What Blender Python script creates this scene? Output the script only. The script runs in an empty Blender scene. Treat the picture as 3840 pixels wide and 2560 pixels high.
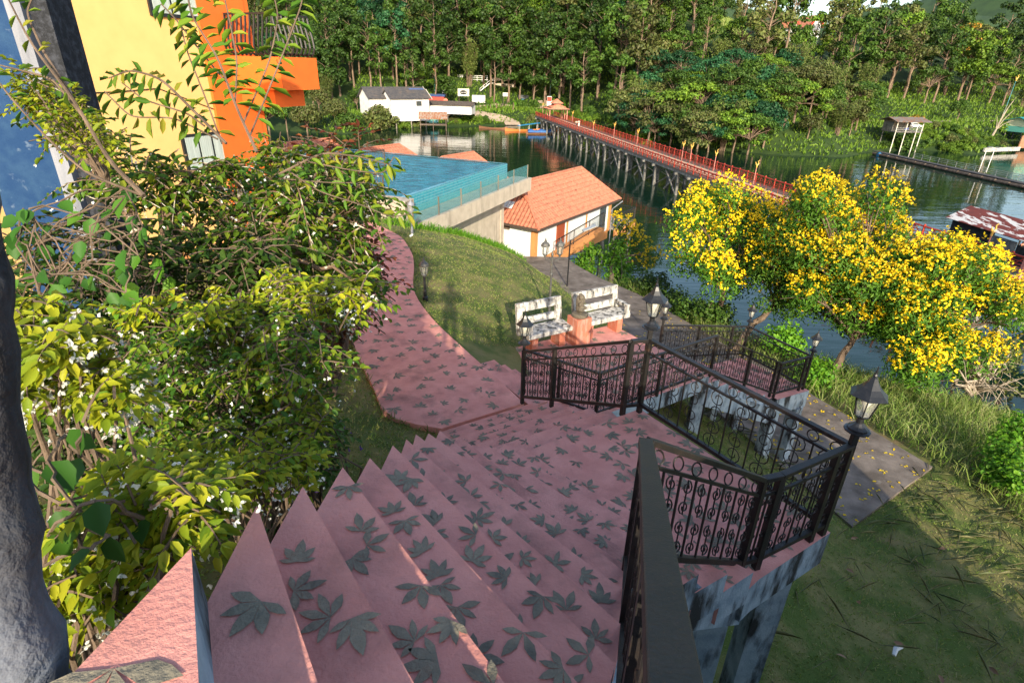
import bpy, bmesh, math, random
import numpy as np
from mathutils import Vector, Matrix
rng = np.random.default_rng(7); random.seed(7)
S = bpy.context.scene; COL = S.collection
R = math.radians; PI = math.pi
# ---------------------------------------------------------------- camera, sky, sun, exposure
PITCH, ROLL, FPX = R(25.8), R(1.5), 2133.333
fw = np.array([0, math.cos(PITCH), -math.sin(PITCH)]); up0 = np.array([0, math.sin(PITCH), math.cos(PITCH)]); x0 = np.array([1., 0, 0])
cr = math.cos(ROLL)*x0 + math.sin(ROLL)*up0; cu = -math.sin(ROLL)*x0 + math.cos(ROLL)*up0
cd = bpy.data.cameras.new('camera'); cam = bpy.data.objects.new('camera', cd); COL.objects.link(cam)
m = Matrix.Identity(4)
for i in range(3): m[i][0], m[i][1], m[i][2] = cr[i], cu[i], -fw[i]
cam.matrix_world = m; cd.lens = 20; cd.sensor_width = 36; cd.sensor_fit = 'HORIZONTAL'; cd.clip_start = .05; cd.clip_end = 20000
S.camera = cam
SUN = np.array([.0977, -.9238, .3703])
w = bpy.data.worlds.new("World"); S.world = w; w.use_nodes = True
nt = w.node_tree; sky = nt.nodes.new('ShaderNodeTexSky'); sky.sky_type = 'NISHITA'; sky.sun_disc = False
sky.sun_elevation = R(21.7); sky.sun_rotation = R(174); sky.dust_density = 1.5
bg = nt.nodes['Background']; bg.inputs[1].default_value = .15
nt.links.new(sky.outputs[0], bg.inputs[0])
sd = bpy.data.lights.new('sun', 'SUN'); so = bpy.data.objects.new('sun', sd); COL.objects.link(so)
sd.energy = 3.6; sd.angle = R(.5); sd.color = (1, .87, .66)
so.rotation_euler = Vector(SUN).to_track_quat('Z', 'Y').to_euler(); so.location = (3, -30, 20)
S.view_settings.view_transform = 'Standard'; S.view_settings.look = 'None'; S.view_settings.gamma = 1; S.view_settings.exposure = 1.1
S.cycles.max_bounces = 6; S.cycles.transparent_max_bounces = 12; S.cycles.caustics_reflective = False; S.cycles.caustics_refractive = False
S.cycles.use_denoising = True; S.cycles.sample_clamp_indirect = 6

def ray(px, py): return fw + cr*((px-1920)/FPX) + cu*((1280-py)/FPX)
def G(px, py, z): d = ray(px, py); return Vector(d*(z/d[2]))          # picture point -> place on level z
def GY(px, py, y): d = ray(px, py); return Vector(d*(y/d[1]))
# ---------------------------------------------------------------- materials
def _n(nt, t, **k):
    n = nt.nodes.new(t)
    for a, b in k.items(): setattr(n, a, b)
    return n
def mixc(nt, fac, a, b):
    n = _n(nt, 'ShaderNodeMix', data_type='RGBA')
    if isinstance(fac, (int, float)): n.inputs[0].default_value = fac
    else: nt.links.new(fac, n.inputs[0])
    for i, v in ((6, a), (7, b)):
        if isinstance(v, tuple): n.inputs[i].default_value = (*v, 1)
        else: nt.links.new(v, n.inputs[i])
    return n.outputs[2]
def noise(nt, scale, detail=5, stretch=None, rough=.6, coord='Object'):
    tc = _n(nt, 'ShaderNodeTexCoord'); n = _n(nt, 'ShaderNodeTexNoise'); n.inputs['Scale'].default_value = scale
    n.inputs['Detail'].default_value = detail; n.inputs['Roughness'].default_value = rough
    v = tc.outputs[coord]
    if stretch:
        mp = _n(nt, 'ShaderNodeMapping'); mp.inputs['Scale'].default_value = stretch; nt.links.new(v, mp.inputs[0]); v = mp.outputs[0]
    nt.links.new(v, n.inputs['Vector']); return n.outputs[0]
def ramp(nt, v, lo, hi):
    n = _n(nt, 'ShaderNodeMapRange'); n.inputs[1].default_value = lo; n.inputs[2].default_value = hi; nt.links.new(v, n.inputs[0]); return n.outputs[0]
def mat(name, c1, c2=None, scale=6, lo=.4, hi=.65, rough=.8, bump=0, bscale=40, metal=0, spec=.3, c3=None, s3=2, lo3=.55, hi3=.7, st=None, st3=None, detail=6):
    m = bpy.data.materials.new(name); m.use_nodes = True; nt = m.node_tree; b = nt.nodes['Principled BSDF']
    b.inputs['Roughness'].default_value = rough; b.inputs['Metallic'].default_value = metal; b.inputs['Specular IOR Level'].default_value = spec
    col = c1
    if c2: col = mixc(nt, ramp(nt, noise(nt, scale, detail, st), lo, hi), c1, c2)
    if c3: col = mixc(nt, ramp(nt, noise(nt, s3, 7, st3), lo3, hi3), col, c3)
    if isinstance(col, tuple): b.inputs['Base Color'].default_value = (*col, 1)
    else: nt.links.new(col, b.inputs['Base Color'])
    if bump:
        bp = _n(nt, 'ShaderNodeBump'); bp.inputs['Strength'].default_value = bump; bp.inputs['Distance'].default_value = .02
        nt.links.new(noise(nt, bscale, 4), bp.inputs['Height']); nt.links.new(bp.outputs[0], b.inputs['Normal'])
    return m
def leafmat(name, cs, tr=.3, rough=.5, spec=.25):
    m = bpy.data.materials.new(name); m.use_nodes = True; nt = m.node_tree; b = nt.nodes['Principled BSDF']; out = nt.nodes['Material Output']
    g = _n(nt, 'ShaderNodeNewGeometry'); r = _n(nt, 'ShaderNodeValToRGB'); nt.links.new(g.outputs['Random Per Island'], r.inputs[0])
    e = r.color_ramp.elements; k = len(cs)
    for i in range(1, k-1): e.new(i/(k-1))
    for i in range(k): e[i].color = (*cs[i], 1)
    oi = _n(nt, 'ShaderNodeObjectInfo'); hv = _n(nt, 'ShaderNodeHueSaturation')
    mr = _n(nt, 'ShaderNodeMapRange'); mr.inputs[3].default_value = .7; mr.inputs[4].default_value = 1.3; nt.links.new(oi.outputs['Random'], mr.inputs[0])
    nt.links.new(mr.outputs[0], hv.inputs['Value']); nt.links.new(r.outputs[0], hv.inputs['Color'])
    b.inputs['Roughness'].default_value = rough; b.inputs['Specular IOR Level'].default_value = spec
    nt.links.new(hv.outputs[0], b.inputs['Base Color'])
    t = _n(nt, 'ShaderNodeBsdfTranslucent'); mx = _n(nt, 'ShaderNodeMixShader'); mx.inputs[0].default_value = tr
    bc = _n(nt, 'ShaderNodeBrightContrast'); bc.inputs[1].default_value = .02; nt.links.new(hv.outputs[0], bc.inputs[0]); nt.links.new(bc.outputs[0], t.inputs[0])
    nt.links.new(b.outputs[0], mx.inputs[1]); nt.links.new(t.outputs[0], mx.inputs[2]); nt.links.new(mx.outputs[0], out.inputs[0])
    return m
def glassmat(name, col, alpha, rough=.05):
    m = mat(name, col, rough=rough, spec=.5); b = m.node_tree.nodes['Principled BSDF']; b.inputs['Alpha'].default_value = alpha; return m
M = {}
M['pink'] = mat('pink_concrete', (.70, .32, .27), (.57, .235, .20), 3.5, .35, .7, .85, .35, 60, c3=(.26, .13, .11), s3=2.2, lo3=.52, hi3=.8)
M['print'] = mat('leaf_print', (.13, .125, .10), (.32, .28, .20), 7, .3, .75, .9, .5, 50, c3=(.26, .15, .1), s3=4, lo3=.62, hi3=.8)
M['bluewall'] = mat('weathered_blue_wall', (.40, .47, .52), (.24, .31, .37), 5, .4, .65, .85, .4, 50, c3=(.035, .035, .035), s3=5, lo3=.47, hi3=.62, st3=(1, 1, .3))
M['iron'] = mat('black_iron', (.012, .012, .012), (.03, .022, .018), 12, .4, .7, .5, .15, 90, spec=.4, c3=(.10, .05, .03), s3=8, lo3=.62, hi3=.78)
M['lampblack'] = mat('black_paint', (.014, .015, .017), (.03, .03, .032), 20, .5, .7, .35, spec=.5)
M['lampgrey'] = mat('faded_grey_iron', (.10, .10, .095), (.05, .05, .05), 20, .4, .7, .5, spec=.4, c3=(.22, .17, .08), s3=25, lo3=.6, hi3=.7)
M['glass'] = glassmat('lamp_glass', (.55, .55, .48), .28)
M['bulb'] = mat('white_bulb', (.8, .78, .66), rough=.2, spec=.5)
M['whitec'] = mat('weathered_white_concrete', (.60, .58, .54), (.30, .29, .27), 9, .42, .62, .85, .5, 60, c3=(.05, .05, .045), s3=9, lo3=.5, hi3=.62, st3=(1, 1, .22))
M['conc'] = mat('grey_concrete', (.30, .27, .23), (.19, .17, .14), 4, .35, .7, .9, .4, 50, c3=(.1, .09, .08), s3=2, lo3=.55, hi3=.75, st3=(1, 1, .2))
M['poolconc'] = mat('pool_concrete', (.52, .45, .36), (.40, .34, .27), 2, .35, .7, .9, .3, 40, c3=(.22, .19, .15), s3=2.2, lo3=.55, hi3=.75, st3=(1, 1, .12))
M['walk'] = mat('walkway_concrete', (.24, .20, .17), (.11, .09, .075), 1.6, .35, .65, .95, .5, 45, c3=(.33, .30, .26), s3=3, lo3=.6, hi3=.75)
M['terra'] = mat('terracotta', (.50, .17, .10), (.40, .13, .08), 3, .4, .7, .8, .2, 40, c3=(.60, .30, .22), s3=5, lo3=.6, hi3=.75)
M['pedestal'] = mat('orange_pedestal', (.52, .17, .10), (.42, .16, .11), 6, .4, .65, .85, .4, 50, c3=(.55, .32, .26), s3=12, lo3=.5, hi3=.7, st3=(1, 1, .25))
M['statue'] = mat('old_bronze_stone', (.10, .085, .065), (.19, .16, .115), 14, .4, .65, .75, .8, 45, c3=(.03, .03, .028), s3=8, lo3=.55, hi3=.7)
M['yellow'] = mat('yellow_plaster', (.80, .50, .19), (.75, .46, .17), 2, .4, .7, .85, .1, 60)
M['orange'] = mat('orange_plaster', (.80, .145, .022), (.74, .13, .02), 3, .4, .7, .7, .08, 60)
M['bluepaint'] = mat('blue_painted_plaster', (.008, .04, .12), (.03, .08, .16), 2.5, .45, .75, .8, .25, 40, c3=(.12, .17, .25), s3=7, lo3=.6, hi3=.72)
M['greyband'] = mat('grey_weathered_plaster', (.26, .27, .31), (.16, .17, .20), 6, .4, .65, .85, .2, 40, st=(1, 1, .2))
M['blackband'] = mat('mouldy_black_plaster', (.018, .02, .025), (.05, .055, .07), 14, .45, .65, .9, .4, 50)
M['postgrey'] = mat('grey_blue_bark', (.15, .17, .21), (.07, .075, .09), 5, .4, .6, .9, .9, 18, c3=(.02, .018, .018), s3=3.5, lo3=.52, hi3=.66, st3=(1, 1, .25), st=(1, 1, .3))
M['frame'] = mat('black_window_frame', (.012, .014, .018), rough=.4, spec=.5)
M['pane'] = mat('window_pane', (.05, .06, .06), rough=.06, spec=.7)
M['curtain'] = mat('pale_curtain', (.48, .55, .52), (.3, .36, .34), 6, .4, .6, .9, st=(14, 14, .2))
M['whitewall'] = mat('white_plaster', (.72, .76, .76), (.66, .70, .70), 1.5, .4, .7, .85, .1, 40)
M['dirtywhite'] = mat('stained_white_plaster', (.70, .69, .68), (.55, .53, .50), 1.2, .45, .7, .9, c3=(.30, .28, .25), s3=.9, lo3=.62, hi3=.85, st3=(1, 1, .3))
M['ochre'] = mat('ochre_plaster', (.58, .26, .09), (.50, .22, .08), 3, .4, .7, .85, .1, 40)
M['reddoor'] = mat('red_brown_door', (.30, .07, .03), (.24, .055, .025), 8, .4, .7, .6, st=(4, 4, .3))
M['tile'] = mat('clay_roof_tile', (.52, .20, .12), (.40, .14, .085), 5, .35, .65, .8, .3, 50, c3=(.20, .075, .05), s3=3.5, lo3=.55, hi3=.72)
M['tilefar'] = mat('clay_roof_far', (.55, .22, .13), (.43, .16, .10), 2, .4, .6, .85)
M['wood'] = mat('weathered_wood', (.20, .15, .11), (.12, .09, .07), 4, .4, .6, .9, .3, 30, st=(1, 1, .15))
M['greywood'] = mat('grey_timber', (.24, .23, .21), (.13, .125, .12), 3, .4, .6, .9, .4, 30, c3=(.06, .06, .06), s3=2, lo3=.5, hi3=.7, st3=(1, 1, .25))
M['bridgered'] = mat('bridge_red_paint', (.42, .052, .03), (.34, .045, .028), 2, .4, .7, .7, .1, 30)
M['redpink'] = mat('faded_red_post', (.50, .22, .18), (.42, .17, .14), 4, .4, .7, .8)
M['deck'] = mat('tan_deck', (.56, .38, .25), (.48, .31, .20), .6, .35, .7, .9)
M['deckwood'] = mat('dark_deck_planks', (.16, .11, .085), (.10, .07, .055), 2, .4, .6, .9, st=(1, 6, 1))
M['gold'] = mat('gold_paint', (.62, .38, .07), (.5, .3, .05), 10, .4, .6, .45, spec=.6)
M['tealpole'] = mat('teal_pole', (.05, .22, .25), rough=.5)
M['tintop'] = mat('dark_tin_roof', (.055, .055, .06), (.10, .09, .085), 1.5, .4, .65, .7, c3=(.13, .10, .08), s3=.8, lo3=.55, hi3=.7)
M['bluetin'] = mat('blue_tin_roof', (.08, .13, .30), (.06, .09, .2), 2, .4, .6, .6)
M['tealtin'] = mat('teal_tin_roof', (.02, .26, .28), (.02, .20, .22), 1.2, .4, .6, .5)
M['palet'] = mat('pale_turquoise_roof', (.26, .60, .56), (.22, .54, .50), 1, .4, .6, .5)
M['greentin'] = mat('green_tin_roof', (.015, .22, .19), (.01, .17, .15), 1, .4, .6, .5)
M['rusttin'] = mat('rusty_tin_roof', (.30, .12, .05), (.38, .30, .24), 1.1, .45, .6, .8, c3=(.28, .33, .30), s3=.6, lo3=.55, hi3=.68, st=(3, .5, 1))
M['peel'] = mat('peeling_red_roof', (.19, .045, .035), (.14, .04, .035), 1.5, .4, .6, .8, c3=(.62, .60, .58), s3=1.1, lo3=.54, hi3=.56, st3=(2.2, .35, 1))
M['brownroof'] = mat('brown_shed_roof', (.075, .055, .045), (.11, .09, .075), 1.5, .4, .6, .9)
M['greyroof'] = mat('grey_stall_roof', (.13, .145, .15), (.19, .20, .20), 1.5, .4, .6, .8)
M['tarp'] = mat('blue_tarp', (.02, .27, .52), (.02, .20, .42), 1.2, .4, .6, .5)
M['deepblue'] = mat('deep_blue_cloth', (.015, .06, .42), rough=.6)
M['white'] = mat('white_paint', (.75, .75, .73), rough=.6)
M['offwhite'] = mat('cream_board', (.68, .64, .55), rough=.8)
M['black'] = mat('black_matt', (.012, .012, .012), rough=.8)
M['darkgrey'] = mat('dark_grey', (.035, .037, .04), rough=.6)
M['redsign'] = mat('red_print', (.55, .06, .04), rough=.7)
M['skin'] = mat('skin', (.42, .23, .15), rough=.6)
M['hair'] = mat('black_hair', (.012, .01, .009), rough=.6)
M['cloth_dark'] = mat('dark_cloth', (.03, .032, .04), rough=.9)
M['cloth_white'] = mat('white_cloth', (.72, .72, .7), rough=.9)
M['cloth_grey'] = mat('grey_cloth', (.16, .17, .2), rough=.9)
M['truck'] = mat('bronze_car_paint', (.20, .14, .09), rough=.3, spec=.6)
M['van'] = mat('dark_van_paint', (.02, .025, .03), rough=.25, spec=.6)
M['rubber'] = mat('rubber', (.015, .015, .015), rough=.9)
M['chrome'] = mat('grey_rim', (.4, .4, .4), rough=.3, metal=.6)
M['boat'] = mat('boat_wood', (.22, .10, .05), (.14, .07, .04), 3, .4, .6, .7, st=(.5, 3, 1))
M['boatorange'] = mat('orange_boat_paint', (.55, .17, .04), rough=.6)
M['barrel'] = mat('blue_plastic', (.02, .18, .42), rough=.4, spec=.5)
M['galv'] = mat('galvanised_pipe', (.42, .43, .42), rough=.45, spec=.5, metal=.3)
M['pontoon'] = mat('pontoon_deck', (.05, .052, .06), (.09, .085, .08), 1.5, .4, .6, .9)
M['bamboo_raft'] = mat('brown_raft', (.16, .12, .09), (.08, .06, .05), 2, .4, .6, .9)
M['net'] = mat('black_shade_net', (.014, .015, .016), (.03, .03, .032), 3, .4, .6, .95)
M['tealwall'] = mat('teal_wall', (.10, .36, .30), rough=.8)
M['creamwall'] = mat('cream_green_wall', (.55, .60, .40), rough=.8)
M['dirt'] = mat('bare_red_earth', (.36, .19, .11), (.27, .14, .085), .8, .4, .6, .95)
M['road'] = mat('pale_dirt_road', (.42, .33, .25), (.34, .26, .19), .6, .4, .6, .95)
M['bark'] = mat('bark', (.17, .12, .085), (.09, .065, .045), 6, .4, .6, .9, .6, 20, st=(1, 1, .25))
M['palebark'] = mat('mottled_pale_bark', (.20, .13, .085), (.13, .085, .055), 7, .4, .6, .9, .4, 25, c3=(.52, .47, .38), s3=6, lo3=.54, hi3=.6)
M['barkfar'] = mat('bark_far', (.22, .155, .11), (.14, .10, .07), 1.5, .4, .6, .9)
M['palewood'] = mat('pale_bare_branches', (.40, .34, .27), (.28, .23, .18), 5, .4, .6, .9)
M['lawn'] = mat('lawn_soil', (.075, .11, .02), (.19, .17, .06), 1.3, .42, .62, .95, .8, 25, c3=(.22, .15, .08), s3=.9, lo3=.58, hi3=.75)
M['bank'] = mat('bank_undergrowth', (.018, .042, .008), (.035, .065, .012), .35, .4, .65, .95, c3=(.02, .04, .01), s3=.25, lo3=.55, hi3=.7)
M['hill'] = mat('forest_floor', (.02, .042, .01), (.035, .065, .012), .1, .4, .65, .95)
M['farhill'] = mat('distant_forest', (.03, .06, .025), (.045, .085, .03), .01, .4, .6, .95)
LF = {}
LF['turf'] = leafmat('turf_blades', [(.09, .17, .02), (.16, .25, .035), (.26, .29, .07), (.36, .30, .14)], .25)
LF['tall'] = leafmat('tall_grass', [(.09, .17, .02), (.15, .24, .04), (.22, .28, .07), (.27, .27, .12)], .3)
LF['cut'] = leafmat('cut_grass', [(.22, .25, .11), (.30, .27, .14), (.16, .22, .11)], .2)
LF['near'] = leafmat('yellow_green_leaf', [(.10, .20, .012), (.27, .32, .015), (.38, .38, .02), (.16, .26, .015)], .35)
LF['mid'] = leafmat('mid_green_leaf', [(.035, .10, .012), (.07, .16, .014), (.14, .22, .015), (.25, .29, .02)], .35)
LF['twig'] = leafmat('fresh_green_leaf', [(.06, .17, .014), (.11, .24, .018), (.20, .30, .02), (.34, .33, .03)], .4)
LF['vine'] = leafmat('broad_vine_leaf', [(.03, .10, .014), (.05, .16, .018), (.09, .22, .02)], .35)
LF['redleaf'] = leafmat('red_brown_leaf', [(.07, .02, .012), (.13, .03, .015), (.20, .07, .02), (.05, .035, .012)], .25)
LF['yleaf'] = leafmat('bright_green_leaflet', [(.04, .12, .012), (.075, .19, .015), (.12, .25, .02)], .35)
LF['yellowflower'] = leafmat('yellow_petal', [(.82, .58, .010), (.86, .66, .02), (.80, .52, .008)], .3)
LF['whiteflower'] = leafmat('white_petal', [(.75, .75, .68), (.8, .8, .75)], .3)
LF['purple'] = leafmat('purple_petal', [(.13, .05, .35), (.18, .08, .4)], .2)
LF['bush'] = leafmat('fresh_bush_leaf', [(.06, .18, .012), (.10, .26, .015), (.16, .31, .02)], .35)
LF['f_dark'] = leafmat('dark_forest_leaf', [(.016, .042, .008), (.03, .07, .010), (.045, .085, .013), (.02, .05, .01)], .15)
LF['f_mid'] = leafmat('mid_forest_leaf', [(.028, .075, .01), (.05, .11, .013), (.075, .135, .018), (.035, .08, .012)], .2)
LF['f_olive'] = leafmat('olive_forest_leaf', [(.06, .085, .022), (.095, .125, .03), (.13, .15, .04), (.10, .09, .04)], .2)
LF['f_lime'] = leafmat('lime_forest_leaf', [(.07, .15, .012), (.115, .21, .018), (.16, .25, .025)], .25)
LF['f_blue'] = leafmat('blue_green_leaf', [(.012, .055, .022), (.02, .085, .03), (.03, .10, .035)], .15)
LF['f_gold'] = leafmat('orange_tinged_leaf', [(.06, .12, .015), (.10, .15, .02), (.38, .22, .03), (.42, .20, .03)], .2)
LF['palm'] = leafmat('palm_frond_leaf', [(.05, .12, .016), (.10, .18, .028), (.17, .21, .05)], .25, .4, .4)
LF['bamboo'] = leafmat('bamboo_leaf', [(.08, .13, .025), (.13, .18, .04), (.18, .22, .06)], .25)

# ---------------------------------------------------------------- mesh helpers
class MB:
    def __init__(s): s.v = []; s.f = []; s.m = []; s.nv = 0
    def add(s, V, F, mi=0):
        V = np.asarray(V, float).reshape(-1, 3); s.v.append(V)
        for f in F: s.f.append([i+s.nv for i in f]); s.m.append(mi)
        s.nv += len(V); return s
    def box(s, c, size, ax=None, mi=0):                 # ax: optional (x axis, y axis, z axis)
        a = np.eye(3) if ax is None else np.asarray(ax, float)
        h = np.asarray(size, float)/2; c = np.asarray(c, float)
        V = [c + a[0]*h[0]*i + a[1]*h[1]*j + a[2]*h[2]*k for i in (-1, 1) for j in (-1, 1) for k in (-1, 1)]
        return s.add(V, [(0, 1, 3, 2), (4, 6, 7, 5), (0, 4, 5, 1), (2, 3, 7, 6), (0, 2, 6, 4), (1, 5, 7, 3)], mi)
    def bar(s, p, q, wd, ht=None, upv=(0, 0, 1), mi=0):  # rectangular bar between two points
        p = np.asarray(p, float); q = np.asarray(q, float); d = q-p; L = np.linalg.norm(d)
        if L < 1e-6: return s
        d /= L; u = np.asarray(upv, float); sd_ = np.cross(d, u)
        if np.linalg.norm(sd_) < 1e-4: sd_ = np.cross(d, (0, 1, 0.1))
        sd_ /= np.linalg.norm(sd_); u = np.cross(sd_, d)
        return s.box((p+q)/2, (L, wd, ht or wd), (d, sd_, u), mi)
    def tube(s, P, r, n=6, mi=0, cap=True):
        P = np.asarray(P, float); k = len(P); r = np.broadcast_to(np.asarray(r, float), (k,))
        T = np.gradient(P, axis=0); T /= np.linalg.norm(T, axis=1)[:, None]+1e-9
        a = np.cross(T[0], (0, 0, 1.)); 
        if np.linalg.norm(a) < .1: a = np.cross(T[0], (1., 0, 0))
        V = []; an = np.arange(n)*2*PI/n
        for i in range(k):
            a = a - T[i]*(a@T[i]); a /= np.linalg.norm(a)+1e-9; b = np.cross(T[i], a)
            V.append(P[i] + r[i]*(np.cos(an)[:, None]*a + np.sin(an)[:, None]*b))
        F = [(i*n+j, i*n+(j+1) % n, (i+1)*n+(j+1) % n, (i+1)*n+j) for i in range(k-1) for j in range(n)]
        if cap: F += [tuple(range(n))[::-1], tuple((k-1)*n+j for j in range(n))]
        return s.add(np.concatenate(V), F, mi)
    def lathe(s, c, prof, n=12, mi=0, ax=None):           # prof: (radius, z)
        a = np.eye(3) if ax is None else np.asarray(ax); c = np.asarray(c, float); V = []
        for r, z in prof:
            for j in range(n):
                t = 2*PI*j/n; V.append(c + a[0]*r*math.cos(t) + a[1]*r*math.sin(t) + a[2]*z)
        k = len(prof); F = [(i*n+j, i*n+(j+1) % n, (i+1)*n+(j+1) % n, (i+1)*n+j) for i in range(k-1) for j in range(n)]
        F += [tuple(range(n))[::-1], tuple((k-1)*n+j for j in range(n))]
        return s.add(V, F, mi)
    def prism(s, poly, z0, z1, mt=0, ms=0, mb=None, side=None):  # poly ccw (x,y); z1 top may be list
        n = len(poly); zt = z1 if hasattr(z1, '__len__') else [z1]*n; zb = z0 if hasattr(z0, '__len__') else [z0]*n
        V = [(p[0], p[1], zt[i]) for i, p in enumerate(poly)] + [(p[0], p[1], zb[i]) for i, p in enumerate(poly)]
        s.add(V, [], 0); o = s.nv-2*n
        s.f.append([o+i for i in range(n)]); s.m.append(mt)
        s.f.append([o+n+i for i in range(n)][::-1]); s.m.append(ms if mb is None else mb)
        for i in range(n):
            j = (i+1) % n; s.f.append([o+i, o+n+i, o+n+j, o+j]); s.m.append(side[i] if side else ms)
        return s
def mesh_arrays(name, V, Q, mats, mi=None, smooth=False):
    me = bpy.data.meshes.new(name); n = len(V); V = np.ascontiguousarray(V, np.float32); Q = np.ascontiguousarray(Q, np.int32); k = Q.shape[1]
    me.vertices.add(n); me.vertices.foreach_set('co', V.ravel()); me.loops.add(Q.size); me.loops.foreach_set('vertex_index', Q.ravel())
    me.polygons.add(len(Q)); me.polygons.foreach_set('loop_start', np.arange(0, Q.size, k, dtype=np.int32))
    try: me.polygons.foreach_set('loop_total', np.full(len(Q), k, np.int32))
    except Exception: pass
    for mm in mats: me.materials.append(mm)
    if mi is not None: me.polygons.foreach_set('material_index', np.asarray(mi, np.int32))
    if smooth: me.polygons.foreach_set('use_smooth', np.ones(len(Q), bool))
    me.update(calc_edges=True); return me
def wloc(o):
    v = Vector((0, 0, 0))
    while o is not None: v += o.location; o = o.parent
    return v
def obj(name, mb, ms, parent=None, smooth=False, bevel=0):
    ms = ms if isinstance(ms, (list, tuple)) else [ms]
    if isinstance(mb, MB):
        V = np.concatenate(mb.v) if mb.v else np.zeros((0, 3))
        off = np.array(wloc(parent)) if parent else np.zeros(3)
        me = bpy.data.meshes.new(name); me.from_pydata((V-off).tolist(), [], mb.f)
        for mm in ms: me.materials.append(mm)
        if len(ms) > 1: me.polygons.foreach_set('material_index', mb.m)
        if smooth: me.polygons.foreach_set('use_smooth', [True]*len(me.polygons))
        me.update()
    else: me = mb
    o = bpy.data.objects.new(name, me); COL.objects.link(o)
    if parent: o.parent = parent
    if bevel:
        b = o.modifiers.new('bevel', 'BEVEL'); b.width = bevel; b.segments = 2; b.limit_method = 'ANGLE'
    return o
def tag(o, label, cat, group=None, kind=None):
    o['label'] = label; o['category'] = cat
    if group: o['group'] = group
    if kind: o['kind'] = kind
    return o
def thing(name, label, cat, loc=(0, 0, 0), group=None):
    o = bpy.data.objects.new(name, None); COL.objects.link(o); o.location = loc; o.empty_display_size = .2
    return tag(o, label, cat, group)
def struct(name, mb, ms, kind='structure', smooth=False):
    o = obj(name, mb, ms, None, smooth); o['kind'] = kind; return o
def dup(root, loc, rz=0, sc=1, label=None, group=None, name=None):
    r = root.copy(); COL.objects.link(r); r.location = loc; r.rotation_euler = (0, 0, rz); r.scale = (sc, sc, sc) if not hasattr(sc, '__len__') else sc
    if label: r['label'] = label
    if group: r['group'] = group
    for ch in list(root.children):
        c = ch.copy(); COL.objects.link(c); c.parent = r
        for g in ch.children:
            d = g.copy(); COL.objects.link(d); d.parent = c
    return r
def unit(v): v = np.asarray(v, float); return v/(np.linalg.norm(v, axis=-1, keepdims=True)+1e-12)
def leaf_arrays(C, T, N, L, W, fold=.25, droop=.12):
    n = len(C); T = unit(T); Sd = unit(np.cross(T, N)); Nn = np.cross(Sd, T)
    L = np.broadcast_to(np.asarray(L, float), (n,))[:, None]; W = np.broadcast_to(np.asarray(W, float), (n,))[:, None]
    h = W*fold
    v = np.stack([C, C+T*L*.28+Sd*W*.85+Nn*h, C+T*L*.65+Sd*W*.8+Nn*h*.7, C+T*L-Nn*L*droop, C+T*L*.65-Sd*W*.8+Nn*h*.7, C+T*L*.28-Sd*W*.85+Nn*h], 1).reshape(-1, 3)
    b = (np.arange(n)*6)[:, None]
    q = np.concatenate([b+np.array([[0, 1, 2, 3]]), b+np.array([[0, 3, 4, 5]])])
    return v, q
def rand_unit(n): return unit(rng.normal(size=(n, 3)))
def leaf_obj(name, parts, m, parent=None):                # parts: list of (V, Q)
    V = []; Q = []; o = 0
    for v, q in parts: V.append(v); Q.append(q+o); o += len(v)
    V = np.concatenate(V); Q = np.concatenate(Q)
    if parent: V = V - np.array(wloc(parent))
    return obj(name, mesh_arrays(name, V, Q, [m]), m, parent)
def poly_in(P, poly):
    x, y = P[:, 0], P[:, 1]; c = np.zeros(len(P), bool); n = len(poly)
    for i in range(n):
        x1, y1 = poly[i][:2]; x2, y2 = poly[(i+1) % n][:2]
        if y1 == y2: continue
        k = ((y1 > y) != (y2 > y)) & (x < (x2-x1)*(y-y1)/(y2-y1)+x1); c ^= k
    return c
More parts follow.
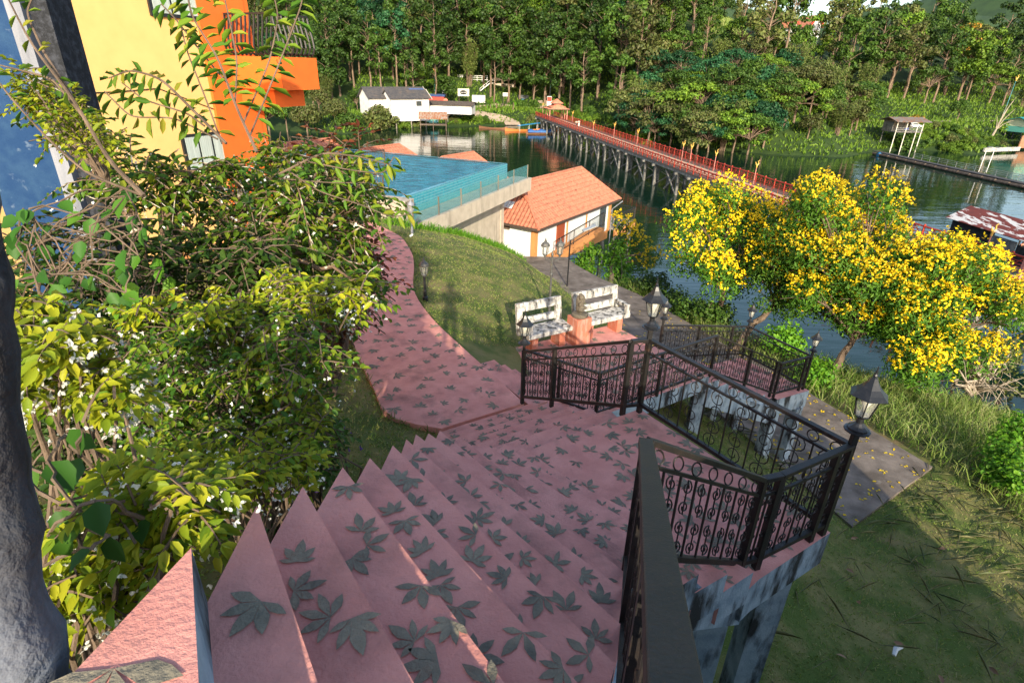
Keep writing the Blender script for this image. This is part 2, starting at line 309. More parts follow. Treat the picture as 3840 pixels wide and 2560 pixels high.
# ---------------------------------------------------------------- near hillside terrain
ZW = -18.0                                             # lake level
CTRL = np.array([
 (-1.6,1,-2.3),(-1.3,3,-3.4),(-1.3,4.6,-4.2),(-1.3,6.2,-4.75),(-1.6,7.2,-4.95),(-2.6,7.1,-4.75),(-3.2,9,-4.85),(-4,11,-5.0),(-4.4,14,-5.1),(-6,18.5,-5.25),
 (-4,4,-4.1),(-4,1,-2.9),(-8,1,-3.6),(-8,6,-4.8),(-8,12,-5.2),(-9,17,-5.3),(-16,10,-5.2),(-16,20,-5.4),(-9,23,-5.35),(-14,30,-5.5),(-5,-4,-1.6),(-10,-6,-2),(0,-9,-1.4),
 (0.06,8.2,-5.05),(-.7,9.5,-5.05),(-1.6,11.1,-5.08),(-2,12,-5.1),(-2.6,13.8,-5.12),(-2.9,15.8,-5.15),(-3.8,18.7,-5.2),(-5.2,20.5,-5.3),(-1,7.2,-5.05),
 (-.5,10.9,-5.5),(0,12,-5.75),(.6,9.6,-5.85),(1.5,11.5,-6.0),(3,12.6,-6.4),(1,14.5,-6.35),(-.9,14.5,-5.55),(-1.2,17.5,-5.6),(.3,17,-6.0),(.5,19.2,-6.35),(-2,20,-5.7),(-3.6,22.5,-6.0),(-2.2,27,-7.6),(-.6,32,-9.5),(0.2,24.5,-7.6),(.7,28.5,-9.3),
 (2.0,15.8,-7.1),(2.6,19.5,-8.4),(3.4,13.6,-7.5),
 (.8,32,-10.45),(1.6,29,-10.3),(3.2,25,-10.05),(5.5,17,-9.45),(6.3,14,-9.25),(7.3,10.8,-9.05),(3.4,32,-10.5),(4.6,29.3,-10.35),(6.3,26.5,-10.15),(8.2,21,-9.75),(8.8,18.5,-9.55),(10.9,11.8,-9.05),(7.5,22,-9.8),(5,22,-9.8),(7,18,-9.5),(9,13.5,-9.15),
 (1,5.5,-6.3),(0,5.3,-5.4),(2.8,5.3,-7.7),(2,3,-6.9),(3.5,7.5,-7.0),(4.6,9.2,-7.3),(2.6,8,-6.5),(6,9,-8.4),(5,7,-8.1),(8.2,5.8,-8.6),(9.2,7.1,-8.75),(8.2,11.2,-9.0),(6.5,4,-8.3),(4,1.5,-7.6),(12,8,-9.2),(12,3,-9.0),(18,6,-9.8),(10,-4,-8),(18,-4,-9.5),
 (10.3,18.6,-9.75),(9.9,20.2,-9.8),(11.4,18.1,-9.8),(8.9,23,-10),(6.8,28,-10.6),(12.6,13.5,-9.35),(16,17.2,-10.4),(14.5,14.5,-9.8),(20,13,-10.8),(13.3,20.5,-11),(12,24,-13),(10,28,-14.5),(8.5,33,-15.5),(18.5,21,-13.5),(24,18,-14),(26,10,-13),
 (15,26,-18.6),(12.5,31,-18.8),(11,36,-18.8),(20,27,-19),(28,24,-19),(34,14,-18.8),(2,38,-14.5),(0,36,-11.5),(4,42,-18.5),(-3,36,-9.5),(-6,42,-14),(-14,42,-10),(-2,47,-18.6),(-14,54,-18.5),(10,45,-19),(34,40,-20),(-26,20,-5.5),(-26,45,-9),(-30,60,-18),(34,-6,-13)])
_A = np.linalg.norm(CTRL[:, None, :2]-CTRL[None, :, :2], axis=2)
_k = len(CTRL); _K = np.zeros((_k+3, _k+3)); _K[:_k, :_k] = _A - .02*np.eye(_k); _K[:_k, _k] = 1; _K[:_k, _k+1:] = CTRL[:, :2]; _K[_k, :_k] = 1; _K[_k+1:, :_k] = CTRL[:, :2].T
_W = np.linalg.solve(_K, np.concatenate([CTRL[:, 2], [0, 0, 0]]))
def ground(x, y):
    x = np.atleast_1d(np.asarray(x, float)); y = np.atleast_1d(np.asarray(y, float)); out = np.empty(len(x))
    for i in range(0, len(x), 20000):
        a = x[i:i+20000]; b = y[i:i+20000]
        d = np.sqrt((a[:, None]-CTRL[None, :, 0])**2 + (b[:, None]-CTRL[None, :, 1])**2)
        out[i:i+20000] = d@_W[:_k] + _W[_k] + a*_W[_k+1] + b*_W[_k+2]
    return out
def gz(x, y): return float(ground([x], [y])[0])
# lake ----------------------------------------------------------------------------------------
wm = bpy.data.materials.new('lake_water'); wm.use_nodes = True; nt = wm.node_tree; b = nt.nodes['Principled BSDF']
b.inputs['Base Color'].default_value = (.006, .022, .013, 1); b.inputs['Roughness'].default_value = .03; b.inputs['IOR'].default_value = 1.33; b.inputs['Specular IOR Level'].default_value = .5
n1 = noise(nt, .55, 3, (1, 2.2, 1)); n2 = noise(nt, .09, 3, (1, 3.5, 1)); bp = _n(nt, 'ShaderNodeBump'); bp.inputs['Strength'].default_value = .16; bp.inputs['Distance'].default_value = .1
nt.links.new(n1, bp.inputs['Height']); bp2 = _n(nt, 'ShaderNodeBump'); bp2.inputs['Strength'].default_value = .12; bp2.inputs['Distance'].default_value = .5
nt.links.new(n2, bp2.inputs['Height']); nt.links.new(bp.outputs[0], bp2.inputs['Normal']); nt.links.new(bp2.outputs[0], b.inputs['Normal'])
mb = MB(); mb.add([(-400, 5, ZW), (500, 5, ZW), (500, 330, ZW), (-400, 330, ZW)], [(0, 1, 2, 3)]); struct('lake_water', mb, wm)

# far bank and hills ---------------------------------------------------------------------------
SX = np.array([-300, -74, -48, -36, -20, -6, 1, 10, 21, 37, 51, 62, 78, 88, 97, 113, 121, 145, 340.]); SY = np.array([150, 172, 166, 186, 195, 203, 206, 196, 186, 164, 153, 146, 144, 153, 160, 163.5, 157, 173, 215.])
def shore(x): return np.interp(x, SX, SY)
def far_ground(x, y):
    x = np.asarray(x, float); y = np.asarray(y, float); s = (y-shore(x))*.85
    zb = np.interp(x, [-60, 25, 45, 90, 120, 300], [-14.6, -14.3, -12.5, -12.6, -12.6, -12])
    flat = np.interp(x, [-80, 20, 40, 85, 95, 200], [34, 30, 8, 8, 26, 26]); k = np.interp(x, [-150, 0, 60, 140, 300], [.5, .46, .36, .30, .25])
    cap = np.interp(x, [-150, 10, 40, 110, 300], [52, 46, 33, 30, 26])
    z = np.interp(s, [-30, -4, 0, 3, 9], [-3, -1.2, 0, 1.2, 1.0]); z = ZW + np.where(s < 3, z, 0)
    t = np.clip((s-1)/10, 0, 1); z2 = ZW + .6 + (zb-ZW-.6)*t*t*(3-2*t) + np.clip((s-flat)*k, 0, cap)
    return np.where(s < 1, z, z2)
xs = np.arange(-300, 341, 4.); ys = np.arange(135, 520, 3.); X, Y = np.meshgrid(xs, ys); Z = far_ground(X.ravel(), Y.ravel()) + rng.normal(0, .12, X.size)
nx, ny = len(xs), len(ys); I = np.arange(nx*ny).reshape(ny, nx); Q = np.stack([I[:-1, :-1], I[:-1, 1:], I[1:, 1:], I[1:, :-1]], -1).reshape(-1, 4)
fb = obj('far_bank_terrain', mesh_arrays('far_bank', np.stack([X.ravel(), Y.ravel(), Z], 1), Q, [M['bank']], smooth=True), M['bank']); fb['kind'] = 'structure'
xs = np.arange(-4000, 6001, 120.); ys = np.arange(500, 5200, 120.); X, Y = np.meshgrid(xs, ys)
Z = -14 + 620*np.clip((Y-2300)/1700, 0, 1)**1.3*(.62+.25*np.sin(X/520+1)+.13*np.sin(X/170+Y/300)+.06*np.sin(X/61+2)) + rng.normal(0, 6, X.shape)*(Y > 2300) + np.clip((Y-500)/1500, 0, 1)*12
nx, ny = len(xs), len(ys); I = np.arange(nx*ny).reshape(ny, nx); Q = np.stack([I[:-1, :-1], I[:-1, 1:], I[1:, 1:], I[1:, :-1]], -1).reshape(-1, 4)
hl = obj('mountains', mesh_arrays('mountains', np.stack([X.ravel(), Y.ravel(), Z.ravel()], 1), Q, [M['farhill']], smooth=True), M['farhill']); hl['kind'] = 'structure'

# ---------------------------------------------------------------- leaf prints pressed into concrete
def leaf_print(cx, cy, z, size, a):
    k = random.choice((5, 5, 5, 4)); pts = []
    spread = random.uniform(1.25, 1.7)
    lob = [a + spread*(2*i/(k-1)-1) for i in range(k)]
    lens = [size*(1-.28*abs(2*i/(k-1)-1))*random.uniform(.85, 1.1) for i in range(k)]
    V = [(cx, cy, z)]; F = []
    for t, L in zip(lob, lens):
        w_ = L*random.uniform(.15, .2); c, s_ = math.cos(t), math.sin(t); b0 = len(V)
        for u, v in ((.28, w_*.55), (.5, w_), (.75, w_*.72), (1, 0), (.75, -w_*.72), (.5, -w_), (.28, -w_*.55)):
            V.append((cx+c*L*u-s_*v, cy+s_*L*u+c*v, z))
        F.append([0]+[b0+i for i in range(7)])
    return V, F
def scatter_prints(mb, poly, z, n, size, mind, mi=1, zf=None, margin=.6):
    P = np.array([p[:2] for p in poly]); lo, hi = P.min(0), P.max(0); got = []
    for _ in range(n*14):
        if len(got) >= n: break
        p = lo+(hi-lo)*rng.random(2); sz = size*random.uniform(.8, 1.15)
        t = np.array([p]+[p+sz*margin*np.array(d) for d in ((1, 0), (-1, 0), (0, 1), (0, -1))])
        if not poly_in(t, P).all(): continue
        if any((p[0]-q[0])**2+(p[1]-q[1])**2 < mind**2 for q in got): continue
        got.append(p); a = random.uniform(0, 2*PI); zz = (z if zf is None else zf(p[0], p[1]))
        V, F = leaf_print(p[0]-.45*sz*math.cos(a), p[1]-.45*sz*math.sin(a), 0, sz, a)
        V = [(v[0], v[1], (zz if zf is None else zf(v[0], v[1]))+.004+.0006*(len(got) % 4)) for v in V]
        mb.add(V, F, mi)
def ccw(poly):
    a = sum(poly[i][0]*poly[(i+1) % len(poly)][1]-poly[(i+1) % len(poly)][0]*poly[i][1] for i in range(len(poly)))
    return poly if a > 0 else poly[::-1]
PINK3 = [M['pink'], M['print'], M['bluewall']]
# ---------------------------------------------------------------- the great staircase
NL = {0: [(-.73, .97), (-.55, .65), (-.12, -.1)], 1: [(-.75, 1.31), (-.38, .75), (.02, .16)], 2: [(-.74, 1.61), (-.2, .87), (.10, .46)], 3: [(-.71, 1.95), (-.11, 1.17), (.2, .77)],
 4: [(-.68, 2.25), (.09, 1.32), (.3, 1.07)], 5: [(-.65, 2.6), (.29, 1.47), (.4, 1.34)], 6: [(-.64, 2.91), (.3, 1.86), (.5, 1.63)], 7: [(-.64, 3.22), (.4, 2.15), (.58, 1.97)],
 8: [(-.60, 3.49), (.5, 2.42), (.65, 2.24)], 9: [(-.56, 3.79), (.07, 3.05), (.76, 2.42)], 10: [(-.40, 3.95), (.24, 3.2), (1.02, 2.56)], 11: [(-.22, 4.13), (.48, 3.43), (1.28, 2.74)],
 12: [(-.04, 4.36), (.54, 3.76), (1.56, 2.91)], 13: [(.12, 4.58), (.6, 4.06), (1.85, 3.1)]}
ZK = lambda k: -1.02-.18*k
A_, B_, C_, D_ = (.26, 4.81), (1.97, 3.2), (2.78, 3.72), (1.5, 5.62)
st = thing('staircase', 'pink concrete staircase with leaf prints winding down to a railed landing', 'staircase', (0, 3, -3))
for k in range(1, 14):
    poly = NL[k-1]+NL[k][::-1]; pl = ccw(poly); mb = MB(); z = ZK(k)
    ns = len(pl); side = [0]*ns
    for i in range(ns):
        a, c = pl[i], pl[(i+1) % ns]
        if {a, c} == {NL[k-1][-1], NL[k][-1]}: side[i] = 2
    mb.prism(pl, z-.34, z, 0, 0, 2, side)
    scatter_prints(mb, pl, z, 12+k, .105, .105)
    obj('step', mb, PINK3, st)
mb = MB(); lp = ccw([(.12, 4.58), (.6, 4.06), (1.85, 3.1), B_, C_, D_, A_]); mb.prism(lp, -3.9, -3.54, 0, 2, 2); scatter_prints(mb, lp, -3.54, 80, .13, .16); obj('landing', mb, PINK3, st)
mb = MB()                                             # raking beam under the flight
for (p, q, k0, k1) in ((NL[2][2], NL[9][2], 2, 9), (NL[9][2], (1.88, 3.2), 9, 13.6)):
    p = np.array(p); q = np.array(q); d = unit(q-p); nrm = np.array([d[1], -d[0]])*.03
    mb.prism(ccw([tuple(p+nrm), tuple(q+nrm), tuple(q-nrm*6), tuple(p-nrm*6)]), 0, 0)
    n0 = mb.nv-8
    Vv = mb.v[-1] if len(mb.v[-1]) == 8 else mb.v[-2]
    for i in range(8):
        t = np.clip(((Vv[i, :2]-p)@d)/np.linalg.norm(q-p), 0, 1); zt = ZK(k0+(k1-k0)*t)
        Vv[i, 2] = zt-.12 if i < 4 else zt-.56
obj('beam', mb, M['bluewall'], st)
for (px, py, sx) in ((1.72, 3.42, .3), (2.5, 3.9, .26), (1.35, 5.3, .28)):
    mb = MB(); g = gz(px, py); mb.box((px, py, (g-.4-3.9)/2), (sx, sx, -3.9-g+.4)); obj('pillar', mb, M['bluewall'], st)
# flight from the landing down to the path
e0l, e0r, e1l, e1r = np.array((-.6, 4.38)), np.array((1.36, 5.56)), np.array((-1.03, 7.12)), np.array((.22, 7.92))
for i in range(1, 7):
    z = -3.54-.1943*i; a0, b0, a1, b1 = [e0l+(e1l-e0l)*t for t in ((i-1)/7, i/7)][0], e0r+(e1r-e0r)*(i-1)/7, e0l+(e1l-e0l)*i/7, e0r+(e1r-e0r)*i/7
    pl = ccw([tuple(a0), tuple(b0), tuple(b1), tuple(a1)]); mb = MB(); mb.prism(pl, z-.5, z, 0, 0); scatter_prints(mb, pl, z, 18, .11, .12); obj('step', mb, PINK3, st)
a0, b0 = e0l+(e1l-e0l)*6/7, e0r+(e1r-e0r)*6/7
pl = ccw([tuple(e0l), A_, tuple(e0r-(e0r-e0l)*.02), tuple(np.array(A_)+(.02, -.3))])
# ---------------------------------------------------------------- viewing platform behind the camera, unseen part sized for the shade it casts
pf = thing('viewing_platform', 'pink topped viewing platform with weathered blue edge at the head of the stairs', 'platform', (2, -3, -1))
mb = MB(); pl = ccw([(-.73, .97), (-.55, .65), (-.12, -.1), (.05, -.3), (10.2, -.3), (10.2, -9), (-1.1, -9), (-.86, .3)])
side = [2]*len(pl); mb.prism(pl, -9.5, -1.02, 0, 2, 2, side); scatter_prints(mb, [(-.7, .95), (-.55, .62), (-.2, 0), (-.3, -.4), (-.85, -.4), (-.82, .4)], -1.02, 7, .19, .2, margin=.35)
scatter_prints(mb, pl, -1.02, 40, .19, .5); obj('slab', mb, PINK3, pf)
mb = MB(); mb.box((5.2, -.4, -.93), (9.9, .2, .18)); obj('shade_wall', mb, M['bluewall'], pf)  # unseen low wall, added to lift the shade line over stairs and landing
# ---------------------------------------------------------------- pink path
Lp = [(-1.03, 7.1), (-1.45, 7.2), (-1.98, 7.35), (-2.25, 8.2), (-2.68, 9.0), (-3.08, 9.9), (-3.42, 10.8), (-3.75, 12.2), (-4.0, 13.7), (-4.3, 15.4), (-4.9, 17.2), (-5.9, 18.9), (-7.4, 20.2)]
Rp = [(.22, 7.92), (.07, 8.2), (-.3, 8.85), (-.69, 9.5), (-1.15, 10.3), (-1.61, 11.1), (-2.02, 11.95), (-2.4, 12.9), (-2.62, 13.9), (-2.72, 14.8), (-2.98, 16.2), (-3.7, 18.3), (-5.1, 20.3), (-6.6, 21.6)]
def resample(P, n):
    P = np.array(P); d = np.concatenate([[0], np.cumsum(np.linalg.norm(np.diff(P, axis=0), axis=1))]); t = np.linspace(0, d[-1], n)
    return np.stack([np.interp(t, d, P[:, 0]), np.interp(t, d, P[:, 1])], 1)
def smooth_line(P, n):
    P = resample(P, n*2); 
    for _ in range(6): P[1:-1] = (P[:-2]+2*P[1:-1]+P[2:])/4
    return resample(P, n)
pathz = lambda x, y: np.interp(y, [6.5, 8, 11, 14, 18, 22], [-4.89, -4.94, -5.0, -5.04, -5.12, -5.25])
a, c = smooth_line(Lp, 40), smooth_line(Rp, 40); mb = MB()
pp = np.concatenate([a, c[::-1]]); V = [(p[0], p[1], float(pathz(*p))) for p in pp]; n = len(V)
F = [(i, i+1, n-2-i, n-1-i)[::-1] for i in range(39)]; mb.add(V, F, 0)
mb.add([(v[0], v[1], v[2]) for v in V]+[(v[0], v[1], v[2]-.3) for v in V], [(i, n+i, n+(i+1) % n, (i+1) % n) for i in range(n)], 0)
PATHPOLY = [tuple(p) for p in pp]
scatter_prints(mb, PATHPOLY, 0, 270, .17, .27, zf=lambda x, y: float(pathz(x, y)), margin=.5)
struct('path', mb, PINK3)
# steps from the path down to the bench terrace
tn = np.array((-.553, .833)); td = np.array((.833, .553))
K_, R_ = np.array((1.55, 8.7)), np.array((4.13, 10.4))
ts = thing('terrace_steps', 'short pink steps between path and bench terrace', 'steps', (-.2, 9, -5.3))
for i in range(1, 5):
    z = -4.94-.17*i; o0 = np.array((.22, 7.92))+td*(.25*i-.12)+np.array((.02, .1)); 
    p = [o0, o0+td*.34, o0+td*.34+tn*1.75, o0+tn*1.75]; pl = ccw([tuple(v) for v in p]); mb = MB(); mb.prism(pl, z-.6, z, 0, 0); scatter_prints(mb, pl, z, 7, .13, .15); obj('step', mb, PINK3, ts)
# bench terrace
tr = thing('bench_terrace', 'pink concrete terrace with leaf prints under two white benches', 'terrace', (2, 10.5, -5.7))
t0 = K_-td*1.75; pl = ccw([tuple(K_), tuple(R_), tuple(R_+tn*3.0), tuple(t0+tn*3.25), tuple(t0+tn*.35)]); mb = MB(); mb.prism(pl, -6.05, -5.7, 0, 2, 2); scatter_prints(mb, pl, -5.7, 75, .19, .3); obj('floor', mb, PINK3, tr); TERR = pl
for t, s_ in ((.05, .12), (.97, .12), (.97, 1.9), (.05, 2.7)):
    p = K_+(R_-K_)*t+tn*s_; g = gz(*p); mb = MB(); mb.box((p[0], p[1], (g-.3-6.05)/2), (.22, .22, -6.05-g+.3)); obj('pillar', mb, M['bluewall'], tr)
# stair from the terrace to the lower landing
ls = thing('lower_stair', 'pink stair with toothed blue side dropping from terrace to lower landing', 'staircase', (5.4, 12, -6.5))
M1, M2, M3 = np.array((6.3, 11.78)), np.array((7.19, 12.2)), np.array((6.29, 13.87)); M4 = np.array((3.46, 11.98))
w1 = 1.9
for i in range(1, 8):
    z = -5.7-.1857*i; a0 = R_+(M1-R_)*(i-1)/7; a1 = R_+(M1-R_)*i/7
    p = [a0, a1, a1+tn*w1, a0+tn*w1]; pl = ccw([tuple(v) for v in p]); side = [0]*4
    for j in range(4):
        mid = (np.array(pl[j])+np.array(pl[(j+1) % 4]))/2
        if abs((mid-(a0+a1)/2)@tn) < .05: side[j] = 2
    mb = MB(); mb.prism(pl, z-.42, z, 0, 0, 2, side); scatter_prints(mb, pl, z, 9, .14, .16); obj('step', mb, PINK3, ls)
mb = MB(); pl = ccw([tuple(M1-tn*.12), tuple(M2+td*.1-tn*.12), tuple(M2+td*.1+tn*w1), tuple(M1+tn*w1)]); mb.prism(pl, -7.45, -7.0, 0, 2, 2); scatter_prints(mb, pl, -7.0, 14, .17, .25); obj('landing', mb, PINK3, ls); LAND2 = pl
mb = MB(); d = unit(np.array((*(M1-R_), -1.3))); 
mb.bar((*(R_-tn*.02), -6.2), (*(M1-tn*.02), -7.5), .12, .4); obj('beam', mb, M['bluewall'], ls)
for p in (M1+td*.1, M2-td*.1, M2-td*.1+tn*1.6, M1+tn*1.6):
    g = gz(*p); mb = MB(); mb.box((p[0], p[1], (g-.3-7.45)/2), (.26, .26, -7.45-g+.3), ((td[0], td[1], 0), (tn[0], tn[1], 0), (0, 0, 1))); obj('pillar', mb, M['bluewall'], ls)
# concrete walkway by the water
Wl = [(.3, 33.5), (1.0, 31), (1.9, 28.5), (3.2, 25), (4.4, 21), (5.5, 17), (6.3, 14), (7.2, 10.9), (7.6, 9.6)]; Wr = [(3.2, 33.6), (3.6, 32), (4.7, 29.3), (6.3, 26.5), (7.4, 23), (8.2, 20), (8.9, 18.3), (10, 14.5), (10.9, 11.9)]
a, c = smooth_line(Wl, 40), smooth_line(Wr, 40); wz = lambda x, y: float(np.interp(y, [9, 11, 14, 18, 21, 25, 29, 33], [-8.93, -8.97, -9.1, -9.38, -9.6, -9.95, -10.22, -10.42]))
mb = MB(); W_ = 7
for i in range(40):
    for j in range(W_): 
        p = a[i]+(c[i]-a[i])*j/(W_-1); mb.add([(p[0], p[1], wz(*p))], [])
F = [(i*W_+j, i*W_+j+1, (i+1)*W_+j+1, (i+1)*W_+j)[::-1] for i in range(39) for j in range(W_-1)]; mb.f += F; mb.m += [0]*len(F)
pp = np.concatenate([a, c[::-1]]); n = len(pp); V = [(p[0], p[1], wz(*p)) for p in pp]
mb.add(V+[(v[0], v[1], v[2]-.35) for v in V], [(i, n+i, n+(i+1) % n, (i+1) % n) for i in range(n)]); WALKPOLY = [tuple(p) for p in pp]
struct('walkway', mb, M['walk'])

# near hillside mesh, kept just below the path and walkway
xs = np.arange(-30, 34.1, .35); ys = np.arange(-12, 60, .35); X, Y = np.meshgrid(xs, ys)
Z = ground(X.ravel(), Y.ravel()) + rng.normal(0, .012, X.size)
PT = np.stack([X.ravel(), Y.ravel()], 1)
for poly, zf_ in ((PATHPOLY, lambda p: float(pathz(*p))), (WALKPOLY, lambda p: wz(*p))):
    pa = np.array(poly); ce = resample(pa, 200)
    dd_ = np.min(np.hypot(PT[:, None, 0]-ce[None, :, 0], PT[:, None, 1]-ce[None, :, 1]), axis=1); ins = poly_in(PT, poly)
    for k_ in np.where(ins | (dd_ < .4))[0]:
        lim = zf_(PT[k_])-(.12 if ins[k_] else .05)
        if poly is WALKPOLY or True: Z[k_] = min(Z[k_], lim)
nx, ny = len(xs), len(ys); I = np.arange(nx*ny).reshape(ny, nx)
Q = np.stack([I[:-1, :-1], I[:-1, 1:], I[1:, 1:], I[1:, :-1]], -1).reshape(-1, 4)
lawn = obj('lawn', mesh_arrays('lawn', np.stack([X.ravel(), Y.ravel(), Z], 1), Q, [M['lawn']], smooth=True), M['lawn']); lawn['kind'] = 'structure'

# ---------------------------------------------------------------- wrought iron railings
def scroll(mb, o, ex, ez, cx, z0, hgt, wd, flip, r=.0055):
    """one S scroll: two curls joined by a stem, in the panel plane"""
    pts = []; s = -1 if flip else 1; R0 = wd*.5
    for t in np.linspace(0, 1, 15): a = PI*2.6*(1-t)+PI*.5; rr = R0*(.28+.72*t); pts.append((s*(rr*math.cos(a)), hgt*.74+rr*math.sin(a)))
    p1 = []
    for t in np.linspace(1, 0, 15): a = PI*2.6*(1-t)-PI*.5; rr = R0*(.28+.72*t); p1.append((s*(rr*math.cos(a)), hgt*.26+rr*math.sin(a)))
    end, beg = pts[-1], p1[0]
    P = pts+[(end[0]+(beg[0]-end[0])*t, end[1]+(beg[1]-end[1])*t) for t in (.33, .66)]+p1
    mb.tube([o+ex*(cx+u)+ez*(z0+v) for u, v in P], r, 4, cap=False)
def ring(mb, o, ex, ez, cx, cz, r, th=.0055):
    mb.tube([o+ex*(cx+r*math.cos(t))+ez*(cz+r*math.sin(t)) for t in np.linspace(0, 2*PI, 15)], th, 4, cap=False)
def railing(label, p0, p1, h=.92, posts=(1, 1), mids=(), cell=.17, top_w=.055, rz0=None, group='wrought iron railing sections along the stairs', r=.0058, endpost=.05):
    p0 = np.asarray(p0, float); p1 = np.asarray(p1, float); L = np.linalg.norm((p1-p0)[:2]); up = np.array((0, 0, 1.))
    t = thing('railing', label, 'railing', tuple((p0+p1)/2), group)
    hd = unit(np.array((*(p1-p0)[:2], 0))); sl = (p1[2]-p0[2])/L; ex = hd+up*sl
    mb = MB(); mb.bar(p0+up*h, p1+up*h, top_w, .035); obj('top_rail', mb, M['iron'], t, bevel=.004)
    mb = MB(); mb.bar(p0+up*(h-.15), p1+up*(h-.15), .022, .022); obj('middle_rail', mb, M['iron'], t)
    mb = MB(); mb.bar(p0+up*.11, p1+up*.11, .04, .04); obj('bottom_rail', mb, M['iron'], t)
    pl = [x for x, f in ((0., posts[0]), (L, posts[1])) if f]+[m_*L for m_ in mids]
    for x in pl:
        q = p0+ex*x; mb = MB(); mb.bar(q-up*.02, q+up*(h-.01), endpost, endpost, (hd[0], hd[1], 0)); obj('post', mb, M['iron'], t)
    mb = MB(); n = max(2, int(round(L/cell))); c = L/n; H = h-.15-.13
    for i in range(n):
        x = (i+.5)*c; nv = 2 if cell < .25 else 2
        for j in range(nv):
            scroll(mb, p0, ex, up, x, .13+H*j/nv, H/nv, c*.66, (i+j) % 2, r)
        if i: q = p0+ex*(i*c); mb.bar(q+up*.13, q+up*(h-.16), .012, .012, (hd[0], hd[1], 0))
    nr = max(2, int(round(L/.2)))
    for i in range(nr): ring(mb, p0, ex, up, (i+.5)*L/nr, h-.085, .05, r)
    obj('scrollwork', mb, M['iron'], t)
    return t
Q_ = (.70, 2.42); RZ = .92
P1, P2, P3, P4, P4b, PL = (1.83, 3.26), (1.98, 3.31), (2.69, 3.70), (1.48, 5.55), (1.28, 5.5), (.19, 7.88)
railing('black iron railing with rusted edge running down beside the upper steps', (.13, .12, -1.44), (*Q_, -2.64), mids=(.35, .68), top_w=.07)
railing('black scroll railing turning down over the last steps to the landing', (Q_[0]+.03, Q_[1]+.03, -2.66), (*P1, -3.54), posts=(1, 1))
railing('very short black railing piece at the foot of the steps', (*P1, -3.54), (*P2, -3.54), posts=(0, 1), cell=.2)
railing('black scroll railing on the landing edge above the grey blue pillar', (*P2, -3.54), (*P3, -3.54), posts=(0, 1), mids=(.8,))
railing('long rusty brown railing with big open scrolls across the grass side of the landing', (*P3, -3.54), (*P4, -3.54), posts=(0, 1), cell=.27)
railing('rust worn scroll railing in front of the benches', (*P4b, -3.54), (*PL, -4.9), posts=(1, 1), mids=(.63,))
railing('small black corner piece under the lantern nearest the open scroll railing', (*P4, -3.54), (*P4b, -3.54), posts=(0, 0), cell=.2)
TG = 'iron railing sections round the bench terrace'
railing('black railing from the terrace corner back toward the pink path', (.22, 9.55, -5.7), (*K_, -5.7), mids=(.5,), group=TG)
railing('black scroll railing on the terrace edge over the blue beam', (*K_, -5.7), (*R_, -5.7), posts=(1, 1), mids=(.5,), group=TG)
railing('black railing sloping down along the toothed blue stair side', (*R_, -5.7), (*M1, -7.0), posts=(0, 1), mids=(.5, .93), group=TG)
railing('black railing panel on the end of the lower landing', (*M1, -7.0), (*M2, -7.0), posts=(0, 1), mids=(.85,), group=TG)
railing('black railing on the grass side of the lower landing', (*M2, -7.0), (*M3, -7.0), posts=(0, 1), mids=(), group=TG)
railing('black railing above the petal strewn walkway beside the lower stair', (*M3, -7.0), (*M4, -6.2), posts=(0, 1), mids=(.2, .6), group=TG)
# ---------------------------------------------------------------- pagoda lanterns on the posts
def hexprof(n=6): return n
def lantern(name, label, loc, group=None):
    t = thing(name, label, 'lamp', loc, group); o = np.array(loc, float)
    mb = MB(); mb.box(o+(0, 0, .09), (.045, .045, .2)); obj('post', mb, M['iron'], t)
    mb = MB(); mb.lathe(o, [(.095, .185), (.095, .195), (.075, .2), (.075, .215), (.05, .235), (.028, .26), (.026, .30), (.05, .32), (.062, .33)], 12); obj('base', mb, M['lampblack'], t)
    mb = MB(); mb.lathe(o, [(.052, .332), (.088, .50)], 6); obj('glass', mb, M['glass'], t)
    mb = MB()
    for j in range(6):
        a = 2*PI*j/6; c, s_ = math.cos(a), math.sin(a); mb.bar(o+(.056*c, .056*s_, .33), o+(.092*c, .092*s_, .505), .009)
    obj('frame', mb, M['lampblack'], t)
    mb = MB(); mb.lathe(o, [(.13, .498), (.142, .505), (.105, .535), (.07, .57), (.043, .61), (.022, .65), (.012, .66)], 6); rf = obj('roof', mb, M['lampblack'], t)
    mb = MB(); mb.lathe(o, [(.010, .655), (.018, .67), (.010, .685), (.006, .72), (.002, .75)], 8); obj('finial', mb, M['lampblack'], rf)
    mb = MB(); mb.lathe(o, [(.014, .36), (.018, .40), (.034, .43), (.038, .46), (.026, .485), (.005, .50)], 10); obj('bulb', mb, M['bulb'], t, smooth=True)
    return t
lg = 'pagoda roofed lanterns on the railing posts'
lan = lantern('post_lantern', 'large black pagoda lantern on the railing corner above the petal strewn walkway', (*P3, -2.66), lg)
for p, z, l in ((P4, -2.66, 'black pagoda lantern on the post right of the white benches'), (PL, -4.02, 'black pagoda lantern in front of the left white bench'),
                (M2, -6.12, 'small black pagoda lantern on the far corner of the lower landing'), (M3, -6.12, 'small black lantern before the lake at the back of the lower landing'),
                (M4, -5.3, 'small black lantern over the walkway just behind the terrace')):
    dup(lan, (*p, z), label=l)
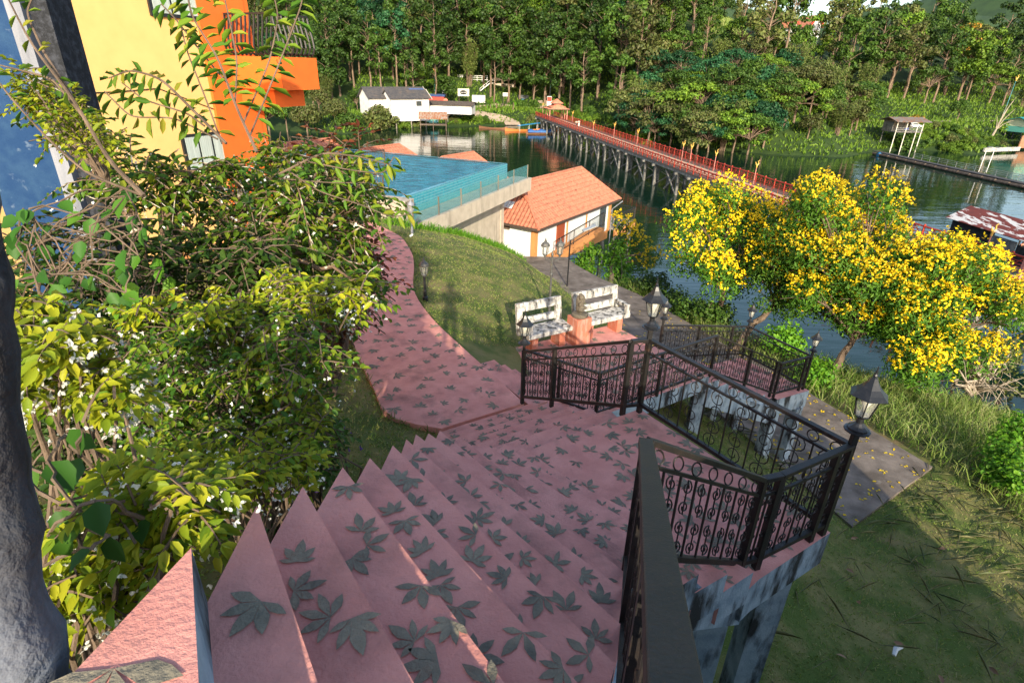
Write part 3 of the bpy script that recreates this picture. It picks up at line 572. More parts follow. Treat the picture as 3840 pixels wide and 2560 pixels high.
# ---------------------------------------------------------------- six sided garden lanterns
def garden_head(t, o, m):
    mb = MB(); mb.lathe(o, [(.02, 0), (.05, .02), (.055, .04), (.06, .05)], 8); obj('cup', mb, m, t)
    mb = MB(); mb.lathe(o, [(.062, .055), (.098, .27)], 6); obj('glass', mb, M['glass'], t)
    mb = MB()
    for j in range(6):
        a = 2*PI*j/6; c, s_ = math.cos(a), math.sin(a); mb.bar(o+(.065*c, .065*s_, .05), o+(.102*c, .102*s_, .275), .012)
    mb.lathe(o, [(.112, .265), (.118, .28), (.112, .29)], 6); obj('frame', mb, m, t)
    mb = MB(); mb.lathe(o, [(.12, .285), (.115, .31), (.09, .35), (.05, .38), (.03, .40), (.035, .415), (.018, .43), (.02, .45), (.006, .48), (.002, .51)], 6); obj('roof', mb, m, t)
def garden_lamp(label, x, y, z, h, m, pm):
    t = thing('garden_lamp', label, 'lamp', (x, y, z), 'garden lamps beside the path'); o = np.array((x, y, z))
    mb = MB(); mb.lathe(o, [(.07, -.1), (.07, .05), (.045, .07), (.04, h*.35), (.03, h*.4), (.03, h)], 10); obj('post', mb, pm, t)
    garden_head(t, o+(0, 0, h-.02), m); return t
q = G(1595, 1120, -5.12); garden_lamp('short black garden lamp on the sunny lawn beside the path', q.x, q.y, -5.12, .58, M['lampgrey'], M['lampblack'])
q = G(1546, 884, -5.35); garden_lamp('pale weathered garden lamp in front of the pool wall', q.x, q.y, -5.35, .8, M['greyband'], M['greyband'])
q = G(2058, 1195, -6.3); o = np.array(q); t = thing('double_lamp', 'tall post with two six sided lanterns behind the white benches', 'lamp', tuple(o))
zt = 1.72
mb = MB(); mb.lathe(o, [(.06, -.2), (.06, .12), (.045, .16), (.04, .5), (.05, .52), (.03, .6), (.03, 1.25), (.042, 1.27), (.042, 1.31), (.026, 1.34), (.026, zt+.1), (.04, zt+.12), (.012, zt+.22)], 10); obj('post', mb, M['lampgrey'], t)
mb = MB(); ax = np.array((.98, .15, 0))
for s_ in (-1, 1): mb.tube([o+ax*s_*u+(0, 0, zt+v) for u, v in ((.02, .05), (.08, -.04), (.16, -.02), (.2, .06))], .014, 6)
obj('arm', mb, M['lampgrey'], t)
for s_ in (-1, 1):
    e = obj('lantern_neck', MB().lathe(o+ax*s_*.2+(0, 0, zt+.05), [(.02, 0), (.03, .02), (.02, .05)], 8), M['lampgrey'], t)
    garden_head(e, o+ax*s_*.2+(0, 0, zt+.09), M['lampgrey'])
q = G(2127, 1067, -10.05); o = np.array(q); t = thing('solar_lamp', 'slim black pole with flat solar panel lamp beside the walkway ramp', 'lamp', tuple(o))
mb = MB(); mb.tube([o+(0, 0, -.3), o+(0, 0, 2.35)], .035, 8); obj('pole', mb, M['lampblack'], t)
mb = MB(); mb.bar(o+(0, 0, 2.3), o+(.75, .35, 2.75), .03); obj('arm', mb, M['lampgrey'], t)
mb = MB(); mb.box(o+(.95, .42, 2.86), (.75, .28, .05), (unit((.85, .3, .28)), unit((-.3, .9, 0)), unit((-.25, -.1, .95)))); obj('panel', mb, M['galv'], t)
# ---------------------------------------------------------------- concrete benches, pedestal and figure
bd = unit(np.array((.862, .507, 0))); bn = np.array((.507, -.862, 0)); bz = np.array((0, 0, 1.)); AXB = (bd, bn, bz)
B0 = np.array((.36, 11.12, -5.7))
def bench(label, s, L, armside):
    o = B0+bd*s; t = thing('bench', label, 'bench', tuple(o+bd*L/2), 'weathered white concrete benches')
    W = M['whitec']; P = lambda a, b_, c: o+bd*a+bn*b_+bz*c
    mb = MB(); mb.box(P(L/2, -.24, .41), (L, .5, .11), AXB); obj('seat', mb, W, t, bevel=.012)
    bk = unit((bn*-.14+bz)); AX2 = (bd, unit(np.cross(bk, bd)), bk); b0 = P(0, -.5, .36)
    for nm, z0, z1 in (('lower_back_rail', .14, .30), ('top_back_rail', .44, .64)):
        mb = MB(); mb.box(b0+bd*L/2+bk*(z0+z1)/2, (L-.002, .085, z1-z0), AX2); obj(nm, mb, W, t, bevel=.01)
    for x in (.07, L-.07):
        mb = MB(); mb.box(b0+bd*x+bk*.27, (.14, .08, .72), AX2); obj('back_post', mb, W, t)
    for x in (.2, L-.25):
        mb = MB(); mb.box(P(x, -.22, .175), (.16, .34, .36), AXB); obj('leg', mb, M['pedestal'], t)
    if armside:
        x = 0.06 if armside < 0 else L-.06
        mb = MB(); mb.box(P(x, -.06, .53), (.12, .1, .15), AXB); mb.box(P(x, -.24, .64), (.12, .46, .08), AXB); obj('armrest', mb, W, t, bevel=.015)
    return t
bench('left white bench behind the front lantern, black streaked with a stained seat', 0, 1.18, -1)
bench('right white bench with slatted concrete back and curved arm by the walkway', 1.52, 1.32, 1)
pc = B0+bd*1.35+bn*(-.02); t = thing('pedestal', 'orange red concrete pedestal carrying the stone figure between the benches', 'pedestal', tuple(pc))
mb = MB(); mb.box(pc+bz*.33, (.40, .40, .66), AXB); obj('block', mb, M['pedestal'], t, bevel=.012)
sc_ = pc+bz*.66; t = thing('statue', 'dark weathered seated figure with hands at its chin on a round base', 'statue', tuple(sc_))
mb = MB(); mb.lathe(sc_, [(.17, 0), (.19, .02), (.19, .07), (.16, .09), (.10, .10)], 20); obj('base', mb, M['statue'], t)
mb = MB(); fd = unit(bn*.85+bd*.5); sdv = np.cross(bz, fd)
def ball(mb, c, r, n=10): 
    c = np.asarray(c); r = np.asarray(r if hasattr(r, '__len__') else (r, r, r), float)
    mb.lathe(c, [(math.sin(a)+1e-3, -math.cos(a)) for a in np.linspace(.05, PI-.05, 8)], n); v = mb.v[-1]; mb.v[-1] = c+(v-c)*r
L_ = lambda a, b_, c: sc_+fd*a+sdv*b_+bz*c
for c, r in (((-.01, 0, .2), (.105, .105, .11)), ((0, 0, .32), (.085, .085, .1)), ((.015, 0, .45), (.07, .07, .078)), ((-.02, 0, .515), (.045, .045, .035)), ((.05, .075, .19), (.075, .06, .05)), ((.05, -.075, .19), (.075, .06, .05)),
             ((-.075, 0, .33), (.045, .06, .16)), ((.055, .045, .37), .03), ((.055, -.045, .37), .03), ((.02, .09, .31), (.035, .035, .06)), ((.02, -.09, .31), (.035, .035, .06)), ((.085, 0, .44), .022), ((.01, .07, .455), .02), ((.01, -.07, .455), .02), ((0, 0, .11), (.06, .06, .05))):
    ball(mb, L_(*c), r)
so_ = obj('figure', mb, M['statue'], t, smooth=True); rm = so_.modifiers.new('remesh', 'REMESH'); rm.mode = 'VOXEL'; rm.voxel_size = .011; rm.use_smooth_shade = True
# ---------------------------------------------------------------- people
def person(label, loc, face, h, skin_, top, bottom, hairm, pose='stand', hands=False, group=None):
    """one skinned body, clothes and hair as children; pose joints in metres for a 1.7 m figure"""
    t = thing('person', label, 'person', loc, group); k = h/1.7
    f = np.array((math.sin(face), math.cos(face), 0)); s_ = np.array((f[1], -f[0], 0)); u = np.array((0, 0, 1.))
    def W(p): return (s_*p[0]+f*p[1]+u*p[2])*k
    J = {'pel': (0, 0, .92), 'waist': (0, .01, 1.08), 'chest': (0, 0, 1.28), 'neck': (0, .0, 1.46), 'chin': (0, .03, 1.53), 'head': (0, .015, 1.62)}
    Rr = {'pel': .135, 'waist': .12, 'chest': .145, 'neck': .055, 'chin': .072, 'head': .095}
    E = [('pel', 'waist'), ('waist', 'chest'), ('chest', 'neck'), ('neck', 'chin'), ('chin', 'head')]
    for q, sg in (('l', -1), ('r', 1)):
        st_ = .09 if pose == 'walk' else 0
        J.update({q+'hip': (sg*.09, 0, .87), q+'knee': (sg*.10, .02+st_*sg, .49), q+'ank': (sg*.10, -.02+st_*1.5*sg, .09), q+'toe': (sg*.115, .14+st_*1.5*sg, .035), q+'sho': (sg*.17, 0, 1.40)})
        if pose == 'camera': J.update({q+'elb': (sg*.29, .06, 1.17), q+'wri': (sg*.10, .22, 1.09), q+'hand': (sg*.07, .26, 1.11)})
        else: J.update({q+'elb': (sg*.23, -.02, 1.13), q+'wri': (sg*.22, .06, .90), q+'hand': (sg*.215, .08, .83)})
        Rr.update({q+'hip': .09, q+'knee': .058, q+'ank': .04, q+'toe': .035, q+'sho': .062, q+'elb': .043, q+'wri': .028, q+'hand': .032})
        E += [('pel', q+'hip'), (q+'hip', q+'knee'), (q+'knee', q+'ank'), (q+'ank', q+'toe'), ('chest', q+'sho'), (q+'sho', q+'elb'), (q+'elb', q+'wri'), (q+'wri', q+'hand')]
        if hands:
            for i, (a, L) in enumerate(((-.02, .075), (-.007, .085), (.006, .08), (.018, .065))):
                J[q+'f%d' % i] = tuple(np.array(J[q+'hand'])+(-sg*.03*(i > 9)-sg*.04, L*.55, a)); Rr[q+'f%d' % i] = .009
                E.append((q+'hand', q+'f%d' % i))
            J[q+'th'] = tuple(np.array(J[q+'wri'])+(-sg*.02, .01, .05)); Rr[q+'th'] = .011; E.append((q+'wri', q+'th'))
    def skinned(name, keys, edges, m_, rs=1., root=None):
        idx = {a: i for i, a in enumerate(keys)}; me = bpy.data.meshes.new(name)
        me.from_pydata([tuple(W(J[a])) for a in keys], [(idx[a], idx[b]) for a, b in edges if a in idx and b in idx], []); me.materials.append(m_)
        o = bpy.data.objects.new(name, me); COL.objects.link(o); o.parent = t
        md = o.modifiers.new('skin', 'SKIN'); md.use_smooth_shade = True
        for i, a in enumerate(keys):
            r_ = Rr[a]*k*rs; me.skin_vertices[0].data[i].radius = (r_, r_*(.8 if a in ('chest', 'waist', 'pel') else 1)); 
        me.skin_vertices[0].data[idx.get(root or keys[0], 0)].use_root = True
        o.modifiers.new('sub', 'SUBSURF').levels = 1; o.modifiers['sub'].render_levels = 2 if hands else 1
        return o
    skinned('body', list(J), E, skin_)
    up_ = ['waist', 'chest', 'lsho', 'rsho', 'lelb', 'relb']; skinned('shirt', up_, E, top, 1.13, 'waist')
    lo_ = ['pel', 'lhip', 'rhip', 'lknee', 'rknee', 'lank', 'rank']; skinned('trousers', lo_, E, bottom, 1.14, 'pel')
    mb = MB(); c = np.array(loc)+W((0, -.012, 1.645)); ball(mb, c, (.103*k, .108*k, .1*k)); ball(mb, np.array(loc)+W((0, -.05, 1.58)), (.08*k, .075*k, .1*k)); hr = obj('hair', mb, hairm, t, smooth=True)
    mb = MB()
    for sg in (-1, 1): ball(mb, np.array(loc)+W((sg*.035, .095, 1.615)), .011*k, 6); ball(mb, np.array(loc)+W((sg*.098, .0, 1.6)), (.015*k, .02*k, .03*k), 6)
    ball(mb, np.array(loc)+W((0, .115, 1.585)), (.014*k, .02*k, .02*k), 6); ball(mb, np.array(loc)+W((0, .1, 1.545)), (.024*k, .01*k, .008*k), 6)
    obj('face', mb, skin_, t)
    return t
ph = person('person standing at the head of the stairs holding a camera, casting the long shadow', (-.13, -.40, -1.02), R(-4), 1.66, M['skin'], M['cloth_grey'], M['cloth_dark'], M['hair'], 'camera', True)
cb = thing('hand_camera', 'black hand held camera in front of the standing person', 'camera', (-.1, -.17, .05)); o = np.array((-.1, -.17, .03))
mb = MB(); mb.box(o, (.13, .06, .09)); obj('camera_body', mb, M['black'], cb, bevel=.008)
mb = MB(); mb.lathe(o+(0, .03, 0), [(.036, 0), (.036, .05), (.03, .055)], 14, ax=((1, 0, 0), (0, 0, 1), (0, 1, 0))); obj('lens', mb, M['darkgrey'], cb)
# ---------------------------------------------------------------- infinity pool
e1 = unit(np.array((.384, .923, 0))); e2 = np.array((-e1[1], e1[0], 0)); eo = -e2; uz = np.array((0, 0, 1.)); AXP = (e1, e2, uz)
FL = np.array((-4.64, 23.72, -5.0)); PLEN = 10.7; PW = 13.5
def brickmat(name, c1, c2, mortar, scale, bw=.5, rough=.3, bumpy=0):
    m = bpy.data.materials.new(name); m.use_nodes = True; nt = m.node_tree; b = nt.nodes['Principled BSDF']; b.inputs['Roughness'].default_value = rough
    tc = _n(nt, 'ShaderNodeTexCoord'); mp = _n(nt, 'ShaderNodeMapping'); nt.links.new(tc.outputs['UV'], mp.inputs[0]); br = _n(nt, 'ShaderNodeTexBrick')
    br.offset = 0; br.inputs['Color1'].default_value = (*c1, 1); br.inputs['Color2'].default_value = (*c2, 1); br.inputs['Mortar'].default_value = (*mortar, 1)
    br.inputs['Scale'].default_value = scale; br.inputs['Mortar Size'].default_value = .012; br.inputs['Brick Width'].default_value = .2; br.inputs['Row Height'].default_value = .2
    nt.links.new(mp.outputs[0], br.inputs['Vector']); nt.links.new(br.outputs[0], b.inputs['Base Color']); return m
M['pooltile'] = brickmat('blue_pool_tile', (.02, .22, .30), (.03, .30, .38), (.25, .42, .45), 1, rough=.15)
def quad_uv(name, P, m, parent, su=1, sv=1):
    P = [np.asarray(p, float) for p in P]; off = np.array(wloc(parent)) if parent else 0
    me = bpy.data.meshes.new(name); me.from_pydata([tuple(p-off) for p in P], [], [(0, 1, 2, 3)]); uvl = me.uv_layers.new()
    w_ = np.linalg.norm(P[1]-P[0])*su; h_ = np.linalg.norm(P[3]-P[0])*sv
    for i, uv in enumerate(((0, 0), (w_, 0), (w_, h_), (0, h_))): uvl.data[i].uv = uv
    me.materials.append(m); o = bpy.data.objects.new(name, me); COL.objects.link(o)
    if parent: o.parent = parent
    return o
pw = bpy.data.materials.new('pool_water'); pw.use_nodes = True; nt = pw.node_tree; b = nt.nodes['Principled BSDF']
b.inputs['Roughness'].default_value = .06; b.inputs['IOR'].default_value = 1.33
nt.links.new(mixc(nt, ramp(nt, noise(nt, 1.1, 4, (1, 1.9, 1)), .38, .66), (.004, .11, .17), (.02, .27, .36)), b.inputs['Base Color'])
bp = _n(nt, 'ShaderNodeBump'); bp.inputs['Strength'].default_value = .5; bp.inputs['Distance'].default_value = .12; nt.links.new(noise(nt, 2.2, 3, (1, 2.0, 1)), bp.inputs['Height']); nt.links.new(bp.outputs[0], b.inputs['Normal'])
pool = thing('swimming_pool', 'blue infinity pool with tiled overflow edge on a concrete wall', 'swimming pool', tuple(FL))
mb = MB(); a = FL+uz*-.03; mb.add([a+e1*.1, a+e1*(PLEN-.1), a+e1*(PLEN-.1)+e2*PW, a+e1*.1+e2*PW], [(0, 1, 2, 3)]); obj('pool_water', mb, pw, pool)
t = quad_uv('tile_wall', (FL+uz*-.8, FL+e1*PLEN+uz*-.8, FL+e1*PLEN, FL), M['pooltile'], pool, 1.6, 1.6)
t = quad_uv('tile_edge', (FL+uz*.005-eo*.001, FL+e1*PLEN+uz*.005-eo*.001, FL+e1*PLEN-eo*.22+uz*.005, FL-eo*.22+uz*.005), M['pooltile'], pool, 1.6, 1.6)
t = quad_uv('far_tile_edge', (FL+e1*(PLEN-.3)+uz*.012, FL+e1*PLEN+uz*.012, FL+e1*PLEN+e2*PW+uz*.012, FL+e1*(PLEN-.3)+e2*PW+uz*.012), M['pooltile'], pool, 1.6, 1.6)
mb = MB(); mb.box(FL+e1*(PLEN/2+.35)+eo*.55+uz*-1.2, (PLEN+1.4, 1.1, .72), AXP); obj('overflow_channel', mb, M['poolconc'], pool)
mb = MB(); mb.box(FL+e1*(PLEN/2-.15)+e2*.5+uz*-3.6, (PLEN-.5, .9, 5.6), AXP); mb.box(FL+e1*(PLEN-.55)+e2*6+uz*-3.6, (.4, 12, 5.6), AXP); obj('retaining_wall', mb, M['poolconc'], pool)
mb = MB(); mb.box(FL-e1*.35+e2*3.5+uz*-.28, (.68, 8, .6), AXP); mb.box(FL-e1*.35+e2*.1+uz*-.45, (.66, 1.2, .9), AXP); obj('coping', mb, M['poolconc'], pool)
gf = thing('glass_fence', 'clear glass fence on thin brown posts along the pool overflow', 'fence', tuple(FL+eo))
zb = -.85
for i in range(7):
    p = FL+e1*(-.9+i*2.05)+eo*.98+uz*zb; mb = MB(); mb.bar(p, p+uz*.78, .06); obj('post', mb, M['wood'], gf)
for i in range(6):
    p = FL+e1*(-.87+i*2.05)+eo*.98+uz*(zb+.05); mb = MB(); mb.box(p+e1*1.0+uz*.36, (1.95, .012, .72), AXP); obj('pane', mb, glassmat('fence_glass_%d' % i, (.10, .34, .36), .32) if i == 0 else bpy.data.materials['fence_glass_0'], gf)
def bar_fence(name, label, p0, p1, h, m, group=None, step=.13, cat='railing'):
    p0 = np.asarray(p0, float); p1 = np.asarray(p1, float); L = np.linalg.norm(p1-p0); d = (p1-p0)/L
    t = thing(name, label, cat, tuple((p0+p1)/2), group)
    mb = MB(); mb.bar(p0+uz*h, p1+uz*h, .05); mb2 = MB(); mb2.bar(p0+uz*.12, p1+uz*.12, .035); obj('top_rail', mb, m, t); obj('bottom_rail', mb2, m, t)
    mb = MB(); n = int(L/step)
    for i in range(1, n): mb.bar(p0+d*L*i/n+uz*.12, p0+d*L*i/n+uz*h, .018)
    obj('bars', mb, m, t)
    for x in np.linspace(0, L, max(2, int(L/2)+1)): mb = MB(); mb.bar(p0+d*x, p0+d*x+uz*(h+.03), .055); obj('post', mb, m, t)
    return t
M['brownmetal'] = mat('brown_metal', (.075, .055, .045), rough=.5)
bar_fence('pool_railing', 'brown metal bar railing at the near edge of the pool', FL+e2*.75+uz*-.02-e1*.3, FL+e2*7+uz*-.02-e1*.3, .88, M['brownmetal'])
# ---------------------------------------------------------------- yellow and orange building
bl = thing('yellow_building', 'yellow plastered building with orange corner and balcony above the pool path', 'building', (-10, 15, -5.3))
b1 = unit(np.array((.40, .916, 0))); bo = np.array((b1[1], -b1[0], 0)); AXL = (b1, bo, uz); BC = np.array((-8.45, 18.3, 0)); 
mb = MB(); mb.box(BC-b1*7-bo*5+uz*-.5, (14, 10, 12.4), AXL); obj('wall', mb, M['yellow'], bl)
mb = MB(); mb.box(BC+b1*.0-bo*1.9+uz*-.5, (1.6, 4, 12.42), AXL); mb.box(BC+b1*.3+bo*.03-bo*.5+uz*-.5, (1.35, 1.1, 12.43), AXL); obj('corner_column', mb, M['orange'], bl)
mb = MB(); mb.box(BC+b1*.75+bo*.9+uz*-.35, (1.5, 2.1, .85), AXL); obj('balcony', mb, M['orange'], bl)
mb = MB(); mb.box(BC+b1*.8+bo*.6+uz*-1.02, (1.2, 1.6, .48), AXL); obj('balcony_beam', mb, M['orange'], bl)
mb = MB(); c0 = BC+uz*.08
def belly(p, q, n):
    for i in range(n+1):
        g_ = p+(q-p)*i/n; nrm = unit(np.cross(q-p, uz)); mb.tube([g_+nrm*o_+uz*z for o_, z in ((0, .02), (.10, .1), (.16, .25), (.12, .5), (.04, .8), (0, 1.05))], .03, 5)
q0, q1, q2 = c0+b1*.05+bo*.1, c0+b1*.05+bo*1.85, c0+b1*1.4+bo*1.85; belly(q0, q1, 11); belly(q1, q2, 8)
for a, c in ((q0, q1), (q1, q2)): mb.bar(a+uz*1.05, c+uz*1.05, .07, .05); mb.bar(a+uz*.06, c+uz*.06, .06, .04)
obj('balcony_railing', mb, M['iron'], bl)
def window_on(parent, c, w_, h_, n_=3):
    mb = MB(); mb.box(c+bo*.03, (w_, .08, h_), AXL); f = obj('window', mb, M['frame'], parent)
    for i in range(n_):
        x = (i-(n_-1)/2)*(w_-.1)/n_; mb = MB(); mb.box(c+b1*x+bo*.05, ((w_-.1)/n_-.07, .07, h_-.16), AXL); obj('pane', mb, M['curtain'], f)
def onwall(px, py):
    d = ray(px, py); t = ((BC)@bo)/(d@bo); return d*t
window_on(bl, onwall(770, 560)+np.array((0, 0, -.05)), 1.45, 1.0, 3)
window_on(bl, onwall(660, -25), 1.75, 1.15, 3)
mb = MB(); pts = [onwall(250, 352)+bo*.03, onwall(430, 345)+bo*.03, onwall(590, 332)+bo*.03, onwall(680, 365)+bo*.03, onwall(800, 410)+bo*.03]; mb.tube(pts, .012, 4); obj('cable', mb, M['black'], bl)
mb = MB(); mb.box(BC-b1*7-bo*4.9+uz*-5.55, (14.1, 10.1, .9), AXL); obj('plinth', mb, M['ochre'], bl)
bar_fence('gate_railing', 'thin brown bar railing beyond the orange column', np.array((-7.6, 20.8, -4.0)), np.array((-5.6, 25.0, -4.05)), .75, M['brownmetal'])
# blue wall pier and the weathered post at the left edge
pp_ = GY(100, 0, 7.2); bp_ = thing('blue_pier', 'tall blue painted pier with pale streaks and mouldy black edge', 'pier', (-5.2, 7.2, -5))
ax_ = (unit(np.array((1, .12, 0))), unit(np.array((-.12, 1, 0))), uz)
mb = MB(); mb.box((-5.98, 7.3, -1.0), (.75, .6, 9), ax_); obj('painted_face', mb, M['bluepaint'], bp_)
mb = MB(); mb.box((-5.53, 7.36, -1.0), (.16, .62, 9), ax_); obj('grey_edge', mb, M['greyband'], bp_)
mb = MB(); mb.box((-5.36, 7.45, -1.0), (.2, .5, 9), ax_); obj('black_edge', mb, M['blackband'], bp_)
lp_ = thing('leaning_post', 'leaning blue grey weathered trunk at the left edge of the stairs', 'post', (-.9, .6, -1))
mb = MB(); P = [G(150, 2620, -1.12), G(95, 2350, -.93), G(30, 1900, -.72), G(-15, 1400, -.48), G(-40, 900, -.27), G(-70, 500, -.08)]
P = [np.array(p)+np.array((-.085, .0, 0)) for p in P]; P = [P[0]+(P[0]-P[1])]+P
tt = resample(np.array([(i, p[0]) for i, p in enumerate(P)]), 2)
ii = np.linspace(0, len(P)-1, 30); PP = np.stack([np.interp(ii, range(len(P)), [p[j] for p in P]) for j in range(3)], 1) + rng.normal(0, .003, (30, 3))
mb.tube(PP, np.linspace(.125, .075, 30)+rng.normal(0, .005, 30), 14); obj('trunk', mb, M['postgrey'], lp_, smooth=True)
mb = MB(); mb.box((-.98, .52, -1.0), (.18, .3, .1)); obj('foot', mb, M['pink'], lp_)
# ---------------------------------------------------------------- tiled roofs
def tiled_slope(mb, o, ex, ey, poly, cw=.24, rh=.33, amp=.03):
    """corrugated stepped tiles in the slope plane o + u ex + v ey, clipped to poly (u, v)"""
    ez = np.cross(ex, ey); P = np.array(poly); u0, v0 = P.min(0); u1, v1 = P.max(0); nu = int((u1-u0)/cw*4)+1; nr = int((v1-v0)/rh)+1
    us = u0+np.arange(nu+1)*cw/4; prof = amp*np.cos(np.arange(nu+1)*PI/2)
    for r_ in range(nr):
        va, vb = v0+r_*rh, min(v1, v0+(r_+1)*rh+.03)
        cen = np.stack([(us[:-1]+us[1:])/2, np.full(nu, (va+min(v1, va+rh))/2)], 1); ok = poly_in(cen, poly)
        if not ok.any(): continue
        V = [o+ex*u+ey*v+ez*(p+h) for v, h in ((va, .045), (vb, 0.0)) for u, p in zip(us, prof)]
        mb.add(V, [(i, i+1, nu+2+i, nu+1+i) for i in range(nu) if ok[i]])
def hip_roof(parent, c, ex, ey, L, Wd, h, ridge0, ridge1, m, cw=.24, rh=.33, tilt=None, name='roof', under=None, capr=.07):
    """eave rectangle centre c (top of eave); long axis ex; ridge from ridge0 to ridge1 along ex"""
    c = np.asarray(c, float); hx, hy = L/2, Wd/2; o = {}
    cor = [c-ex*hx-ey*hy, c+ex*hx-ey*hy, c+ex*hx+ey*hy, c-ex*hx+ey*hy]; r0, r1 = c+ex*ridge0+uz*h, c+ex*ridge1+uz*h
    mb = MB()
    for a, b_, poly_pts in ((cor[0], cor[1], (cor[0], cor[1], r1, r0)), (cor[2], cor[3], (cor[2], cor[3], r0, r1)), (cor[1], cor[2], (cor[1], cor[2], r1)), (cor[3], cor[0], (cor[3], cor[0], r0))):
        x = unit(b_-a); top = poly_pts[2]; v = top-a; y = v-x*(v@x)
        if np.linalg.norm(y) < .3: continue
        y = unit(y); tiled_slope(mb, a, x, y, [((p-a)@x, (p-a)@y) for p in poly_pts], cw, rh)
    ro = obj(name, mb, m, parent)
    mb = MB()
    for a, b_ in ((r0, r1), (r0, cor[0]), (r0, cor[3]), (r1, cor[1]), (r1, cor[2])):
        n = max(2, int(np.linalg.norm(b_-a)/.35)); 
        if np.linalg.norm(b_-a) < .05: continue
        for i in range(n): mb.tube([a+(b_-a)*i/n+uz*.03, a+(b_-a)*(i+1.1)/n+uz*.02], [capr, capr*1.15], 8)
    obj('ridge_tiles', mb, m, ro)
    mb = MB()
    for i in range(4): a, b_ = cor[i], cor[(i+1) % 4]; mb.bar(a-uz*.05, b_-uz*.05, .05, .16)
    obj('fascia', mb, M['brownmetal'], ro); return ro
hut = thing('pool_bungalow', 'small white bungalow with clay tile roof and ochre corners by the ramp', 'house', (4, 36, -10.5))
hx = unit(np.array((6.33, 9.45, 0))); hy = np.array((-hx[1], hx[0], 0)); HC = np.array((1.39, 32.9, -8.6))+hx*5.69+hy*2.8
hip_roof(hut, HC, hx, hy, 11.38, 5.6, 2.1, -3.5, 4.4, M['tile'], .27, .36)
AXH = (hx, hy, uz); wl = np.array((1.39, 32.9, 0))
mb = MB(); a = wl+hx*.55+hy*.55; mb.box(a+hx*5.1+hy*2.25+uz*-9.75, (10.2, 4.5, 2.3), AXH); obj('wall', mb, M['whitewall'], hut)
mb = MB(); mb.box(a+hx*7+hy*2.25+uz*-11.2, (6.4, 4.6, .62), AXH); obj('floor_beam', mb, M['ochre'], hut)
for x, y in ((0, 0), (10.2, 0), (6.6, -.01), (3.9, -.012)):
    mb = MB(); wdt = .3 if x in (0, 10.2) else .16; mb.box(a+hx*x+hy*(y+.05)+uz*-9.78, (wdt, .16 if 0 < x < 10 else .3, 2.3), AXH); obj('corner_strip', mb, M['ochre'], hut)
mb = MB(); mb.box(a+hx*3.0-hy*.03+uz*-9.75, (.95, .1, 2.1), AXH); obj('door', mb, M['reddoor'], hut)
mb = MB(); mb.box(a+hx*9.1-hy*.03+uz*-9.85, (.9, .1, 1.7), AXH); obj('window', mb, M['pane'], hut)
mb = MB(); mb.box(a-hx*.03+hy*2.1+uz*-8.95, (.1, .45, .3), AXH); obj('vent', mb, M['wood'], hut)
# small gable on the near roof end
gr = np.array((1.39, 32.9, 0))+hy*2.8+hx*2.2; mb = MB(); gz0 = -7.35
tiled_slope(mb, gr-hy*1.15-hx*.9+uz*gz0, hx, unit(hy*1.15+uz*.95), [(0, 0), (1.5, 0), (1.5, 1.55), (0, 1.55)], .27, .36); tiled_slope(mb, gr+hy*1.15+hx*.6+uz*gz0, -hx, unit(-hy*1.15+uz*.95), [(0, 0), (1.5, 0), (1.5, 1.55), (0, 1.55)], .27, .36)
obj('gablet_roof', mb, M['tile'], hut)
mb = MB(); mb.bar(gr-hx*.92-hy*1.2+uz*(gz0+.05), gr-hx*.92+uz*(gz0+1.0), .06, .2); mb.bar(gr-hx*.92+hy*1.2+uz*(gz0+.05), gr-hx*.92+uz*(gz0+1.0), .06, .2); obj('gablet_board', mb, M['terra'], hut)
mb = MB(); 
for s_ in (-.55, -.33, -.11, .11): mb.box(gr-hx*1.45+hy*(s_+.2)+uz*(gz0-.28), (.5, .17, .05), (unit(hx+uz*.9), hy, unit(uz-hx*.9))); 
obj('roof_light', mb, M['white'], hut)
for i, (x, y) in enumerate(((9.9, .2), (9.9, 4.2), (5, 4.2), (7, .3))): p = a+hx*x+hy*y; g = gz(p[0], p[1]); mb = MB(); mb.tube([(p[0], p[1], min(g, -14)-2), (p[0], p[1], -11.4)], .17, 10); obj('pillar', mb, M['greywood'], hut)
mb = MB(); p = a+hx*10.3-hy*.2; mb.tube([p+uz*-8.75-hy*.5+hx*.6, p+uz*-9.3, p+uz*-12.5], .04, 6); obj('drain_pipe', mb, M['greyband'], hut)
# terrace of the bungalow
ter = thing('bungalow_deck', 'ochre edged deck on pillars beside the white bungalow', 'deck', tuple(a+hx*11.5+uz*-10.6))
dc = a+hx*12.1+hy*1.2+uz*-10.75; mb = MB(); mb.box(dc, (3.7, 3.6, .12), AXH); obj('floor', mb, M['conc'], ter)
mb = MB(); mb.box(dc-uz*.32-hy*1.78, (3.8, .1, .5), AXH); mb.box(dc-uz*.32+hx*1.87, (.1, 3.6, .5), AXH); mb.box(dc-uz*.32+hy*1.78, (3.8, .1, .5), AXH); obj('edge_beam', mb, M['ochre'], ter)
for x, y in ((1.6, -1.5), (1.6, 1.5), (-1.2, -1.5)): p = dc+hx*x+hy*y; mb = MB(); mb.tube([p-uz*9, p-uz*.3], .15, 10); obj('pillar', mb, M['greywood'], ter)
TG2 = 'black railings of the bungalow deck'
for l, p, q in (('black railing on the deck side facing the stairs', dc-hx*1.8-hy*1.75, dc+hx*1.8-hy*1.75), ('black railing on the deck end over the water', dc+hx*1.8-hy*1.72, dc+hx*1.8+hy*1.75), ('black railing on the far deck side', dc+hx*1.75+hy*1.75, dc-hx*1.8+hy*1.75)):
    bar_fence('deck_railing', l, p+uz*.05, q+uz*.05, .95, M['iron'], TG2, .15)
rp0, rp1 = np.array(G(2040, 985, -10.4)), dc-hx*1.9-hy*1.7+uz*.05
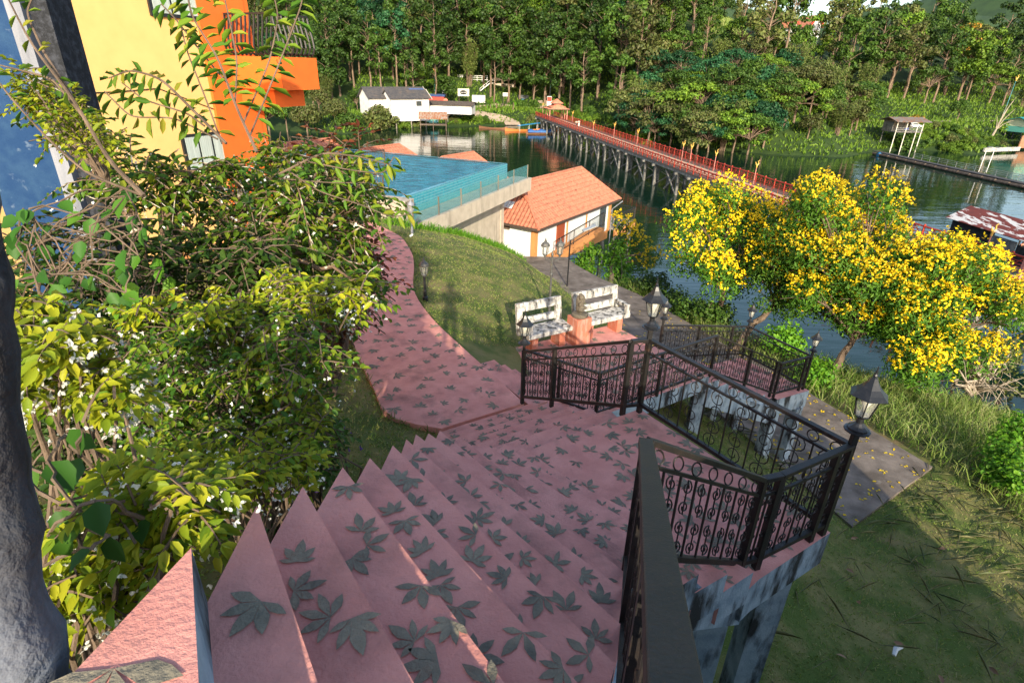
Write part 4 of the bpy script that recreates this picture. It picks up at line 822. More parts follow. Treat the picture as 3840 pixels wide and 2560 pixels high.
bar_fence('ramp_railing', 'black scroll railing up the ochre ramp of the bungalow', a+hx*1.2-hy*.9+uz*-10.45, a+hx*7.4-hy*.9+uz*-9.9, .95, M['iron'], None, .17)
mb = MB(); p = a+hx*4.3-hy*.55+uz*-10.55; mb.bar(p-hx*3.2-uz*.25, p+hx*3.3+uz*.35, .8, .3); tag(obj('ramp', mb, M['ochre']), 'narrow ochre ramp along the bungalow wall', 'ramp')
tb = thing('round_table', 'small round table with white cups on the bungalow deck', 'table', tuple(dc+hx*.2+uz*.06)); o = dc+hx*.2+uz*.06
mb = MB(); mb.lathe(o, [(.48, .70), (.5, .72), (.48, .74)], 16); obj('top', mb, M['galv'], tb); mb = MB(); mb.lathe(o, [(.2, 0), (.04, .05), (.04, .7)], 10); obj('leg', mb, M['iron'], tb)
mb = MB(); mb.lathe(o+(.1, .1, .74), [(.05, 0), (.07, .1)], 8); tag(obj('cup', mb, M['white']), 'white cup on the deck table', 'cup')
for s_, l in ((-1, 'dark high backed chair left of the deck table'), (1, 'dark high backed chair behind the deck table')):
    c = o+hx*.9*s_*.8+hy*.7; ch = thing('chair', l, 'chair', tuple(c), 'chairs on the bungalow deck')
    mb = MB(); mb.box(c+uz*.44, (.45, .45, .05), AXH); obj('seat', mb, M['black'], ch); mb = MB(); mb.box(c+uz*.8+hy*.21, (.45, .05, .7), AXH); obj('backrest', mb, M['black'], ch)
    for i in (-1, 1):
        for j in (-1, 1): mb = MB(); mb.bar(c+hx*.19*i+hy*.19*j, c+hx*.19*i+hy*.19*j+uz*.43, .04); obj('leg', mb, M['black'], ch)
p = dc+hx*1.6+hy*1.9+uz*.05; t = thing('globe_lamp', 'globe lamp on the far corner of the bungalow deck', 'lamp', tuple(p)); mb = MB(); mb.bar(p, p+uz*1.5, .05); obj('pole', mb, M['black'], t); mb = MB(); ball(mb, p+uz*1.65, .2); obj('globe', mb, M['offwhite'], t, smooth=True)
# bungalows beyond the pool
BG = 'clay roofed bungalows beyond the pool'
for l, px, py, y, L in (('bungalow with only its clay roof showing behind the pool rim', 1497, 541, 52, 9), ('bungalow roof nearest the pool corner', 1775, 570, 52, 8), ('bungalow roof at the pool end behind the shrubs', 1235, 520, 50, 8)):
    c = np.array(GY(px, py, y)); z = c[2]-2.1; t = thing('bungalow', l, 'house', (c[0], c[1], z-2.2), BG)
    hip_roof(t, np.array((c[0], c[1], z))-hx*2.6, hx, hy, L, 5.6, 2.1, -1.5, 2.6, M['tile'], .3, .4)
    mb = MB(); mb.box((*(np.array((c[0], c[1]))-hx[:2]*2.6), z-1.3), (L-1.2, 4.4, 2.6), AXH); obj('wall', mb, M['whitewall'], t)
    for i in (-1, 1):
        for j in (-1, 1): q = np.array((c[0], c[1], 0))-hx*2.6+hx*(L/2-1)*i+hy*1.9*j; mb = MB(); mb.tube([(q[0], q[1], -20), (q[0], q[1], z-2.5)], .17, 8); obj('pillar', mb, M['greywood'], t)
# ---------------------------------------------------------------- the red bridge
BZ = -13.86
bA, bB = np.array(G(1850+2040*.38265, 200+1215*.38265, BZ)), np.array(G(1850+600*.38265, 200+690*.38265, BZ))   # near side rail foot
fA, fB = np.array(G(1850+2352*.38265, 200+1190*.38265, BZ)), np.array(G(1850+700*.38265, 200+632*.38265, BZ))   # far side rail foot
u1 = unit(bB-bA); u2 = unit(fB-fA); bu = unit(u1+u2); bs = np.array((bu[1], -bu[0], 0))
mid = (bA+fA)/2; mid = mid+bu*((bA-mid)@bu); HWB = abs((fA-bA)@bs)/2
def bp(s, o, z=0): return mid+bu*s+bs*o+uz*z
S0, S1 = -48., (bB-bA)@bu+28; AXR = (bu, bs, uz)
br = thing('bridge', 'long red railed footbridge on grey timber piers crossing the lake', 'bridge', tuple(bp(20, 0)))
mb = MB(); mb.box(bp((S0+S1)/2, 0, -.12), (S1-S0, 2*HWB+.3, .2), AXR); obj('deck', mb, M['deckwood'], br)
mb = MB(); mb.box(bp((S0+S1)/2, -.2, .0), (S1-S0, 2.9, .06), AXR); obj('walking_strip', mb, M['deck'], br)
for o in (-HWB, -.3, HWB): mb = MB(); mb.box(bp((S0+S1)/2, o, -.42), (S1-S0, .25, .4), AXR); obj('beam', mb, M['greywood'], br)
for o in (-1.9, 1.5):
    mb = MB(); mb.bar(bp(S0, o, .55), bp(S1, o, .55), .05); mb.bar(bp(S0, o, .3), bp(S1, o, .3), .04)
    for s in np.arange(S0, S1, 1.3): mb.bar(bp(s, o, 0), bp(s, o, .57), .05)
    obj('inner_rail', mb, M['bridgered'], br)
for o in (-HWB, HWB):
    mb = MB(); mb.tube([bp(s, o, 1.02+rng.normal(0, .015)) for s in np.arange(S0, S1, 2)], .085, 6)
    for z in (.35,): mb.tube([bp(S0, o, z), bp(S1, o, z)], .05, 5)
    for i, s in enumerate(np.arange(S0, S1-2, 2.2)):
        mb.tube([bp(s+.1, o, .12), bp(s+1.1, o, .95)], .045, 5); mb.tube([bp(s+2.1, o, .12), bp(s+1.1, o, .95)], .045, 5); mb.tube([bp(s+1.1, o, .12), bp(s+1.1, o, .98)], .04, 5); mb.tube([bp(s+.1, o, .62), bp(s+2.1, o, .62)], .035, 5)
    rl = obj('railing', mb, M['bridgered'], br)
    for s in np.arange(S0, S1, 2.2): mb = MB(); mb.tube([bp(s, o, -.3), bp(s, o, 1.22)], .1, 6); obj('post', mb, M['bridgered'], rl)
k = 0
for s in np.arange(S0+4, S1-2, 6.6):
    s = s+(1.1 if k % 2 else -1.1); k += 1; mb = MB()
    for o in (-HWB+.2, 0 if k % 3 == 0 else -.3, HWB-.2): mb.box(bp(s, o, (ZW-1.5-BZ-.5)/2), (.42, .42, -(ZW-1.5-BZ)-.5), AXR)
    mb.box(bp(s, 0, -.75), (.4, 2*HWB+1.1, .32), AXR)
    mb.bar(bp(s, -HWB+.2, -.9), bp(s, HWB-.2, ZW-BZ+.1), .16); mb.bar(bp(s, HWB-.2, -.9), bp(s, -HWB+.2, ZW-BZ+.1), .16)
    if k % 2: mb.bar(bp(s, -HWB+.1, -.9), bp(s+4.4, -HWB+.1, ZW-BZ+.2), .2); mb.bar(bp(s+4.4, -HWB+.05, -.9), bp(s, -HWB+.05, ZW-BZ+.2), .2)
    obj('pier', mb, M['greywood'], br)
def bridge_lamp(label, s, o):
    c = bp(s, o, 0); t = thing('bridge_lamp', label, 'lamp', tuple(c), 'golden bird lamps along the bridge')
    mb = MB(); mb.tube([c, c+uz*2.3], [.07, .05], 6); obj('pole', mb, M['redpink'], t)
    mb = MB(); mb.tube([c+uz*2.2, c+uz*2.5], .09, 6); mb.tube([c+uz*2.45, c+uz*2.75+bs*.2, c+uz*3.05+bs*.1, c+uz*3.2+bs*.3], [.1, .09, .06, .03], 6); mb.tube([c+uz*2.45, c+uz*2.75-bs*.2, c+uz*3.0-bs*.28], [.09, .07, .02], 6); obj('bird_top', mb, M['gold'], t)
    return t
l0 = None
def bs_of(px, py): p = np.array(G(px, py, BZ)); return (p-mid)@bu, (p-mid)@bs
LB = [((2647, 610), 'golden topped bridge lamp second from the yellow trees'), ((2537, 600), 'golden topped bridge lamp on the near side above the crossed piers'), ((2366, 543), 'golden topped bridge lamp opposite the trailing bushes'), ((2331, 514), 'golden topped bridge lamp halfway along the far rail'),
      ((2240, 507), 'golden topped bridge lamp just right of the two walkers'), ((2138, 461), 'golden topped bridge lamp just left of the two walkers'), ((2133, 447), 'golden topped bridge lamp on the far rail before the walkers'), ((2060, 437), 'golden topped bridge lamp near the pavilion'), ((2066, 424), 'golden topped bridge lamp on the far rail by the red banner'),
      ((2765, 640), 'golden topped bridge lamp directly behind the left yellow tree'), ((3667, 981), 'golden topped bridge lamp between yellow tree and rusty floating hut'), ((2912, 690), 'golden bridge lamp seen over the yellow crown')]
for (px, py), l in LB:
    s, o = bs_of(px, py); o = float(np.clip(o, -HWB+.3, HWB-.3)); o = -2.05 if o < 0 else 1.75
    if l0 is None: l0 = bridge_lamp(l, s, o)
    else: dup(l0, tuple(bp(s, o)), label=l)
def pavilion(label, c, ax, ay, L, Wd, hp, m, posts=(3, 2)):
    t = thing('pavilion', label, 'pavilion', tuple(c)); A3 = (ax, ay, uz); c = np.asarray(c, float)
    for i in range(posts[0]):
        for j in range(posts[1]):
            x, y = (i/(posts[0]-1)-.5)*L*.84, (j/(posts[1]-1)-.5)*Wd*.84; mb = MB(); mb.box(c+ax*x+ay*y+uz*hp/2, (.22, .22, hp), A3); obj('post', mb, M['redpink'], t)
    zz = hp
    for i, (f, h) in enumerate(((1, .95), (.72, .75), (.5, 1.15))):
        l, w_ = L*f, Wd*f; hip_roof(t, c+uz*zz, ax, ay, l, w_, h, -.02*l if i == 2 else -l*.3, .02*l if i == 2 else l*.3, m, .5, .5, name='roof', capr=.09)
        mb = MB(); mb.box(c+uz*(zz-.02), (l*.97, w_*.97, .1), A3); obj('ceiling', mb, M['redpink'], t)
        if i == 1: mb = MB(); mb.box(c+uz*(zz+h*.6), (L*.36, Wd*.36, 1.1), A3); obj('neck', mb, M['bridgered'], t)
        zz += h*(.55 if i == 0 else 1.25)
    return t
s, o = bs_of(2045, 447); pavilion('red three tiered tile roof pavilion at the far end of the bridge', bp(s, 0), bu, bs, 6.2, 6.2, 2.9, M['tilefar'])
c = np.array(G(3815, 1085, BZ)); s = (c-mid)@bu; pavilion('red posted pavilion on the bridge at the right edge by the floating hut', bp(s-1.6, 1.0), bu, bs, 5.4, 5.4, 3.0, M['tilefar'])
s, o = bs_of(2166, 477); c = bp(s, -.3, .04); az = math.atan2(bu[0], bu[1])
WG = 'two people walking on the bridge'
person('person in white shirt and trousers walking on the bridge', tuple(c+bs*.38), az, 1.72, M['skin'], M['cloth_white'], M['cloth_white'], M['hair'], 'walk', group=WG)
person('person in dark clothes walking beside the one in white', tuple(c-bs*.3), az, 1.6, M['skin'], M['cloth_white'], M['cloth_dark'], M['hair'], 'walk', group=WG)
# ---------------------------------------------------------------- houses
def frame_of(deg): a = R(deg); x = np.array((math.cos(a), math.sin(a), 0)); return x, np.array((-x[1], x[0], 0))
def gable_roof(mb, c, x, y, L, Wd, h, over=.5, th=.12, mi=0):  # ridge along x, c = eave-level centre
    for s_ in (-1, 1):
        a = c+y*s_*(Wd/2+over)-uz*h*over/(Wd/2); r_ = c+uz*h; d = unit(r_-a); nrm = np.cross(x, d)
        mb.box((a+r_)/2+uz*th*.3, (L+2*over, np.linalg.norm(r_-a)+.06, th), (x, d, nrm), mi)
def gable_ends(mb, c, x, y, L, Wd, h, mi=0):
    for s_ in (-1, 1):
        o = c+x*s_*(L/2); V = [o-y*Wd/2, o+y*Wd/2, o+uz*(h-.05)]; V2 = [v-x*s_*.15 for v in V]; mb.add(V+V2, [(0, 1, 2), (3, 4, 5), (0, 1, 4, 3), (1, 2, 5, 4), (0, 2, 5, 3)], mi)
def shack(name, label, c, deg, L, Wd, h, rh, wallm, roofm, over=.5, stilts=0, group=None, wins=(), cat='house', door=None):
    x, y = frame_of(deg); c = np.asarray(c, float); t = thing(name, label, cat, tuple(c), group); A3 = (x, y, uz); b0 = c+uz*stilts
    mb = MB(); mb.box(b0+uz*h/2, (L, Wd, h), A3); gable_ends(mb, b0+uz*h, x, y, L, Wd, rh); obj('wall', mb, wallm, t)
    mb = MB(); gable_roof(mb, b0+uz*h, x, y, L, Wd, rh, over); obj('roof', mb, roofm, t)
    for (side, u, z, w_, hh) in wins:
        o, ax = {'f': (b0-y*(Wd/2), x), 'r': (b0+x*(L/2), y), 'l': (b0-x*(L/2), y)}[side]; n_ = {'f': -y, 'r': x, 'l': -x}[side]
        mb = MB(); mb.box(o+ax*u+uz*z+n_*.01, (w_+.12, .14, hh+.12), (ax, n_, uz)); f = obj('window', mb, M['greyband'], t); mb = MB(); mb.box(o+ax*u+uz*z+n_*.05, (w_, .1, hh), (ax, n_, uz)); obj('pane', mb, M['pane'], f)
    if stilts:
        for i in np.linspace(-.45, .45, max(2, int(L/3)+1)):
            for j in (-.45, .45): mb = MB(); q = c+x*i*L+y*j*Wd; mb.tube([q-uz*3, q+uz*stilts], .13, 6); obj('stilt', mb, M['greywood'], t)
    return t, x, y, b0
# white two storey house
hc = np.array(G(1530, 455, -16.4)); hc[2] = -15.9
x, y = frame_of(35); A3 = (x, y, uz); t = thing('white_house', 'white two storey lakeside house with two gables and patched dark tin roof', 'house', tuple(hc))
main = hc-x*3+y*3.2; fr = hc-x*1.5-y*1.6
mb = MB(); mb.box(main+uz*3.3, (19, 8, 6.6), A3); gable_ends(mb, main+uz*6.6, x, y, 19, 8, 2.6); mb.box(fr+uz*3.3+x*.4, (12.5, 6.5, 6.6), A3); gable_ends(mb, fr+uz*6.6+x*.4, x, y, 12.5, 6.5, 2.0); obj('wall', mb, M['dirtywhite'], t)
mb = MB(); gable_roof(mb, main+uz*6.6, x, y, 19, 8, 2.6, .7); gable_roof(mb, fr+uz*6.6+x*.4, x, y, 12.5, 6.5, 2.0, .6); rf = obj('roof', mb, M['tintop'], t)
mb = MB(); sd_ = unit(np.array((0, 0, 2.6))-0+(-y*-4)); dd = unit(y*4+uz*2.6); nn = np.cross(x, dd)
mb.box(main+uz*8.0-y*2.2+x*7.2+nn*.2, (5, 2.6, .06), (x, unit(y*4.0+uz*2.6), np.cross(x, unit(y*4+uz*2.6)))); obj('blue_sheet', mb, M['bluetin'], rf)
mb = MB()
for cc, L, Wd, h in ((main+uz*6.6, 19, 8, 2.6), (fr+uz*6.6+x*.4, 12.5, 6.5, 2.0)):
    for s_ in (-1, 1): e = cc+x*(L/2+.72); mb.bar(e+y*s_*(Wd/2+.7)-uz*h*.7/(Wd/2), e+uz*(h+.05), .08, .35)
obj('barge_board', mb, M['offwhite'], rf)
def win(o, ax, n_, w_, h_): 
    mb = MB(); mb.box(o, (w_+.15, .12, h_+.15), (ax, n_, uz)); f = obj('window', mb, M['greyband'], t); mb = MB(); mb.box(o+n_*.04, (w_, .1, h_), (ax, n_, uz)); obj('pane', mb, M['pane'], f)
for u in (-1.5, 1.6): win(fr+x*6.66+y*u+uz*4.9, y, x, 1.5, 1.2)
win(main+x*9.5-y*2.0+uz*4.9, y, x, 1.4, 1.2); win(main+x*9.5+y*1.6+uz*4.9, y, x, 1.1, 1.2)
for u, z in ((3.2, 4.9), (4.3, 1.9)): win(fr+x*u-y*3.25+uz*z, x, -y, 1.7 if z > 3 else .6, 1.3)
mb = MB(); mb.box(fr+x*7.6+y*.6+uz*2.2, (2.4, 6.6, .1), (unit(x-uz*.35), y, uz)); obj('porch_roof', mb, M['greyroof'], t)
mb = MB(); mb.box(fr+x*9.3-y*1.4+uz*1.2, (.08, 3.1, 1.8), A3); mb.box(fr+x*9.25+y*1.9+uz*1.25, (.08, 3.2, 1.7), A3); tag(obj('awning', mb, M['tarp']), 'bright blue tarpaulin awning hanging on the white house porch', 'awning')
mb = MB(); mb.box(fr+x*8.2+y*.4-uz*.6, (3, 7, .25), A3); mb.box(fr+x*9.5+y*.4-uz*.1, (.1, 7, .7), A3); obj('porch_floor', mb, M['palet'], t)
for u in (-5, 0, 5):
    for v in (-3, 3): q = fr+x*(u+.5)+y*v; mb = MB(); mb.tube([q-uz*3.2, q+uz*.1], .2, 6); obj('stilt', mb, M['conc'], t)
q = fr+x*9.2+y*.5; mb = MB(); mb.box(q-uz*2.1, (1.6, 1.6, 1.9), A3); obj('tank_room', mb, M['palet'], t)
# turquoise roofed shack, rusty lean-to, long dark shed
c = np.array(G(1632, 447, -16.2)); shack('turquoise_shack', 'wooden shack with pale turquoise roof and deep blue curtain', c+uz*.4, -5, 10.5, 5.5, 2.7, .5, M['wood'], M['palet'], .6, 1.0, wins=(('f', -3.5, 1.6, .9, 1.1), ('f', -1, 1.5, 1, 1.4)))
x, y = frame_of(-5); mb = MB(); mb.box(c+uz*3.05-y*2.9+x*2.6, (3.2, .1, 1.6), (x, y, uz)); tag(obj('curtain', mb, M['deepblue']), 'deep blue curtain hung on the turquoise roofed shack', 'curtain')
c = np.array(G(1625, 475, -17)); x, y = frame_of(8); t = thing('rusty_shed', 'open lakeside shed under a rusty patched tin roof', 'shed', tuple(c))
mb = MB(); mb.box(c+uz*3.1, (8.5, 5.2, .12), (x, unit(y+uz*.33), unit(uz-y*.33))); obj('roof', mb, M['rusttin'], t)
for i in (-3.8, 0, 3.8):
    for j, z in ((-2.2, 2.5), (2.2, 3.9)): q = c+x*i+y*j; mb = MB(); mb.tube([q-uz*2, q+uz*z], .1, 6); obj('post', mb, M['wood'], t)
mb = MB(); mb.box(c+uz*.6, (8, 4.4, .15), (x, y, uz)); obj('floor', mb, M['wood'], t)
shack('long_shed', 'long low shed with dark brown roof behind the turquoise shack', np.array(G(1690, 425, -14.2)), -8, 15, 6, 2.7, .9, M['dirtywhite'], M['brownroof'], .6)
mb = MB(); q = np.array(G(1671, 379, -10.8)); mb.lathe(q, [(.05, 0), (.7, .3), (.75, .35)], 12, ax=((1, 0, 0), (0, .5, .86), (0, -.86, .5))); tag(obj('satellite_dish', mb, M['terra']), 'small orange satellite dish on the long shed roof', 'dish')
shack('red_fronted_shop', 'small shop with red printed front beside the white house gable', np.array(G(1632, 395, -13.6)), 0, 7, 4, 3.2, .5, M['redsign'], M['bluetin'], .4)
shack('green_roof_house', 'wooden house with dark green tin roof among the trees at left', np.array(G(1330, 370, -14)), 30, 12, 8, 5.6, 1.8, M['wood'], M['greentin'], 1.0, wins=(('r', 0, 1.3, 1.2, 1.2), ('r', -1, 4.2, 2.6, .8)))
shack('dark_roof_hut', 'small turquoise hut with dark roof above the green roofed house', np.array(G(1330, 335, -10)), 15, 8, 5, 2.8, 1.1, M['palet'], M['tintop'], .6)
shack('tarp_stall', 'blue tarpaulin covered stall high among the forest trees', np.array(G(1450, 265, -6)), 10, 9, 4, 2.6, .7, M['wood'], M['tarp'], .8)
SG = 'market stalls behind the bridge pavilion'
for l, px, py, L, rm_, wm in (('grey roofed stall left of the bridge pavilion with blue side', 1975, 392, 6, 'greyroof', 'tarp'), ('grey steep roofed stall directly behind the pavilion', 2050, 385, 8, 'greyroof', 'dirtywhite'), ('brown roofed stall with white shutter right of the banner', 2110, 385, 8, 'brownroof', 'dirtywhite'),
      ('grey roofed stall with red goods right of the brown roof', 2182, 382, 6, 'greyroof', 'redsign'), ('orange fronted stall half hidden by vines', 2255, 375, 6, 'brownroof', 'terra'), ('red roofed stall with blue shutter under the feathery trees', 2340, 395, 10, 'redsign', 'bluetin')):
    shack('market_stall', l, np.array(G(px, py, -13.8)), rng.uniform(-8, 8), L, 4, 2.5, .8, M[wm], M[rm_], .6, group=SG, cat='stall')
# teal house on stilts at the right edge
c = np.array(G(3825, 545, -17)); c[2] = -14.2; t, x, y, b0 = shack('teal_house', 'cream and teal stilt house with bright teal tin roof at the right edge', c+np.array((2.5, 3, 0)), 20, 8, 6.5, 2.9, 1.0, M['creamwall'], M['tealtin'], .9, .6, wins=(('f', 2, 1.6, 1.4, 1.4),))
mb = MB(); mb.box(b0+uz*.75, (8.06, 6.56, 1.5), (x, y, uz)); obj('lower_wall', mb, M['tealwall'], t)
mb = MB(); bal = b0-y*4.2+x*2.5; mb.box(bal, (4, 1.6, .15), (x, y, uz))
for i in np.arange(-2, 2.05, .25): mb.bar(bal-y*.78+x*i, bal-y*.78+x*i+uz*.9, .06)
mb.bar(bal-y*.78-x*2+uz*.9, bal-y*.78+x*2+uz*.9, .1); obj('balcony', mb, M['white'], t)
q = np.array(G(3790, 566, -17.0))+np.array((0, 3, 0)); mb = MB(); mb.box(q, (14, .4, 1.0), (x, y, uz)); tag(obj('bank_wall', mb, M['whitec']), 'low pale concrete wall below the teal stilt house', 'wall')
mb = MB(); mb.box(c+np.array((2, -1.5, -1.6)), (11, .3, 3.4), (x, unit(y-uz*.5), uz)); e_ = struct('bare_earth', mb, M['dirt'])
# open stilt hut with rusty roof
c = np.array(G(3375, 560, -17.5)); c = c+np.array((0, 1.5, 0)); fz = -13.1; x, y = frame_of(8); t = thing('stilt_hut', 'open hut on tall pale stilts under a rusty grey roof', 'hut', tuple(c)); f0 = np.array((c[0], c[1], fz))
mb = MB(); mb.box(f0, (8, 5, .2), (x, y, uz)); obj('floor', mb, M['greywood'], t)
mb = MB(); gable_roof(mb, f0+uz*2.7, x, y, 8.4, 5.4, .7, .8); obj('roof', mb, mat('rusty_grey_roof', (.16, .15, .145), (.20, .10, .06), 1.2, .45, .6, .85), t)
mb = MB(); mb.box(f0+uz*1.3+y*2.45, (8, .1, 2.5), (x, y, uz)); mb.box(f0+uz*1.2-x*3.95+y*.6, (.1, 3.5, 2.3), (x, y, uz)); obj('wall', mb, M['greywood'], t)
mb = MB()
for z in (.5, .95): mb.bar(f0-y*2.4-x*3.9+uz*z, f0-y*2.4+x*3.9+uz*z, .07)
obj('guard_rail', mb, M['galv'], t)
for i in (-3.7, -.9, 2.2, 3.7): q = f0+x*i-y*2.3; mb = MB(); mb.tube([q-uz*6, q+uz*2.8], .12, 6); obj('stilt', mb, M['offwhite'], t)
for i in (-3.7, 3.7): q = f0+x*i+y*2.2; mb = MB(); mb.tube([q-uz*3, q+uz*2.8], .12, 6); obj('stilt', mb, M['greywood'], t)
def motorbike(label, c, deg, m, sc=1.0):
    x, y = frame_of(deg); c = np.asarray(c, float); t = thing('motorbike', label, 'motorbike', tuple(c)); A3 = (x, y, uz)
    for s_ in (-.62, .62): mb = MB(); mb.tube([c+x*(s_+.27*math.cos(a))+uz*(.3+.27*math.sin(a)) for a in np.linspace(0, 2*PI, 13)], .05, 6); obj('wheel', mb, M['rubber'], t)
    mb = MB(); mb.tube([c-x*.6+uz*.45, c-x*.2+uz*.55, c+x*.3+uz*.5, c+x*.42+uz*.9], [.1, .16, .12, .06], 8); mb.bar(c+x*.62+uz*.3, c+x*.4+uz*.95, .06); obj('body', mb, m, t)
    mb = MB(); mb.box(c-x*.25+uz*.75, (.7, .24, .1), A3); obj('seat', mb, M['black'], t); mb = MB(); mb.bar(c+x*.4-y*.3+uz*1.0, c+x*.4+y*.3+uz*1.0, .04); obj('handlebar', mb, M['black'], t)
motorbike('blue motorbike parked on the open stilt hut floor', f0+x*.3-y*1.0+uz*.1, 10, M['deepblue'])
motorbike('dark motorbike parked beside the long shed', np.array(G(1757, 382, -13.9)), 30, M['black'])
def car(name, label, c, deg, m, L=5.0, Wd=1.75, pickup=False, van=False):
    x, y = frame_of(deg); c = np.asarray(c, float); t = thing(name, label, 'truck' if pickup else 'van' if van else 'car', tuple(c)); A3 = (x, y, uz); h = L/2
    def side(P, w_, nm, m_, par=t):
        mb = MB(); n = len(P); V = [c+x*a+uz*z-y*w_/2 for a, z in P]+[c+x*a+uz*z+y*w_/2 for a, z in P]; mb.add(V, [tuple(range(n)), tuple(range(n, 2*n))[::-1]]+[(i, n+i, n+(i+1) % n, (i+1) % n) for i in range(n)]); return obj(nm, mb, m_, par, bevel=.05)
    if pickup:
        side([(-h, .45), (h, .45), (h, .85), (h-.25, .98), (.75, 1.02), (-.75, 1.02), (-h, 1.0)], Wd, 'body', m); side([(-.85, 1.0), (-.7, 1.58), (.15, 1.6), (.8, 1.02)], Wd-.16, 'cab', m)
        side([(-.86, 1.05), (-.74, 1.5), (.12, 1.52), (.66, 1.06)], Wd-.12, 'side_windows', M['pane']); mb = MB(); mb.box(c-x*1.65+uz*.96, (1.5, Wd-.2, .12), A3); obj('bed', mb, M['black'], t)
    elif van: side([(-h, .4), (h, .4), (h, .95), (h-.9, 1.15), (h-1.7, 1.9), (-h+.1, 1.95)], Wd, 'body', m); side([(-h+.3, 1.15), (h-1.2, 1.2), (h-1.75, 1.75), (-h+.35, 1.8)], Wd+.03, 'side_windows', M['pane'])
    else: side([(-h, .4), (h, .4), (h, .8), (h-.9, .9), (h-1.6, 1.42), (-h+1, 1.45), (-h+.2, .95)], Wd, 'body', m); side([(-h+.5, .95), (h-1.1, .95), (h-1.65, 1.35), (-h+1.05, 1.38)], Wd+.03, 'side_windows', M['pane'])
    for a in (-h+.85, h-.85):
        for s_ in (-1, 1):
            o = c+x*a+y*s_*(Wd/2-.08)+uz*.34; mb = MB(); mb.lathe(o, [(.2, -.11), (.34, -.1), (.34, .1), (.2, .11)], 14, ax=(x, uz, y)); w_ = obj('wheel', mb, M['rubber'], t); mb = MB(); mb.lathe(o, [(.2, -.12), (.2, .12)], 10, ax=(x, uz, y)); obj('rim', mb, M['chrome'], w_)
    for s_ in (-1, 1): mb = MB(); mb.box(c+x*(h+.0)+y*s_*(Wd/2-.25)+uz*.78, (.06, .3, .14), A3); obj('headlight', mb, M['white'], t)
car('pickup_truck', 'bronze pickup truck parked nose away on the lake ramp', np.array(G(1797, 430, -15.6)), 160, M['truck'], pickup=True)
car('dark_van', 'dark van parked behind the banana plants', np.array(G(1865, 392, -14)), -12, M['van'], 5.2, 1.9, van=True)
car('white_car', 'white car parked at the back of the open stilt hut', f0+x*6.5+y*4.2+uz*.4, 15, M['white'], 4.2)
# floating hut with peeling red roof
pa, pb = np.array(G(3546, 815, -14.4)), np.array(G(3840, 905, -14.4)); fx = unit((pb-pa)*np.array((1, 1, 0))); fy = np.array((-fx[1], fx[0], 0)); 
t = thing('floating_hut', 'floating hut with peeling red tin roof and black net walls', 'hut', tuple(pa)); A3 = (fx, fy, uz); L = 16
mb = MB(); dd = unit(fy*2.6+uz*1.3); mb.box(pa+fx*L/2+dd*1.45, (L, 2.95, .08), (fx, dd, np.cross(fx, dd))); dd2 = unit(-fy*2.6+uz*1.0); mb.box(pa+fx*L/2+fy*5.0+uz*.3+dd2*1.3, (L, 2.8, .08), (fx, dd2, np.cross(fx, dd2))); obj('roof', mb, M['peel'], t)
mb = MB(); mb.box(pa+fx*3.3+fy*.5+uz*-1.3, (5.4, .08, 2.6), A3); mb.box(pa+fx*.6+fy*2.5+uz*-1.3, (.08, 4, 2.6), A3); mb.box(pa+fx*12+fy*.5+uz*-1.6, (6, .08, 2.0), A3); obj('net_wall', mb, M['net'], t)
mb = MB(); mb.box(pa+fx*7.4+fy*.45+uz*-1.2, (3.0, .1, 1.6), A3); obj('plank_wall', mb, M['greywood'], t)
mb = MB(); mb.box(pa+fx*L/2+fy*2.4+uz*(ZW+14.4+.3), (L+1, 5.5, .5), A3); obj('raft', mb, M['bamboo_raft'], t)
for i in (0.7, 6, 9, 15):
    for j in (.55, 4.4): q = pa+fx*i+fy*j; mb = MB(); mb.tube([q+uz*(ZW+14.5), q+uz*.1], .08, 6); obj('post', mb, M['wood'], t)
# pontoon walkway
qa, qb = np.array(G(3280, 578, ZW)), np.array(G(3840, 704, ZW)); qx = unit(qb-qa); qy = np.array((-qx[1], qx[0], 0)); LQ = np.linalg.norm(qb-qa)+25; A3 = (qx, qy, uz)
t = thing('pontoon_walkway', 'long floating walkway with pale pipe railing on the lake at right', 'jetty', tuple(qa))
mb = MB(); mb.box(qa+qx*(LQ/2)+uz*.75, (LQ, 1.7, .14), A3); obj('deck', mb, M['pontoon'], t)
mb = MB()
for i in np.arange(1, LQ, 3.2): mb.tube([qa+qx*i-qy*1.2+uz*.3, qa+qx*(i+2.9)-qy*1.2+uz*.35], .3, 7); mb.tube([qa+qx*i+qy*.9+uz*.3, qa+qx*(i+2.9)+qy*.9+uz*.3], .3, 7)
obj('floats', mb, M['bamboo_raft'], t)
mb = MB()
for z in (.6, 1.05, 1.5): mb.bar(qa+qx*13+qy*.8+uz*(.8+z*.75), qa+qx*LQ+qy*.8+uz*(.8+z*.75), .06)
for i in np.arange(13, LQ, 2.6): mb.bar(qa+qx*i+qy*.8+uz*.8, qa+qx*i+qy*.8+uz*1.95, .06)
obj('pipe_railing', mb, M['galv'], t)
BG2 = 'blue barrels floating at the head of the walkway'
for px, py, l in ((3314, 585, 'blue barrel float left of the pontoon walkway head'), (3338, 588, 'blue barrel float right beside the walkway head')):
    q = np.array(G(px, py, ZW)); mb = MB(); mb.lathe(q+uz*.25-qy*.8, [(.01, -.9), (.5, -.88), (.52, -.4), (.55, 0), (.52, .4), (.5, .88), (.01, .9)], 12, ax=(qx, uz, qy)); tag(obj('barrel', mb, M['barrel']), l, 'barrel', BG2)
